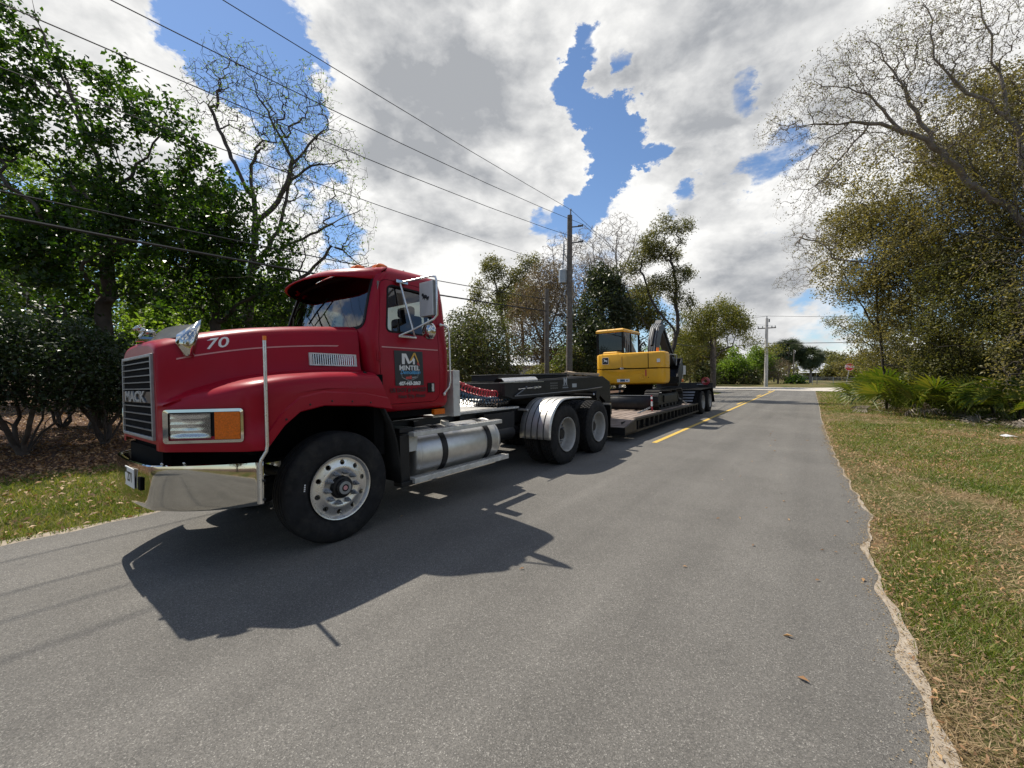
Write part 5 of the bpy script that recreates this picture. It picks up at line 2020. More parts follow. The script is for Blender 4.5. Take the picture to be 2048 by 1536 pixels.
# ------------------------------------------------------------------ bumper
plan = [(0, .772), (.15, .775), (.30, .783), (.42, .790), (.50, .797), (.55, .803), (.585, .812), (.61, .825), (.64, .846), (.70, .892), (.78, .953), (.86, 1.020), (.94, 1.092), (1.02, 1.172), (1.09, 1.255), (1.15, 1.335), (1.18, 1.385)]
prof = [(-.035, .890), (-.012, .900), (.0, .893), (.0035, .86), (.0070, .80), (.0085, .73), (.0075, .66), (.0045, .60), (.0, .562), (-.010, .553), (-.03, .558)]
full = [(-x, y) for x, y in plan[::-1]] + plan[1:]
rings = []
for k, (x, y) in enumerate(full):
    a = np.array(full[max(k - 1, 0)])
    b = np.array(full[min(k + 1, len(full) - 1)])
    t = (b - a) / np.linalg.norm(b - a)
    nrm = np.array([t[1], -t[0]])
    drop = .018 * math.sin(math.pi * min(1, max(0, (abs(x) - .55) / .7)))
    o_ = lambda o, z: o - (z - .73) * .003
    rings.append([(x + nrm[0] * o_(o, z), y + nrm[1] * o_(o, z), z - (drop if z < .7 else 0)) for o, z in prof])
mb = TB()
mb.loft(rings, closed=False)
bump = T.p(mb, 'bumper', 'chrome', smooth=50)
sd = bump.modifiers.new('thick', 'SOLIDIFY')
sd.thickness = .006
mb = TB()
for x in (.66, .78):
    for zz_ in (.912,):
        mb.ball((x, .87 + (x - .66) * .9, zz_), .012, 8, 4)
T.p(mb, 'bumper_bolt', 'chrome', bump, smooth=50)
mb = TB()
mb.box((.0, .764, .69), (.31, .771, .85))
pl_ = T.p(mb, 'licence_plate', 'decal white', bevel=.003)
mb = TB()
add_text(mb, 'Z71', (.18, .7625, .77), (1, 0, 0), (0, 0, 1), .105, bold=.003)
mb.add([(.01, .7625, .80), (.07, .7625, .80), (.07, .7625, .84), (.01, .7625, .84)], [(0, 1, 2, 3)])
T.p(mb, 'plate_lettering', 'decal black', pl_)
mb = TB()
mb.box((.40, .772, .70), (.48, .795, .80))
T.p(mb, 'tow_hole', 'flat black', bump)
# bumper guide pole
mb = TB()
mb.tube([(1.205, 1.355, .57), (1.205, 1.355, .885), (1.212, 1.36, .92), (1.222, 1.395, .985), (1.225, 1.40, 1.03), (1.225, 1.40, 1.875)], .0135, 10)
mb.box((1.165, 1.34, .565), (1.195, 1.375, .895))
gp = T.p(mb, 'guide_pole', 'polished aluminium', smooth=50)
mb = TB()
mb.tube([(1.225, 1.40, 1.87), (1.225, 1.40, 1.905)], .0145, 10)
T.p(mb, 'pole_tip', 'orange lens', gp, smooth=50)
mb = TB()
for zz_ in (.60, .75):
    mb.ball((1.222, 1.372, zz_), .012, 8, 4)
T.p(mb, 'pole_clamp', 'black steel', gp, smooth=50)

# ------------------------------------------------------------------ cab
#      z     w     f(corner)  bulge  r
CABZ = [(1.185, .955, 2.60, .02, 3.60), (1.21, .995, 2.575, .03, 3.64), (1.26, 1.015, 2.56, .03, 3.655), (1.60, 1.025, 2.53, .04, 3.665), (1.90, 1.022, 2.505, .08, 3.665), (2.02, 1.012, 2.50, .14, 3.66),
        (2.08, 1.005, 2.52, .16, 3.66), (2.30, .985, 2.575, .16, 3.655), (2.50, .965, 2.63, .15, 3.65), (2.66, .945, 2.68, .14, 3.635), (2.74, .925, 2.72, .14, 3.62), (2.80, .885, 2.78, .14, 3.59), (2.85, .80, 2.84, .14, 3.53),
        (2.885, .66, 2.92, .12, 3.42), (2.905, .45, 3.02, .08, 3.27)]


def cab_ring(z, w, f, b, r, cf=.10, cr=.13, ins=0.0):
    w, f, r = w - ins, f + ins, r - ins
    H = []
    for i in range(9):                                     # front half, centre to corner
        x = (w - cf) * i / 8
        H.append((x, f - b * (1 - (x / w) ** 2)))
    y_end = H[-1][1]
    for j in range(1, 6):
        t = j / 5
        p0, p1, p2 = np.array(H[8]), np.array([w, f]), np.array([w, f + cf])
        H.append(tuple((1 - t) ** 2 * p0 + 2 * t * (1 - t) * p1 + t * t * p2))
    for j in range(1, 5):
        H.append((w, f + cf + (r - cr - f - cf) * j / 4))
    for j in range(1, 6):
        t = j / 5
        H.append(tuple((1 - t) ** 2 * np.array([w, r - cr]) + 2 * t * (1 - t) * np.array([w, r]) + t * t * np.array([w - cr, r])))
    for j in range(1, 5):
        H.append(((w - cr) * (1 - j / 4), r))
    L_ = [(-x, y) for x, y in H[1:-1]][::-1]
    return [(x, y, z) for x, y in H + L_]


def dense_z(ins=0.0):
    arr = np.array(CABZ)
    zs = sorted(set(list(arr[:, 0]) + list(np.linspace(2.1, 2.7, 9))))
    out = []
    for z in zs:
        row = [float(np.interp(z, arr[:, 0], arr[:, k])) for k in range(1, 5)]
        out.append((z, *row))
    return out


def cab_w(z):
    a = np.array(CABZ)
    return float(np.interp(z, a[:, 0], a[:, 1]))


def cab_f(z, x):
    a = np.array(CABZ)
    f, b, w = (float(np.interp(z, a[:, 0], a[:, k])) for k in (2, 3, 1))
    return f - b * (1 - (x / w) ** 2)


rows_ = dense_z()
mb = MB()
mb.loft([cab_ring(*r) for r in rows_], True, True, True)
outer = mb.mesh('c', 'red paint', None, O)
mb = MB()
inn = [(z, *r) for z, *r in rows_ if 1.25 < z < 2.86]
mb.loft([cab_ring(z, *r, ins=.035) for z, *r in inn], True, True, True)
shell = boolean(outer, mb.mesh('c2', 'red paint', None, O), 'DIFFERENCE')
# side windows, windscreen, rear window cut out
swin = round_poly([(2.715, 2.075), (2.775, 2.57), (2.83, 2.605), (3.32, 2.585), (3.385, 2.53), (3.385, 2.10), (3.345, 2.07)], .06)
mb = MB().prism(swin, 'X', -1.3, 1.3)
shell = boolean(shell, mb.mesh('k', 'red paint', None, O), 'DIFFERENCE')
wsc = round_poly([(-.905, 2.105), (.905, 2.105), (.845, 2.735), (-.845, 2.735)], .09)
mb = MB().prism(wsc, 'Y', 2.1, 2.86)
shell = boolean(shell, mb.mesh('k', 'red paint', None, O), 'DIFFERENCE')
mb = MB().prism(round_poly([(-.6, 2.15), (.6, 2.15), (.55, 2.6), (-.55, 2.6)], .08), 'Y', 3.4, 3.9)
shell = boolean(shell, mb.mesh('k', 'red paint', None, O), 'DIFFERENCE')
# doors cut free with a real gap
dpoly = round_poly([(2.625, 1.27), (2.60, 1.95), (2.69, 2.62), (2.75, 2.665), (3.40, 2.65), (3.455, 2.58), (3.47, 1.36), (3.40, 1.27)], .07)
dins = round_poly([(2.631, 1.276), (2.606, 1.95), (2.695, 2.616), (2.752, 2.659), (3.398, 2.644), (3.449, 2.578), (3.464, 1.362), (3.397, 1.276)], .07)
doors = []
for s in (1, -1):
    lo, hi = (.60, 1.3) if s > 0 else (-1.3, -.60)
    dm = boolean(shell, MB().prism(dins, 'X', lo, hi).mesh('k', 'red paint', None, O), 'INTERSECT')
    doors.append(dm)
for s in (1, -1):
    lo, hi = (.60, 1.3) if s > 0 else (-1.3, -.60)
    shell = boolean(shell, MB().prism(dpoly, 'X', lo, hi).mesh('k', 'red paint', None, O), 'DIFFERENCE')
cab = T.m(smooth_mesh(shell, 38), 'cab')
# dark jamb behind the door gaps
mb = TB()
for s in (1, -1):
    for a, b_ in zip(dpoly, dpoly[1:] + dpoly[:1]):
        pa = (s * (cab_w(a[1]) - .045), a[0], a[1])
        pb = (s * (cab_w(b_[1]) - .045), b_[0], b_[1])
        if (Vector(pa) - Vector(pb)).length > .004:
            mb.bar(pa, pb, .03, .03, (1, 0, 0))
T.p(mb, 'door_seal', 'flat black')
# glazing
mb = TB()
gr_ = []
for j in range(9):
    z = 2.07 + (2.755 - 2.07) * j / 8
    w = cab_w(z) - .09
    gr_.append([(x, cab_f(z, x) + .016, z) for x in np.linspace(-w, w, 17)])
mb.loft(gr_, closed=False)
T.p(mb, 'windscreen', 'windscreen glass', smooth=60)
mb = TB()
for a, b_ in zip(wsc, wsc[1:] + wsc[:1]):
    pa, pb = (a[0], cab_f(a[1], a[0]) + .004, a[1]), (b_[0], cab_f(b_[1], b_[0]) + .004, b_[1])
    k = max(1, int((Vector(pa) - Vector(pb)).length / .1))
    for i in range(k):
        q = [((a[0] * (1 - t) + b_[0] * t), (a[1] * (1 - t) + b_[1] * t)) for t in (i / k, (i + 1) / k)]
        q3 = [(x, cab_f(z, x) + .002, z) for x, z in q]
        if (Vector(q3[0]) - Vector(q3[1])).length > .002:
            mb.bar(q3[0], q3[1], .032, .016, (0, 1, 0))
T.p(mb, 'windscreen_seal', 'black plastic')
# sun visor
mb = TB()
rt_, rb_, ri_ = [], [], []
for i in range(25):
    t = -1 + i / 12
    x = t * .905
    y_root = cab_f(2.76, min(abs(x), .90)) + .03
    fwd = .30 * (1 - abs(t) ** 5) + .05
    y_tip = y_root - fwd
    zt = 2.80 + .055 * (1 - t * t)
    ztip = 2.675 + .065 * (1 - t * t) - .02
    rt_.append((x, y_root + .05, zt + .012))
    rb_.append((x * 1.0, y_tip, ztip))
    ri_.append((x, (y_root + y_tip) / 2, (zt + ztip) / 2 + .035))
mb.loft([rt_, ri_, rb_], closed=False)
vis = T.p(mb, 'sun_visor', 'red paint', smooth=60)
sd = vis.modifiers.new('thick', 'SOLIDIFY')
sd.thickness = .016
sd.offset = -1
mb = TB()
mb.loft([[(x, y, z - .022) for x, y, z in rt_], [(x, y, z - .022) for x, y, z in ri_], [(x, y + .03, z - .012) for x, y, z in rb_]], closed=False)
T.p(mb, 'visor_underside', 'flat black', vis, smooth=60)  # separate black sheet just below the visor darkens its underside
# roof lamps and horns
for x in (-.72, -.36, 0, .36, .70):
    mb = TB()
    y0 = cab_f(2.80, x) + .14
    z0 = float(np.interp(abs(x), [0, .45, .72], [2.905, 2.895, 2.862]))
    mb.loft([[(x + a * .055, y0 + b_ * .085, z0 - .03) for a, b_ in ((-1, -1), (1, -1), (1, 1), (-1, 1))], [(x + a * .05, y0 + b_ * .07, z0 + .012) for a, b_ in ((-1, -1), (1, -1), (1, 1), (-1, 1))],
             [(x + a * .02, y0 + .015 + b_ * .03, z0 + .036) for a, b_ in ((-1, -1), (1, -1), (1, 1), (-1, 1))]], True, True, True)
    T.p(mb, 'marker_lamp', 'amber lens', bevel=.01)
for x in (.28, -.28):
    mb = TB()
    mb.prism([(2.98, 2.895), (3.16, 2.895), (3.16, 2.985), (3.02, 2.985), (2.98, 2.965)], 'X', x - .05, x + .05)
    T.p(mb, 'roof_horn_box', 'dull aluminium', bevel=.006)
mb = TB()
mb.prism([(3.22, 2.90), (3.36, 2.87), (3.36, 2.96)], 'X', .50, .52)
T.p(mb, 'roof_fin', 'dull aluminium')
# interior
mb = TB()
mb.box((-.93, 2.52, 1.75), (.93, 2.78, 2.06)).box((-.9, 2.55, 1.26), (.9, 3.6, 1.30)).box((-.93, 3.585, 1.3), (-.64, 3.60, 2.6)).box((.64, 3.585, 1.3), (.93, 3.60, 2.6)).box((-.64, 3.585, 1.3), (.64, 3.60, 2.1))
T.p(mb, 'dashboard', 'seat cloth')
for s in (.45, -.45):
    mb = TB()
    mb.box((s - .25, 2.98, 1.55), (s + .25, 3.42, 1.72)).box((s - .25, 3.36, 1.70), (s + .25, 3.50, 2.36)).box((s - .14, 3.38, 2.36), (s + .14, 3.48, 2.50))
    T.p(mb, 'seat', 'seat cloth', bevel=.04)
mb = TB()
cw, uw = Vector((.45, 2.86, 1.98)), Vector((0, .55, -.83)).normalized()
t1, t2 = Vector((1, 0, 0)), uw.cross(Vector((1, 0, 0)))
mb.tube([cw + (t1 * math.cos(a) + t2 * math.sin(a)) * .225 for a in np.linspace(0, 6.283, 25)], .014, 6).bar(cw - t1 * .22, cw + t1 * .22, .03, .012).tube([cw, cw + uw * .25], .025, 6)
T.p(mb, 'steering_wheel', 'black plastic', smooth=50)
# door furniture
for s, dm in ((1, doors[0]), (-1, doors[1])):
    dr_ = T.m(smooth_mesh(dm, 38), 'door')
    mb = TB()
    mb.loft([[(s * (cab_w(z) - .022), y, z) for y in (2.66, 2.95, 3.2, 3.43)] for z in np.linspace(2.03, 2.63, 7)], closed=False)
    T.p(mb, 'door_window', 'side glass', dr_, smooth=60)
    mb = TB()
    for a, b_ in zip(swin, swin[1:] + swin[:1]):
        pa, pb = (s * (cab_w(a[1]) - .006), a[0], a[1]), (s * (cab_w(b_[1]) - .006), b_[0], b_[1])
        if (Vector(pa) - Vector(pb)).length > .002:
            mb.bar(pa, pb, .020, .022, (1, 0, 0))
    T.p(mb, 'window_seal', 'black plastic', dr_)
    mb = TB()
    wv = cab_w(1.5) * s
    quadx = lambda y0, y1, z0, z1, a, b_: mb.box((min(wv + s * a, wv + s * b_), y0, z0), (max(wv + s * a, wv + s * b_), y1, z1))
    quadx(3.265, 3.375, 1.385, 1.50, 0, .010)
    hd = T.p(mb, 'door_handle', 'black plastic', dr_, bevel=.006)
    mb = TB()
    quadx(3.318, 3.352, 1.395, 1.49, .012, .024)
    T.p(mb, 'latch_lever', 'dull aluminium', dr_, bevel=.004)
    if s > 0:
        mb = TB()
        r0 = [(cab_w(1.885) + .0035, y, 1.895 - .002) for y in (2.635, 3.44)]
        r1 = [(cab_w(1.885) + .0035, y, 1.907 - .002) for y in (2.635, 3.44)]
        mb.loft([r0, r1], closed=False)
        T.p(mb, 'door_pinstripe', 'pinstripe', dr_)
        # sign panel with the haulier's artwork
        X0 = 1.0285
        mb = TB()
        pan = [(2.80, 1.475), (3.205, 1.475), (3.195, 1.868), (2.79, 1.868)]
        mb.add([(X0 + .0005 * 0, y, z) for y, z in pan], [(0, 1, 2, 3)])
        pn = T.p(mb, 'door_sign', 'decal black', dr_)
        W = lambda y, z, k=1: (X0 + .0015 * k, 2.998 + y, 1.672 + z)
        fl = lambda mb, pts, k=1: mb.add([W(a, b_, k) for a, b_ in pts], [tuple(range(len(pts)))])
        mb = TB()
        fl(mb, [(-.105, .045), (-.065, .045), (-.065, .15), (-.105, .15)])
        fl(mb, [(-.075, .15), (-.020, .05), (.004, .05), (.004, .075), (-.045, .165), (-.105, .165), (-.105, .15)], 1.3)
        fl(mb, [(.004, .05), (.004, .075), (.05, .125), (.065, .125), (.065, .10)], 1.6)
        fl(mb, [(.050, .045), (.078, .045), (.078, .11), (.050, .11)], 1.2)
        T.p(mb, 'sign_letter', 'decal white', dr_)
        mb = TB()
        add_text(mb, 'MINTEL', W(0, .000), (0, 1, 0), (0, 0, 1), .076, bold=.002, width=1.12)
        T.p(mb, 'sign_lettering', 'decal white', dr_)
        mb = TB()
        add_text(mb, '407-443-2863', W(0, -.175), (0, 1, 0), (0, 0, 1), .054, bold=.003, shear=.2)
        T.p(mb, 'phone_number', 'decal white', dr_)
        mb = TB()
        add_text(mb, 'Demolition', W(.01, -.048), (0, 1, 0), (0, 0, 1), .062, shear=.35, bold=.001)
        T.p(mb, 'sign_script', 'decal blue', dr_)
        mb = TB()                                            # excavator boom over the M
        fl(mb, [(.004, .09), (.030, .085), (.075, .155), (.062, .178)], 2)
        fl(mb, [(.062, .178), (.075, .155), (.125, .06), (.135, .07), (.085, .18)], 2.2)
        T.p(mb, 'sign_boom', 'decal gold', dr_)
        mb = TB()
        fl(mb, [(.118, .072), (.132, .068), (.150, .03), (.118, .038), (.108, .052)], 2.5)
        # truck picture
        fl(mb, [(-.055, -.125), (.030, -.125), (.030, -.088), (.005, -.085), (.0, -.095), (-.055, -.098)], 1)
        T.p(mb, 'sign_truck', 'decal red', dr_)
        mb = TB()
        sh = [(-.125, .045), (-.115, -.06), (-.105, -.105), (0, -.148), (.115, -.105), (.125, -.06), (.135, .03)]
        for a, b_ in zip(sh[:-1], sh[1:]):
            pa, pb = Vector(W(*a, 1)), Vector(W(*b_, 1))
            d_ = (pb - pa).normalized()
            nn = Vector((1, 0, 0)).cross(d_) * .003
            mb.add([pa - nn, pb - nn, pb + nn, pa + nn], [(0, 1, 2, 3)])
        fl(mb, [(.035, -.118), (.095, -.106), (.10, -.095), (.035, -.10)], 1)
        T.p(mb, 'sign_shield', 'galvanised', dr_)
        mb = TB()
        add_text(mb, 'US DOT # 4443227', (1.0290, 2.985, 1.422), (0, 1, 0), (0, 0, 1), .062, bold=.003)
        add_text(mb, 'Next Trip Ahead', (1.0275, 3.03, 1.352), (0, 1, 0), (0, 0, 1), .056, bold=.002)
        T.p(mb, 'door_lettering', 'decal dark red', dr_)


# mirrors
def mirror(s):
    mb = TB()
    mb.box((min(s * 1.13, s * 1.355), 3.085, 2.255), (max(s * 1.13, s * 1.355), 3.15, 2.645))
    mr_ = T.p(mb, 'mirror', 'galvanised', bevel=.006)  # darker than the ribs, so the gaps between them read shaded
    for i in range(11):
        mb = TB()
        x = 1.143 + .20 * i / 10
        mb.box((min(s * (x - .0065), s * (x + .0065)), 3.078, 2.258), (max(s * (x - .0065), s * (x + .0065)), 3.086, 2.642))
        T.p(mb, 'mirror_rib', 'mirror back', mr_)
    mb = TB()                                                # running dog emblem
    for c, r in (((1.225, 2.475), (.040, .022)), ((1.190, 2.500), (.020, .018)), ((1.268, 2.455), (.028, .017))):
        mb.ball((s * c[0], 3.078, c[1]), (r[0], .006, r[1]), 10, 5)
    for a, b_ in (((1.205, 2.468), (1.188, 2.452)), ((1.222, 2.464), (1.215, 2.438)), ((1.262, 2.452), (1.285, 2.430)), ((1.268, 2.455), (1.262, 2.428)), ((1.28, 2.462), (1.298, 2.47))):
        mb.cyl((s * a[0], 3.077, a[1]), (s * b_[0], 3.077, b_[1]), .005, .004, 6)
    T.p(mb, 'mirror_emblem', 'black steel', mr_, smooth=50)
    mb = TB()
    mb.add([(s * 1.14, 3.152, 2.265), (s * 1.345, 3.152, 2.265), (s * 1.345, 3.152, 2.635), (s * 1.14, 3.152, 2.635)], [(0, 1, 2, 3)])
    T.p(mb, 'mirror_glass', 'chrome', mr_)
    mb = TB()
    J = (s * 1.10, 3.0, 2.105)
    mb.tube([(s * .975, 2.95, 2.655), (s * 1.12, 3.03, 2.675), (s * 1.30, 3.10, 2.700), (s * 1.365, 3.115, 2.685), (s * 1.378, 3.118, 2.64), (s * 1.380, 3.118, 2.26), (s * 1.345, 3.10, 2.215), J], .0125, 8)
    mb.tube([(s * .98, 2.93, 2.645), J], .011, 8).tube([J, (s * 1.015, 2.87, 2.035)], .010, 8).tube([J, (s * 1.015, 3.10, 2.035)], .010, 8).tube([(s * 1.018, 2.86, 2.030), (s * 1.018, 3.11, 2.030)], .014, 8)
    T.p(mb, 'mirror_bracket', 'polished aluminium', mr_, smooth=50)
    mb = TB()
    mb.box((min(s * .955, s * 1.0), 2.87, 2.635), (max(s * .955, s * 1.0), 3.03, 2.675))
    T.p(mb, 'mirror_mount', 'chrome', mr_, bevel=.006)
    mb = TB()
    c = Vector((s * 1.245, 3.10, 2.085))
    mb.lathe([(.0, .001), (.003, .03), (.012, .065), (.03, .084), (.052, .096), (.075, .100), (.080, .094), (.08, .001)], (c.x, c.y - .05, c.z), 'Y', 28, -1)
    mb.cyl((c.x, c.y, c.z + .09), (c.x, c.y, c.z + .14), .012, n=8)
    T.p(mb, 'round_mirror', 'chrome', mr_, smooth=60)


mirror(1)
mirror(-1)
# grab handles, cab sill lamp, cab steps
for s in (1, -1):
    mb = TB()
    mb.tube([(s * 1.02, 3.50, 2.215), (s * 1.055, 3.53, 2.21), (s * 1.068, 3.575, 2.18), (s * 1.075, 3.59, 2.12), (s * 1.075, 3.60, 1.52), (s * 1.065, 3.585, 1.44), (s * 1.03, 3.53, 1.36)], .0125, 8)
    mb.ball((s * 1.02, 3.50, 2.215), .022, 8, 5).ball((s * 1.03, 3.53, 1.355), .022, 8, 5)
    T.p(mb, 'grab_handle', 'polished aluminium', smooth=50)
mb = TB()
mb.box((.955, 3.38, 1.105), (1.01, 3.56, 1.172))
T.p(mb, 'side_marker', 'amber lens', bevel=.006)
mb = TB()
mb.box((-.95, 2.62, 1.11), (.95, 3.60, 1.185)).box((-.9, 2.62, .85), (.9, 2.68, 1.2))
T.p(mb, 'cab_floor', 'flat black')
# panel behind the cab
mb = TB()
mb.box((.58, 3.735, 1.055), (.985, 3.86, 1.655))
T.p(mb, 'back_box', 'white paint', bevel=.006)
mb = TB()
mb.box((-.985, 3.735, 1.055), (-.58, 3.86, 1.655))
T.p(mb, 'back_box', 'white paint', bevel=.006)
# wipers, hinges, rivets and seams
for s in (.36, -.30):
    mb = TB()
    P_ = lambda x, z, o: (x, cab_f(z, x) - o, z)
    mb.tube([P_(s, 2.10, .02), P_(s - .06, 2.20, .05), P_(s - .22, 2.36, .035)], .008, 6)
    mb.tube([P_(s - .36, 2.22, .02), P_(s - .22, 2.36, .028), P_(s - .10, 2.50, .02)], .009, 5)
    T.p(mb, 'wiper', 'flat black', smooth=40)
for s in (1, -1):
    for z in (1.40, 1.80):
        mb = TB()
        x = s * (cab_w(z) + .004)
        mb.cyl((x, 2.606, z - .05), (x, 2.606, z + .05), .014, n=10).box((min(x, x - s * .01), 2.575, z - .045), (max(x, x - s * .01) , 2.60, z + .045))
        T.p(mb, 'door_hinge', 'red paint', smooth=40)
    mb = TB()
    for z in np.arange(1.32, 2.6, .085):
        mb.ball((s * (cab_w(z) - .001), 3.505, z), (.006, .008, .008), 8, 4)
    for y in np.arange(2.68, 3.5, .085):
        mb.ball((s * (cab_w(1.235) - .004), y, 1.238), (.006, .008, .008), 8, 4)
    T.p(mb, 'rivets', 'red paint', smooth=50)['kind'] = 'stuff'
    mb = TB()
    q = [(f_ox(y) + .0165, y, f_bz(y) + .045) for y in (1.55, 1.75, 1.95, 2.15, 2.35)]
    for x, y, z in q:
        mb.ball((s * x, y, z), (.006, .010, .010), 8, 4)
    T.p(mb, 'fender_bolts', 'black steel', smooth=50)['kind'] = 'stuff'
# fender support strap
mb = TB()
mb.bar((1.10, 2.36, 1.62), (1.12, 2.505, 1.505), .03, .03).box((1.10, 2.49, 1.47), (1.145, 2.55, 1.525))
T.p(mb, 'hood_latch', 'black plastic')

# ------------------------------------------------------------------ chassis
mb = TB()
for s in (1, -1):
    mb.box((min(s * .40, s * .48), .95, .76), (max(s * .40, s * .48), 8.35, 1.02))
for y in (3.0, 4.3, 5.4, 6.34, 7.0, 7.66, 8.2):
    mb.box((-.40, y - .06, .80), (.40, y + .06, 1.0))
T.p(mb, 'chassis', 'black steel', bevel=.006)
mb = TB()
mb.cyl((-.9, 2.1, .50), (.9, 2.1, .50), .06, n=10).box((-.62, 1.45, .58), (-.52, 2.8, .64)).box((.52, 1.45, .58), (.62, 2.8, .64)).cyl((0, 3.0, .80), (0, 5.6, .72), .06, n=10)
for y in (6.34, 7.66):
    mb.cyl((-.9, y, .535), (.9, y, .535), .085, n=12).ball((0, y, .56), (.22, .26, .24), 14, 8)
    mb.box((-.55, y - .55, .62), (-.47, y + .55, .70)).box((.47, y - .55, .62), (.55, y + .55, .70)).cyl((.3, y + .1, .7), (.3, y + .1, .95), .12, n=12).cyl((-.3, y + .1, .7), (-.3, y + .1, .95), .12, n=12)
for k in range(6):
    y = 5.55 + .05 * k
    mb.cyl((.50, y, .62 + .03 * (k % 3)), (.50, y + .22, .60 + .04 * (k % 2)), .05, n=8)
mb.cyl((.55, 5.0, .62), (.55, 5.5, .62), .12, n=12).box((.45, 4.75, .70), (.62, 5.55, .98))
T.p(mb, 'axles', 'black steel', smooth=40)
mb = TB()
mb.box((-.42, 3.80, 1.03), (.56, 5.45, 1.045))
dk = T.p(mb, 'deck_plate', 'dull aluminium')
mb = TB()
mb.box((.40, 3.72, 1.022), (.60, 5.72, 1.052))
T.p(mb, 'frame_cap', 'dull aluminium', dk)
mb = TB()                                                    # fifth wheel
mb.prism([(-.42, 6.55), (.42, 6.55), (.46, 7.0), (.25, 7.5), (.08, 7.55), (.04, 7.2), (-.04, 7.2), (-.08, 7.55), (-.25, 7.5), (-.46, 7.0)], 'Z', 1.10, 1.16).box((-.45, 6.8, 1.02), (.45, 7.2, 1.10))
T.p(mb, 'fifth_wheel', 'black steel')
# inner splash panel behind the steer wheel
for s in (1, -1):
    mb = TB()
    mb.loft([[(s * x, y, z) for x in (.62, 1.10)] for y, z in ((2.56, 1.26), (2.66, 1.08), (2.73, .85), (2.76, .62), (2.77, .42))], closed=False)
    o = T.p(mb, 'splash_guard', 'black plastic', smooth=60)
    sd = o.modifiers.new('thick', 'SOLIDIFY')
    sd.thickness = .03
    mb = TB()
    mb.box((min(s * .95, s * 1.08), 2.80, .36), (max(s * .95, s * 1.08), 2.93, .92)).box((min(s * .60, s * 1.08), 2.80, .95), (max(s * .60, s * 1.08), 3.0, 1.0)).box((min(s * .98, s * 1.12), 2.78, .36), (max(s * .98, s * 1.12), 3.05, .41))
    T.p(mb, 'step_bracket', 'black steel', bevel=.006)
    # fuel tank and its straps
    mb = TB()
    tc_ = (s * .79, 3.02, .655)
    mb.lathe([(0, .02), (.008, .15), (.02, .24), (.04, .285), (.07, .30), (1.53, .30), (1.56, .285), (1.58, .24), (1.592, .15), (1.60, .02)], tc_, 'Y', 40, -1)
    mb.lathe([(.085, .300), (.09, .304), (.10, .304), (.105, .300)], tc_, 'Y', 40, -1)
    mb.lathe([(1.495, .300), (1.50, .304), (1.51, .304), (1.515, .300)], tc_, 'Y', 40, -1)
    tk = T.p(mb, 'fuel_tank', 'brushed aluminium', smooth=45)
    for y in (3.43, 4.28):
        mb = TB()
        mb.lathe([(0, .302), (0, .310), (.085, .310), (.085, .302)], (s * .79, y, .655), 'Y', 40, -1)
        mb.box((min(s * .47, s * .56), y, .40), (max(s * .47, s * .56), y + .085, 1.0))
        T.p(mb, 'tank_strap', 'black steel', tk, smooth=45)
    mb = TB()
    mb.cyl((s * .82, 3.72, .94), (s * .83, 3.72, .995), .055, n=14)
    T.p(mb, 'fuel_cap', 'dull aluminium', tk, smooth=40)
    for z, y1, hh in ((.925, 4.52, .052), (.405, 4.66, .062)):
        mb = TB()
        mb.box((min(s * 1.05, s * 1.165), 2.93, z - hh / 2), (max(s * 1.05, s * 1.165), y1, z + hh / 2))
        st_ = T.p(mb, 'step_bar', 'dull aluminium', bevel=.006)
        mb = TB()
        for i in range(30):
            y = 2.98 + (y1 - 3.02) * i / 29
            mb.box((min(s * 1.06, s * 1.155), y, z + hh / 2), (max(s * 1.06, s * 1.155), y + .018, z + hh / 2 + .004))
        T.p(mb, 'step_tread', 'polished aluminium', st_)
    mb = TB()
    mb.box((min(s * .99, s * 1.05), 2.935, .72), (max(s * .99, s * 1.05), 3.07, .90))
    T.p(mb, 'tank_placard', 'white paint')
# quarter fenders over the front drive wheels
for s in (1, -1):
    mb = TB()
    prof_ = []
    for a in np.linspace(186, 92, 18):
        prof_.append((6.34 + .615 * math.cos(R(a)), .56 + .615 * math.sin(R(a))))
    prof_ += [(6.55, 1.178), (7.0, 1.168), (7.32, 1.15)]
    xs_ = []
    for i in range(11):
        xs_.append((.60 + .061 * i, 0))
    cols = []
    for (y, z) in prof_:
        cc = Vector((0, y - 6.34, z - .56)).normalized() if y < 6.4 else Vector((0, 0, 1))
        row = []
        for i in range(5):
            for x, o in ((.60 + .124 * i, 0), (.60 + .124 * i + .100, 0), (.60 + .124 * i + .106, -.016), (.60 + .124 * i + .118, -.016)):
                if i == 4 and o:
                    continue
                row.append((s * x, y + cc.y * o, z + cc.z * o))
        row.append((s * 1.225, y - cc.y * .02, z - cc.z * .02))
        cols.append(row)
    mb.loft(cols, closed=False)
    o = T.p(mb, 'quarter_fender', 'fender aluminium', smooth=30)
    sd = o.modifiers.new('thick', 'SOLIDIFY')
    sd.thickness = .006
    for i in range(1, 5):
        mb = TB()
        mb.tube([(s * (.60 + .124 * i - .012), y, z - .004) for y, z in prof_], .007, 6)
        T.p(mb, 'groove_shade', 'black steel', o, smooth=50)  # black tube along each groove stands in for the shade in it
    mb = TB()
    mb.tube([(s * .42, 5.86, .98), (s * .6, 5.86, .98), (s * .7, 5.84, .98)], .02, 8)
    T.p(mb, 'fender_bracket', 'dull aluminium', o, smooth=40)
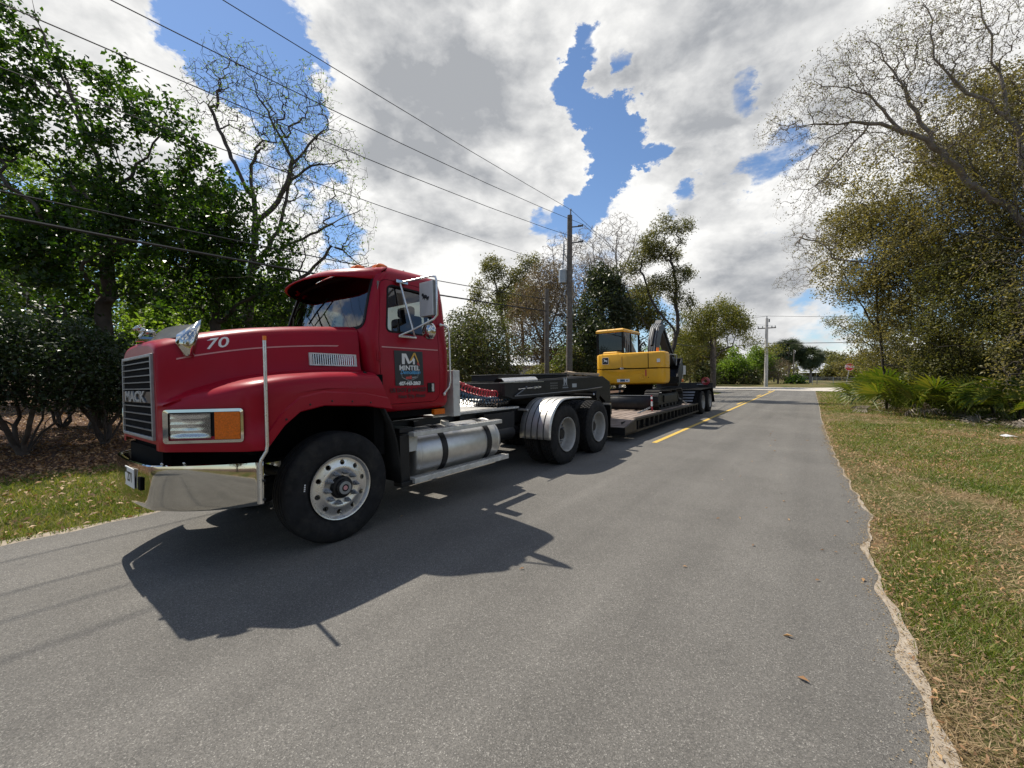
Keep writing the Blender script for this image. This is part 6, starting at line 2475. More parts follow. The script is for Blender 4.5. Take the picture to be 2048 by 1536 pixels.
# rear mud flap and tail
mb = TB()
mb.box((.60, 8.26, .32), (1.20, 8.275, .95)).box((-1.20, 8.26, .32), (-.60, 8.275, .95))
T.p(mb, 'mud_flap', 'flat black')
mb = TB()
mb.box((-.5, 8.28, .72), (1.2, 8.36, .92))
T.p(mb, 'tail_beam', 'black steel', bevel=.006)
mb = TB()
mb.box((1.02, 8.25, .93), (1.20, 8.33, .965))
T.p(mb, 'tail_trim', 'polished aluminium')

# ------------------------------------------------------------------ wheels
TY = [(.245, .300), (.262, .32), (.285, .40), (.282, .46), (.262, .507), (.245, .522), (.222, .526), (.218, .514), (.206, .514), (.202, .527), (.182, .528), (.178, .515), (.166, .515), (.162, .528), (.130, .528), (.126, .515), (.114, .515),
      (.110, .528), (.088, .527), (.084, .514), (.072, .514), (.068, .526), (.045, .522), (.028, .507), (.012, .475), (.0, .425), (.002, .385), (.008, .365), (.006, .355), (.016, .33), (.028, .312), (.034, .300)]


def tyre_mesh(blocks):
    mb = MB()
    mb.lathe(TY, (0, 0, 0), 'X', 64, 1)
    if blocks:
        for row, t in enumerate((.055, .100, .145, .19, .232)):
            for k in range(44):
                a = 2 * math.pi * (k + .5 * (row % 2)) / 44
                da = .045
                vv = []
                for r in (.522, .5375):
                    for tt, aa in ((t - .018, a - da), (t + .018, a - da + .02), (t + .018, a + da + .02), (t - .018, a + da)):
                        vv.append((-tt, math.cos(aa) * r, math.sin(aa) * r))
                mb.add(vv, [(3, 2, 1, 0), (4, 5, 6, 7), (0, 1, 5, 4), (1, 2, 6, 5), (2, 3, 7, 6), (3, 0, 4, 7)])
    return mb.mesh('tyre', 'tyre rubber', 40)


def disc_cut(me, rad, r, n=10, ph=0.0):
    mb = MB()
    for k in range(n):
        a = 2 * math.pi * (k + ph) / n
        mb.cyl((-.35, math.cos(a) * rad, math.sin(a) * rad), (.15, math.cos(a) * rad, math.sin(a) * rad), r, n=14)
    return boolean(me, mb.mesh('k', 'steel wheel'), 'DIFFERENCE')


# steer wheel disc: flange, then the dished face with ten hand holes
prof_s = [(.030, .297), (.012, .306), (.004, .306), (.006, .297), (.022, .286), (.034, .278), (.036, .255), (.022, .205), (.016, .178), (.022, .166), (.024, .110), (.044, .110), (.046, .180), (.06, .26), (.075, .282), (.24, .282), (.25, .300), (.236, .306), (.22, .296)]
mb = MB()
mb.lathe(prof_s, (0, 0, 0), 'X', 64, 1, closed=True)
STEER = smooth_mesh(disc_cut(mb.mesh('w', 'polished aluminium'), .2335, .0245, 10, .35), 40)
prof_d = [(.030, .297), (.012, .306), (.004, .306), (.004, .296), (.014, .288), (.05, .280), (.15, .268), (.185, .258), (.202, .235), (.192, .17), (.192, .100), (.208, .100), (.216, .235), (.205, .275), (.24, .282), (.25, .300), (.236, .306), (.22, .296)]
mb = MB()
mb.lathe(prof_d, (0, 0, 0), 'X', 56, 1, closed=True)
DRIVE = smooth_mesh(disc_cut(mb.mesh('w', 'steel wheel'), .205, .026, 10, .2), 40)
TYRE_A, TYRE_B = tyre_mesh(False), tyre_mesh(True)
LUG = MB().cyl((-.024, 0, 0), (.004, 0, 0), .0245, .0235, 6).cyl((.004, 0, 0), (.020, 0, 0), .019, .017, 10).cyl((.020, 0, 0), (.062, 0, 0), .017, .004, 10).mesh('lug_nut', 'lug steel', 30)
LUGR = MB().cyl((-.19, 0, 0), (-.155, 0, 0), .017, n=6).cyl((-.155, 0, 0), (-.135, 0, 0), .009, n=6).mesh('lug_nut', 'lug steel')
HUB = MB().lathe([(.05, .108), (.0, .105), (-.012, .098), (-.016, .080), (-.045, .074), (-.052, .062), (-.052, .02), (-.05, .001)], (0, 0, 0), 'X', 32, 1).mesh('hub', 'black steel', 40)
HUBC = MB().lathe([(-.050, .022), (-.058, .020), (-.060, .001)], (0, 0, 0), 'X', 20, 1).mesh('hub_cap', 'pinstripe', 40)
HUBCR = MB().lathe([(-.051, .062), (-.056, .060), (-.057, .036), (-.053, .034)], (0, 0, 0), 'X', 24, 1).mesh('hub_ring', 'galvanised', 40)
HUBR = MB().lathe([(.19, .108), (.14, .100), (.115, .085), (.11, .001)], (0, 0, 0), 'X', 28, 1).mesh('hub', 'black steel', 40)


def wheel(veh, x, y, z, disc, tyre, side, steer=False, sc=1.0):
    w = link('wheel', disc, veh.root, np.array([x * side, y, z]) - veh.o)
    if side < 0:
        w.rotation_euler = (0, 0, math.pi)
    w.scale = (1.0 if sc == 1 else .95, sc, sc)
    link('tyre', tyre, w)
    n = 10
    for k in range(n):
        a = 2 * math.pi * (k + .1) / n
        rr = .143
        link('lug_nut', LUG if steer else LUGR, w, (0 if steer else 0, math.cos(a) * rr, math.sin(a) * rr))
    link('hub', HUB if steer else HUBR, w)
    if steer:
        link('hub_cap', HUBC, w)
        link('hub_ring', HUBCR, w)
    return w


for s in (1, -1):
    wheel(T, 1.115, 2.095, .522, STEER, TYRE_A, s, True)
    for y in (6.34, 7.66):
        wheel(T, 1.218, y, .525, DRIVE, TYRE_B, s)
        wheel(T, .885, y, .525, DRIVE, TYRE_B, s)
mb = TB()                                                    # size mark moulded white on the steer tyre
for k in range(4):
    mb.box((1.119, 1.728 + .002 * k, .56 + .017 * k), (1.1215, 1.740 + .002 * k, .572 + .017 * k))
T.p(mb, 'tyre_mark', 'decal white')


# ------------------------------------------------------------------ coiled air lines between cab and trailer
def coil(name, label, pts, r, turns, rw, mat):
    pts = [VW(p) for p in pts]
    n = turns * 12
    P = []
    from bisect import bisect
    seg = np.linspace(0, len(pts) - 1, n)
    A = np.array(pts)
    for i, u in enumerate(seg):
        c = np.array([np.interp(u, range(len(pts)), A[:, k]) for k in range(3)])
        d = A[min(int(u) + 1, len(pts) - 1)] - A[max(min(int(u), len(pts) - 2), 0)]
        a, b_ = perp(d)
        ph = 2 * math.pi * turns * i / n
        P.append(c + np.array(a) * r * math.cos(ph) + np.array(b_) * r * math.sin(ph))
    o = MB().tube(P, rw, 5).build(name, mat, smooth=60)
    tag(o, label, 'air hose', 'coiled air lines between cab and trailer')


def sag(a, b_, s, n=9):
    return [np.array(a) * (1 - t) + np.array(b_) * t - np.array([0, 0, s * 4 * t * (1 - t)]) for t in np.linspace(0, 1, n)]


coil('air_hose', 'red coiled air hose hanging between the cab and the trailer neck', sag((.35, 4.25, 1.54), (.42, 5.75, 1.29), .10), .055, 24, .010, 'red hose')
coil('air_hose', 'blue coiled air hose hanging just below the red one', sag((.38, 4.15, 1.42), (.42, 5.72, 1.22), .12), .050, 24, .010, 'blue hose')
coil('power_cable', 'black coiled electric cable lying on the deck plate behind the cab', sag((.40, 4.0, 1.30), (.45, 5.6, 1.13), .06), .04, 20, .010, 'cable black')
# ================================================================== LOWBOY TRAILER
L = Veh('lowboy_trailer', (0, 13.0, 0), 'long black lowboy trailer with a wooden deck coupled to the red tractor', 'trailer')
L2 = L
mb = MB()
for x0, x1 in ((-.58, -.50), (.50, .58)):
    mb.prism([(5.35, 1.24), (5.35, 1.47), (9.30, 1.565), (9.74, 1.42), (9.80, .30), (9.50, .30), (9.42, .95), (9.0, 1.16), (8.4, 1.225), (6.7, 1.18), (5.6, 1.18)], 'X', x0, x1)
mb.box((-.50, 5.35, 1.19), (.50, 9.3, 1.25)).box((-.50, 5.36, 1.25), (.50, 5.42, 1.47)).box((-.5, 9.5, .32), (.5, 9.78, 1.2))
L.p(mb, 'gooseneck', 'black steel', bevel=.01)
mb = MB()
mb.prism([(5.42, 1.46), (9.25, 1.553), (9.25, 1.58), (5.42, 1.487)], 'X', -.495, .495)
L.p(mb, 'neck_top_plate', 'black steel')
mb = MB()
mb.prism([(5.62, 1.497), (8.15, 1.56), (8.15, 1.655), (5.62, 1.605)], 'X', -.42, .22).box((-.45, 5.60, 1.60), (.25, 8.2, 1.618))
L.p(mb, 'neck_tool_box', 'black steel', bevel=.012)
mb = MB()
mb.loft([[(x, y, z + 1.472 + (y - 5.35) * .0243) for y in (5.40, 6.45)] for x, z in ((.30, .005), (.34, .055), (.40, .075), (.47, .07), (.52, .03), (.53, .0))], closed=False)
L.p(mb, 'neck_cover', 'polished aluminium', smooth=50)
mb = MB()
mb.box((.582, 5.20, 1.468), (.60, 6.55, 1.48))
L.p(mb, 'neck_edge_strip', 'polished aluminium')
mb = MB()
mb.tube([(.6, 5.60, 1.235), (.6, 6.4, 1.235), (.6, 8.4, 1.265), (.6, 9.2, 1.30)], .012, 6)
mb.tube([(.60, 5.65, 1.25), (.60, 5.95, 1.37)], .012, 6).ball((.60, 5.95, 1.375), .025, 8, 5)
L.p(mb, 'neck_conduit', 'machine grey', smooth=50)
mb = MB()
for y, z in ((6.20, 1.365), (6.32, 1.37)):
    mb.cyl((.58, y, z), (.63, y, z), .025, n=10).cyl((.61, y, z), (.61, y + .10, z), .015, n=8)
mb.tube([(.605, 5.7, 1.35), (.605, 5.9, 1.36), (.605, 6.2, 1.362)], .006, 5)
L.p(mb, 'gladhand', 'polished aluminium', smooth=50)
mb = MB()
mb.add([(.5815, 7.72, 1.33), (.5815, 7.92, 1.33), (.5815, 7.92, 1.41), (.5815, 7.72, 1.41)], [(0, 1, 2, 3)])
add_text(mb, 'M', (.582, 7.42, 1.46), (0, 1, 0), (0, 0, 1), .20, bold=.006)
add_text(mb, 'MINTEL', (.582, 7.42, 1.375), (0, 1, 0), (0, 0, 1), .065)
mb.add([(.582, 7.30, 1.325), (.582, 7.54, 1.325), (.582, 7.54, 1.337), (.582, 7.30, 1.337)], [(0, 1, 2, 3)])
L.p(mb, 'neck_lettering', 'transformer grey')
mb = MB()
for i in range(4):
    for j in range(3):
        mb.add([(.5815, 6.82 + .075 * i, 1.32 + .05 * j), (.5815, 6.87 + .075 * i, 1.32 + .05 * j), (.5815, 6.88 + .075 * i, 1.345 + .05 * j), (.5815, 6.82 + .075 * i, 1.35 + .05 * j)], [(0, 1, 2, 3)])
L.p(mb, 'neck_warning_print', 'machine grey')
# lower linkage of the neck
mb = MB()
mb.box((-.45, 8.5, .95), (.45, 9.5, 1.12)).cyl((-.5, 9.62, .85), (.62, 9.62, .85), .07, n=12).box((-.62, 9.0, .42), (.62, 9.45, .62)).cyl((.62, 8.7, 1.12), (.72, 8.7, 1.12), .10, n=14)
mb.bar((.55, 8.85, 1.12), (.62, 9.5, .55), .08, .10)
L.p(mb, 'neck_linkage', 'black steel', smooth=40)
mb = MB()
mb.tube([(.66, 8.62, 1.13), (.67, 8.75, 1.10), (.67, 8.8, 1.02)], .014, 6).ball((.66, 8.6, 1.14), .03, 8, 5)
L.p(mb, 'ratchet_lever', 'polished aluminium', smooth=50)

# main deck frame
DZ = .50
mb = MB()
for s in (1, -1):
    a, b_ = sorted((s * 1.12, s * 1.22))
    mb.box((a, 9.82, DZ - .055), (b_, 16.55, DZ - .004))
    mb.box((a, 9.10, .165), (b_, 16.6, .215))
    a2, b2 = sorted((s * 1.03, s * 1.05))
    mb.box((a2, 9.3, .21), (b2, 16.55, DZ - .05))
    for k in range(17):
        y = 9.98 + .405 * k
        mb.box((a + .005, y, .215), (b_ - .008, y + .035, DZ - .055))
        mb.bar((s * 1.165, y + .05, .24), (s * 1.165, y + .19, .42), .03, .03, (1, 0, 0))
    # sloping nose plates
    mb.prism([(9.06, .165), (9.06, .345), (9.82, DZ - .004), (9.82, .165)], 'X', s * 1.19, s * 1.22)
for x in (-.55, .55):
    mb.box((x - .08, 9.5, .18), (x + .08, 19.4, .44))
for k in range(12):
    mb.box((-1.05, 10.0 + .58 * k, .30), (1.05, 10.06 + .58 * k, .44))
mb.box((-1.19, 9.06, .17), (1.19, 9.10, .34))
L.p(mb, 'deck_frame', 'black steel')
# deck planks, one by one, laid lengthwise with steel beams between
xs = np.linspace(-1.10, 1.10, 12)
for i in range(11):
    x0, x1 = xs[i] + .008, xs[i + 1] - .008 - (.03 if i in (3, 7) else 0)
    for (ya, yb) in ((9.85, 12.6), (12.61, 16.45)):
        mb = MB()
        z = DZ + .002 * ((i * 7) % 3)
        mb.box((x0, ya, DZ - .045), (x1, yb - .01 * (i % 3), z))
        L.p(mb, 'deck_plank', 'deck plank', bevel=.004)
for k in range(6):                                           # nose ramp: planks across
    t0, t1 = k / 6 + .015, (k + 1) / 6 - .015
    mb = MB()
    P_ = lambda t, o: (9.08 + .74 * t - o * .2, .345 + .15 * t + o)
    (ya, za), (yb, zb) = P_(t0, 0), P_(t1, 0)
    mb.prism([(ya, za - .03), (yb, zb - .03), (yb, zb + .003), (ya, za + .003)], 'X', -1.185, 1.185)
    L.p(mb, 'ramp_plank', 'deck plank')
# rear bogie: slotted climb plate, deck over the wheels, fenders, tail board
mb = MB()
mb.prism([(16.10, DZ), (16.14, DZ + .0), (16.78, .985), (16.74, .985)], 'X', -1.21, 1.21)
for s in (1, -1):
    a, b_ = sorted((s * .60, s * 1.215))
    mb.prism([(16.72, .955), (19.48, .995), (19.48, 1.015), (16.72, .985)], 'X', a, b_)
mb.box((-.60, 16.6, .80), (.60, 19.5, .95)).box((-.6, 16.6, .35), (-.45, 19.4, .8)).box((.45, 16.6, .35), (.6, 19.4, .8))
mb.box((-1.215, 19.42, .60), (1.215, 19.50, .99))
L.p(mb, 'rear_frame', 'flat black', bevel=.005)
for k in range(4):
    for a, b_ in ((-1.1, -.15), (.15, 1.1)):
        mb = MB()
        y0, z0 = 16.17 + .135 * k, .555 + .103 * k
        mb.prism([(y0, z0), (y0 + .07, z0 + .053), (y0 + .055, z0 + .066), (y0 - .015, z0 + .013)], 'X', a, b_)
        L.p(mb, 'climb_bar', 'machine grey')
mb = MB()
mb.box((-1.22, 19.40, .96), (1.22, 19.46, 1.235))
L.p(mb, 'tail_board', 'track steel', bevel=.004)
mb = MB()
for s in (1, -1):
    a, b_ = sorted((s * .62, s * 1.21))
    mb.prism([(19.5, .90), (19.52, .90), (19.85, .36), (19.83, .36)], 'X', a, b_)
L.p(mb, 'mud_flap', 'flat black')
mb = MB()
for s in (1, -1):
    mb.cyl((s * 1.0, 19.505, .80), (s * 1.0, 19.53, .80), .05, n=12).cyl((s * .85, 19.505, .80), (s * .85, 19.53, .80), .05, n=12)
L.p(mb, 'tail_lamp', 'decal red', smooth=40)
mb = MB()
for y in (17.5, 18.83):
    mb.cyl((-1.0, y, .47), (1.0, y, .47), .075, n=12)
L.p(mb, 'axles', 'black steel', smooth=40)
for s in (1, -1):
    for y in (17.5, 18.83):
        wheel(L, 1.215, y, .468, DRIVE, TYRE_A, s, sc=.89)
        wheel(L, .885, y, .468, DRIVE, TYRE_A, s, sc=.89)


def vthing(name, o, label, cat, group=None):
    v = Veh(name, o, label, cat)
    if group:
        v.root['group'] = group
    return v


# small loads and lashings resting on the trailer
v = vthing('beacon_lamp', (-.09, 19.5, 1.25), 'small orange beacon standing on the trailer tail board', 'lamp')
mb = MB()
mb.cyl((-.09, 19.62, 1.25), (-.09, 19.62, 1.28), .06, n=14)
v.p(mb, 'base', 'black plastic', smooth=40)
mb = MB()
mb.cyl((-.09, 19.62, 1.28), (-.09, 19.62, 1.38), .055, .045, 14).ball((-.09, 19.62, 1.38), (.045, .045, .02), 12, 6)
v.p(mb, 'lens', 'orange lens', smooth=50)
v = vthing('strap_coil', (.9, 19.3, 1.0), 'red rolled lashing strap standing at the trailer tail', 'strap')
mb = MB()
for r in (.07, .10, .13, .155):
    mb.lathe([(0, r), (0, r + .016), (.06, r + .016), (.06, r)], (.95, 19.34, 1.30), 'Y', 24, 1, closed=True)
v.p(mb, 'coil', 'red hose', smooth=40)
v.p(MB().box((.6, 19.30, 1.13), (.95, 19.38, 1.17)), 'hook', 'galvanised')
for i, (x, y, an, lab) in enumerate(((.52, 8.85, .25, 'weathered wooden block lying on the trailer neck, left one'), (.16, 9.02, -.2, 'longer pale wooden plank end propped on the trailer neck'))):
    v = vthing('timber_block', (x - .2, y, 1.58), lab, 'timber')
    c = Vector((x - .2, y, 1.625 + .02 * i))
    M_ = Matrix.Translation(c) @ Matrix.Rotation(an, 4, 'Z') @ Matrix.Rotation(R(9 if i else 4), 4, 'Y')
    v.p(MB().box((-.38 + .1 * i, -.07, -.025), (.34, .07, .03), M_), 'block', 'raw wood', bevel=.004)
    v.p(MB().box((-.36, -.09, -.055), (-.28, .09, -.027), M_), 'cleat', 'raw wood')


def chain(name, a, b_, label, mat='galvanised', pitch=.07, r=.011):
    a, b_ = Vector(VW(a)), Vector(VW(b_))
    root = empty(name, a, label, 'chain', 'lashing chains on the trailer')
    d = b_ - a
    n = int(d.length / pitch)
    q = d.to_track_quat('X', 'Z')
    me = MB().tube([(.045 * math.cos(t), .022 * math.sin(t), 0) for t in np.linspace(0, 6.283, 11)], r, 5).mesh('chain_link', mat, 60)
    for i in range(n + 1):
        o = link('chain_link', me, root, d * (i / n))
        o.rotation_mode = 'QUATERNION'
        from mathutils import Quaternion
        o.rotation_quaternion = q @ Quaternion((1, 0, 0), (i % 2) * math.pi / 2)
    return root


chain('lashing_chain', (.88, 11.98, .62), (.78, 11.2, .51), 'chain running from the dozer blade corner forward to the deck')
chain('lashing_chain', (.90, 15.1, .75), (1.0, 15.75, .51), 'chain running from the rear of the track to the deck edge')
v = vthing('load_binder', (.95, 11.95, .5), 'red and white lever load binder upright at the dozer blade corner', 'load binder')
mb = MB()
mb.tube([(.93, 11.96, .52), (.93, 11.95, .70), (.92, 11.96, .98)], .022, 8)
v.p(mb, 'lever', 'red hose', smooth=50)
mb = MB()
mb.tube([(.935, 11.93, .66), (.935, 11.93, .80)], .028, 8).tube([(.935, 11.93, .87), (.93, 11.94, .94)], .027, 8)
v.p(mb, 'grip_band', 'decal white', smooth=50)

# ================================================================== EXCAVATOR
E_ = Veh('excavator', (-.12, 13.9, DZ), 'yellow compact excavator standing backwards on the trailer deck', 'excavator')
XC = -.12
HB = [(1.30, .10), (1.34, .035), (1.41, .008), (1.55, 0.0), (1.785, 0.0), (1.79, .012)]


def xring(z, ins=0.0, x0=-1.27, x1=1.03, y0=12.78, y1=13.5, r=.30, bow=.07):
    x0, x1, y0, y1 = x0 + ins, x1 - ins, y0 + ins, y1 - ins * .3
    P = []
    for i in range(9):
        x = x0 + r + (x1 - x0 - 2 * r) * i / 8
        t = 2 * (x - (x0 + x1) / 2) / (x1 - x0)
        P.append((x, y0 + bow * t * t - bow * .5, z))
    ye = P[-1][1]
    for j in range(1, 7):
        t = j / 6
        a, b_, c = np.array([x1 - r, ye]), np.array([x1, ye + .03]), np.array([x1, ye + r])
        q = (1 - t) ** 2 * a + 2 * t * (1 - t) * b_ + t * t * c
        P.append((q[0], q[1], z))
    P += [(x1, y1, z), (x0, y1, z)]
    for j in range(0, 6):
        t = j / 6
        a, b_, c = np.array([x0, ye + r]), np.array([x0, ye + .03]), np.array([x0 + r, ye])
        q = (1 - t) ** 2 * a + 2 * t * (1 - t) * b_ + t * t * c
        P.append((q[0], q[1], z))
    return P


mb = MB()
mb.loft([xring(z, i) for z, i in HB], True, True, True)
# chamfered bottom corner on the far side, like the cast weight
E_.p(mb, 'counterweight', 'machine yellow', smooth=35)
mb = MB()
mb.loft([xring(z, i) for z, i in ((1.815, .014), (1.825, .004), (2.26, .004), (2.30, .018), (2.325, .06))], True, True, True)
hoodm = mb.mesh('h', 'machine yellow', None, E_.o)
for c in ((.565, .585), (-1.09, -1.075)):
    hoodm = boolean(hoodm, MB().box((c[0], 12.5, 1.7), (c[1], 13.02, 2.5)).mesh('k', 'machine yellow', None, E_.o), 'DIFFERENCE')
E_.m(smooth_mesh(hoodm, 35), 'engine_hood')
mb = MB()
mb.loft([xring(z, .05) for z in (1.5, 2.25)], True, True, True)
mb.box((-1.25, 13.4, 1.30), (.95, 14.9, 1.52)).box((-1.25, 13.4, 1.5), (-.40, 14.85, 2.26))
E_.p(mb, 'inner_body', 'flat black')
mb = MB()
mb.loft([[(x, y, z) for x, y in ((-1.0 + i, 12.84 + i), (-.42 - i * 2, 12.84 + i), (-.42 - i * 2, 13.5), (-1.0 + i, 13.5))] for z, i in ((2.31, 0), (2.38, .02), (2.40, .06))], True, False, True)
E_.p(mb, 'hood_bulge', 'machine yellow', bevel=.02)
yb = lambda x: 12.78 + .07 * (2 * (x + .12) / 2.3) ** 2 - .035
mb = MB()
for xa, xb in zip(np.linspace(-1.0, .86, 20)[:-1], np.linspace(-1.0, .86, 20)[1:]):
    dz = lambda x: .035 * math.exp(-((x + .28) / .16) ** 2)
    mb.bar((xa, yb(xa) - .001, 1.80 + dz(xa)), (xb, yb(xb) - .001, 1.80 + dz(xb)), .014, .022)
mb.bar((.575, yb(.575) + .012, 1.50), (.575, yb(.575) + .012, 2.27), .02, .022, (1, 0, 0))
mb.bar((-1.08, yb(-1.08) + .065, 1.50), (-1.08, yb(-1.08) + .065, 2.27), .02, .018, (1, 0, 0))
E_.p(mb, 'panel_gap', 'flat black')
# relief on the counterweight: recessed lifting eyes, scoop, tail reflectors
mb = MB()
for x, z in ((-.28, 1.60), (.38, 1.54)):
    mb.lathe([(0, .10), (.012, .095), (.012, .07), (.0, .06)], (x, yb(x) + .002, z), 'Y', 20, 1)
    mb.cyl((x, yb(x) + .01, z), (x, yb(x) - .008, z), .03, n=10)
E_.p(mb, 'lifting_eye', 'machine yellow', smooth=40)
mb = MB()
mb.loft([[(-1.0, yb(-1) - .004, 1.76), (-.6, yb(-.6) - .004, 1.60), (-.1, yb(0) - .006, 1.58), (.35, yb(.3) - .004, 1.66), (.55, yb(.55) - .003, 1.78)], [(-1.0, yb(-1) - .002, 1.79), (-.6, yb(-.6) - .030, 1.72), (-.1, yb(0) - .036, 1.71), (.35, yb(.3) - .025, 1.74), (.55, yb(.55) - .002, 1.795)]], closed=False)
E_.p(mb, 'casting_ridge', 'machine yellow', smooth=60)
mb = MB()
for x in (-1.055, .50):
    mb.box((x - .02, yb(x) - .012 + (.06 if x < -1 else 0), 1.56), (x + .02, yb(x) + .06, 1.76))
E_.p(mb, 'reflector', 'decal red')
mb = MB()
x = -.24
mb.box((x - .21, yb(x) - .006, 1.375), (x + .21, yb(x) + .02, 1.475))
sk_ = E_.p(mb, 'model_plate', 'decal white')
mb = MB()
mb.box((x - .10, yb(x) - .0085, 1.39), (x + .06, yb(x) - .0062, 1.46)).box((x + .10, yb(x) - .0085, 1.405), (x + .15, yb(x) - .0062, 1.445))
E_.p(mb, 'plate_print', 'blue hose', sk_)
# badge: black rounded square with white rim and leaping deer
mb = MB()
bx, bz = -.86, 2.09
by = yb(bx) - .012
rr = round_poly([(bx - .115, bz - .115), (bx + .115, bz - .115), (bx + .115, bz + .115), (bx - .115, bz + .115)], .035)
mb.prism(rr, 'Y', by, by + .06)
bd = E_.p(mb, 'badge', 'decal white')
mb = MB()
rr = round_poly([(bx - .103, bz - .103), (bx + .103, bz - .103), (bx + .103, bz + .103), (bx - .103, bz + .103)], .03)
mb.prism(rr, 'Y', by - .003, by - .0005)
E_.p(mb, 'badge_field', 'decal black', bd)
mb = MB()
deer = [(-.085, .00), (-.06, .025), (-.03, .03), (.0, .035), (.02, .055), (.03, .08), (.045, .06), (.075, .05), (.05, .035), (.035, .0), (.05, -.02), (.075, -.045), (.06, -.045), (.03, -.025), (.01, -.02), (-.02, -.015), (-.045, -.04), (-.08, -.065), (-.06, -.03), (-.07, -.01)]
mb.add([(bx - a, by - .0045, bz + b_) for a, b_ in deer], [tuple(range(len(deer)))])
E_.p(mb, 'badge_deer', 'decal white', bd)
mb = MB()
mb.box((.84, yb(.84) - .012, 1.98), (.93, yb(.84) + .03, 2.09)).box((-.34, yb(-.3) - .008, 1.80), (-.22, yb(-.3) + .02, 1.85))
E_.p(mb, 'warning_label', 'decal white')
mb = MB()
mb.bar((-.27, yb(-.27) - .010, 1.86), (-.27, yb(-.27) - .010, 2.22), .03, .012, (0, 1, 0))
E_.p(mb, 'hood_latch', 'decal gold')
for k in range(6):
    mb = MB()
    mb.box((-1.275, 13.15, 1.45 + .09 * k), (-1.255, 13.42, 1.49 + .09 * k))
    E_.p(mb, 'side_louvre', 'flat black')
# cab
mb = MB()
X0_, X1_, Y0_, Y1_, Z0_, Z1_ = -1.36, -.44, 13.28, 14.85, 2.28, 3.10
for x in (X0_, X1_):
    for y in (Y0_, 14.0, Y1_):
        mb.box((x - .03, y - .035, Z0_), (x + .03, y + .035, Z1_))
mb.box((X0_ - .03, Y0_ - .03, Z0_ - .05), (X1_ + .03, Y1_ + .03, Z0_ + .03)).box((X0_ - .02, Y0_ - .025, 2.42), (X1_ + .02, Y0_ + .03, 2.46))
cb = E_.p(mb, 'cab', 'black plastic', bevel=.012)
mb = MB()
mb.loft([[(x, y, z) for x, y in ((X0_ - .05 + i, Y0_ - .05 + i), (X1_ + .05 - i, Y0_ - .05 + i), (X1_ + .05 - i, Y1_ + .05 - i), (X0_ - .05 + i, Y1_ + .05 - i))] for z, i in ((3.085, .01), (3.10, 0), (3.17, .0), (3.21, .05), (3.222, .14))], True, True, True)
E_.p(mb, 'cab_roof', 'machine yellow', cb, bevel=.015)
for nm, pts in (('rear_window', ((X0_ + .03, Y0_, Z0_), (X1_ - .03, Y0_, Z0_), (X1_ - .03, Y0_, Z1_), (X0_ + .03, Y0_, Z1_))), ('side_window', ((X1_, Y0_ + .03, Z0_), (X1_, Y1_ - .03, Z0_), (X1_, Y1_ - .03, Z1_), (X1_, Y0_ + .03, Z1_))),
                ('side_window', ((X0_, Y0_ + .03, Z0_), (X0_, Y1_ - .03, Z0_), (X0_, Y1_ - .03, Z1_), (X0_, Y0_ + .03, Z1_))), ('front_window', ((X0_ + .03, Y1_, Z0_), (X1_ - .03, Y1_, Z0_), (X1_ - .03, Y1_, Z1_), (X0_ + .03, Y1_, Z1_)))):
    mb = MB()
    mb.add(pts, [(0, 1, 2, 3)])
    E_.p(mb, nm, 'tinted glass', cb)
mb = MB()
for y in (13.42, 13.6, 13.78):
    mb.box((X1_ + .032, y, Z0_), (X1_ + .045, y + .05, Z1_ - .02))
E_.p(mb, 'window_reflection', 'galvanised', cb)  # grey bars stand in for pale reflections striping the side window
mb = MB()
mb.box((X0_ + .2, 13.7, 2.28), (X1_ - .2, 14.15, 2.45)).box((X0_ + .2, 13.62, 2.4), (X1_ - .2, 13.74, 2.95)).box((X0_ + .05, Y0_ + .06, 2.28), (X1_ - .05, Y0_ + .2, 2.5))
E_.p(mb, 'seat', 'seat cloth', cb, bevel=.03)
mb = MB()
mb.box((X0_ + .18, Y0_ - .035, 3.03), (X1_ - .25, Y0_ - .031, 3.055))
E_.p(mb, 'window_lettering', 'machine grey', cb)


# boom, arm and bucket folded over the front
def beam(mb, pts, hs, x0, x1):
    """side profile along pts (y,z) with half-heights hs"""
    top, bot = [], []
    for i, (y, z) in enumerate(pts):
        a = np.array(pts[max(i - 1, 0)])
        b_ = np.array(pts[min(i + 1, len(pts) - 1)])
        d_ = (b_ - a) / np.linalg.norm(b_ - a)
        n_ = np.array([-d_[1], d_[0]])
        top.append(tuple(np.array([y, z]) + n_ * hs[i]))
        bot.append(tuple(np.array([y, z]) - n_ * hs[i]))
    n = len(pts)
    vv = [(x0, *p) for p in top] + [(x0, *p) for p in bot] + [(x1, *p) for p in top] + [(x1, *p) for p in bot]
    fs = []
    for i in range(n - 1):
        fs += [(i, i + 1, n + i + 1, n + i), (2 * n + i, 3 * n + i, 3 * n + i + 1, 2 * n + i + 1), (i, 2 * n + i, 2 * n + i + 1, i + 1), (n + i, n + i + 1, 3 * n + i + 1, 3 * n + i)]
    fs += [(0, n, 3 * n, 2 * n), (n - 1, 3 * n - 1, 4 * n - 1, 2 * n - 1)]
    mb.add(vv, fs)


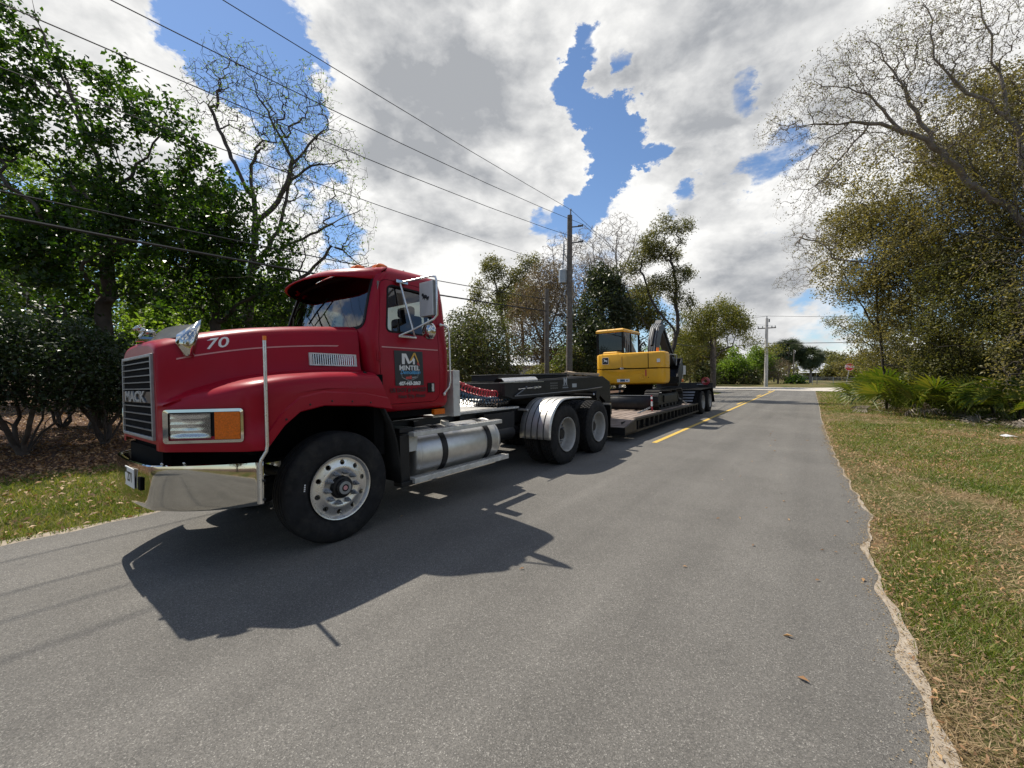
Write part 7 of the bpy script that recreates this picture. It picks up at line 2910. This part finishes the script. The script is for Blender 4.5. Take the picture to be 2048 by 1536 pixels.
BX = .27
mb = MB()
beam(mb, [(14.2, 1.70), (14.22, 2.2), (14.38, 2.75), (14.65, 3.14), (15.05, 3.36)], [.16, .19, .21, .18, .12], BX - .15, BX + .15)
bo = E_.p(mb, 'boom', 'boom grey', bevel=.012)
mb = MB()
for k in range(4):
    x = BX - .11 + .07 * k
    mb.tube([(x, 13.98, 1.95), (x, 14.00, 2.3), (x, 14.15, 2.85), (x, 14.42, 3.26), (x, 14.7, 3.42)], .018, 7)
E_.p(mb, 'boom_hose', 'galvanised', bo, smooth=50)
mb = MB()
mb.tube([(BX - .26, 13.7, 2.2), (BX - .3, 13.75, 2.6), (BX - .25, 14.1, 2.75)], .03, 8).tube([(BX + .05, 13.95, 2.6), (BX + .05, 14.3, 3.2)], .05, 8).cyl((BX, 14.9, 3.45), (BX, 15.7, 3.15), .06, n=12)
E_.p(mb, 'boom_cylinder', 'black steel', bo, smooth=50)
mb = MB()
beam(mb, [(14.9, 3.52), (15.2, 3.22), (15.9, 2.65), (16.75, 2.05)], [.10, .20, .16, .11], BX - .11, BX + .11)
ar = E_.p(mb, 'arm', 'boom grey', bevel=.01)
mb = MB()
mb.tube([(BX + .02, 15.45, 3.3), (BX + .02, 16.5, 2.5)], .055, 10).tube([(BX + .02, 16.5, 2.5), (BX + .02, 16.85, 2.2)], .03, 8).tube([(BX + .13, 15.1, 3.25), (BX + .14, 15.6, 2.8), (BX + .14, 16.3, 2.3)], .03, 6)
E_.p(mb, 'arm_cylinder', 'black steel', ar, smooth=50)
mb = MB()
beam(mb, [(16.85, 2.25), (16.95, 1.8), (16.7, 1.35), (16.25, 1.2), (15.95, 1.4)], [.05, .05, .05, .05, .03], BX - .32, BX + .32)
for x in (BX - .32, BX + .29):
    mb.prism([(16.85, 2.25), (16.95, 1.8), (16.7, 1.35), (16.25, 1.2), (15.95, 1.4), (16.4, 1.9)], 'X', x, x + .03)
E_.p(mb, 'bucket', 'black steel')
v_ = MB()
v_.cyl((.72, 13.3, 2.30), (.72, 13.3, 2.36), .05, n=12).cyl((.72, 13.3, 2.36), (.72, 13.3, 2.47), .045, .04, 12)
E_.p(v_, 'beacon', 'orange lens', smooth=50)
mb = MB()
mb.tube([(.86, 13.0, 2.32), (.86, 13.0, 2.36), (.86, 13.6, 2.36), (.86, 13.6, 2.32)], .015, 6)
mb.tube([(1.00, 13.55, 1.9), (1.02, 13.55, 2.25), (1.02, 14.4, 2.25), (1.0, 14.4, 1.9)], .018, 6)
E_.p(mb, 'handrail', 'galvanised', smooth=50)
# undercarriage
mb = MB()
mb.cyl((XC, 13.9, 1.02), (XC, 13.9, 1.29), .45, n=28).box((XC - .5, 13.3, .72), (XC + .5, 14.5, 1.02))
E_.p(mb, 'turntable', 'flat black', smooth=40)
SHOE = MB().box((-.215, -.068, -.012), (.215, .068, .012)).box((-.215, -.052, .012), (.215, -.034, .034)).box((-.215, .008, .012), (.215, .022, .034)).mesh('track_shoe', 'track steel')
for cx in (.765, -1.005):
    mb = MB()
    mb.box((cx - .13, 12.72, .64), (cx + .13, 14.98, .97))
    mb.box((cx + .13, 13.2, .70), (cx + .165, 14.55, .93))
    tr = E_.p(mb, 'track_frame', 'black steel', bevel=.02)
    for y in (12.68, 15.0):
        mb = MB()
        mb.lathe([(0, .05), (.0, .22), (.03, .255), (.13, .255), (.16, .22), (.16, .05)], (cx + .08, y, .815), 'X', 24, 1)
        mb.cyl((cx + .08, y, .815), (cx + .14, y, .815), .09, n=14)
        E_.p(mb, 'sprocket', 'track steel', tr, smooth=40)
    for y in (13.1, 13.5, 13.9, 14.3, 14.7):
        mb = MB()
        mb.cyl((cx - .12, y, .615), (cx + .12, y, .615), .085, n=14)
        E_.p(mb, 'track_roller', 'track steel', tr, smooth=40)
    Rr, y0, y1, zc = .285, 12.68, 15.0, .815
    per = 2 * (y1 - y0) + 2 * math.pi * Rr
    n = 44
    for k in range(n):
        s_ = per * k / n
        if s_ < y1 - y0:
            y, z, a = y0 + s_, zc + Rr - .012 * math.sin(math.pi * s_ / (y1 - y0)), 0
        elif s_ < y1 - y0 + math.pi * Rr:
            a = -(s_ - (y1 - y0)) / Rr
            y, z = y1 + Rr * math.sin(-a), zc + Rr * math.cos(a)
        elif s_ < 2 * (y1 - y0) + math.pi * Rr:
            y, z, a = y1 - (s_ - (y1 - y0) - math.pi * Rr), zc - Rr, math.pi
        else:
            a = -(s_ - 2 * (y1 - y0)) / Rr
            y, z = y0 + Rr * math.sin(-a), zc + Rr * math.cos(a)
        o = link('track_shoe', SHOE, tr, np.array([cx, y, z]) - E_.o)
        o.rotation_euler = (a, 0, 0)
# dozer blade facing the cab of the truck
mb = MB()
rows_b = []
for t in np.linspace(0, 1, 9):
    rows_b.append([(x, 12.05 + .10 * (2 * t - 1) ** 2 - .06, .525 + .44 * t) for x in (-1.16, .92)])
mb.loft(rows_b, closed=False)
bl_ = E_.p(mb, 'blade', 'black steel', smooth=60)
sd = bl_.modifiers.new('thick', 'SOLIDIFY')
sd.thickness = .025
mb = MB()
mb.box((-1.16, 12.06, .955), (.92, 12.14, .972))
E_.p(mb, 'blade_edge', 'galvanised', bl_)
mb = MB()
for x in (-.45, .2):
    mb.bar((x, 12.08, .72), (x, 13.3, .80), .10, .12)
E_.p(mb, 'blade_arm', 'black steel', bl_)

# white scrap lying in the shaded grass at the right
q_ = gnd(2018, 874)
sc_ = empty('paper_scrap', (q_[0], q_[1], 0), 'small white scrap lying in the shaded grass near the right edge', 'scrap', rot=(0, 0, YAW))
mb = MB()
mb.loft([[(-.16, y, .02 + .05 * abs(y) * 8 * .2 + .012 * math.sin(9 * y)) for y in (-.08, -.03, .02, .07)], [(0, y, .05 + .015 * math.sin(20 * y)) for y in (-.08, -.03, .02, .07)], [(.15, y, .025 + .01 * math.sin(12 * y)) for y in (-.08, -.03, .02, .07)]], closed=False)
mb.build('sheet', 'sign white', sc_)
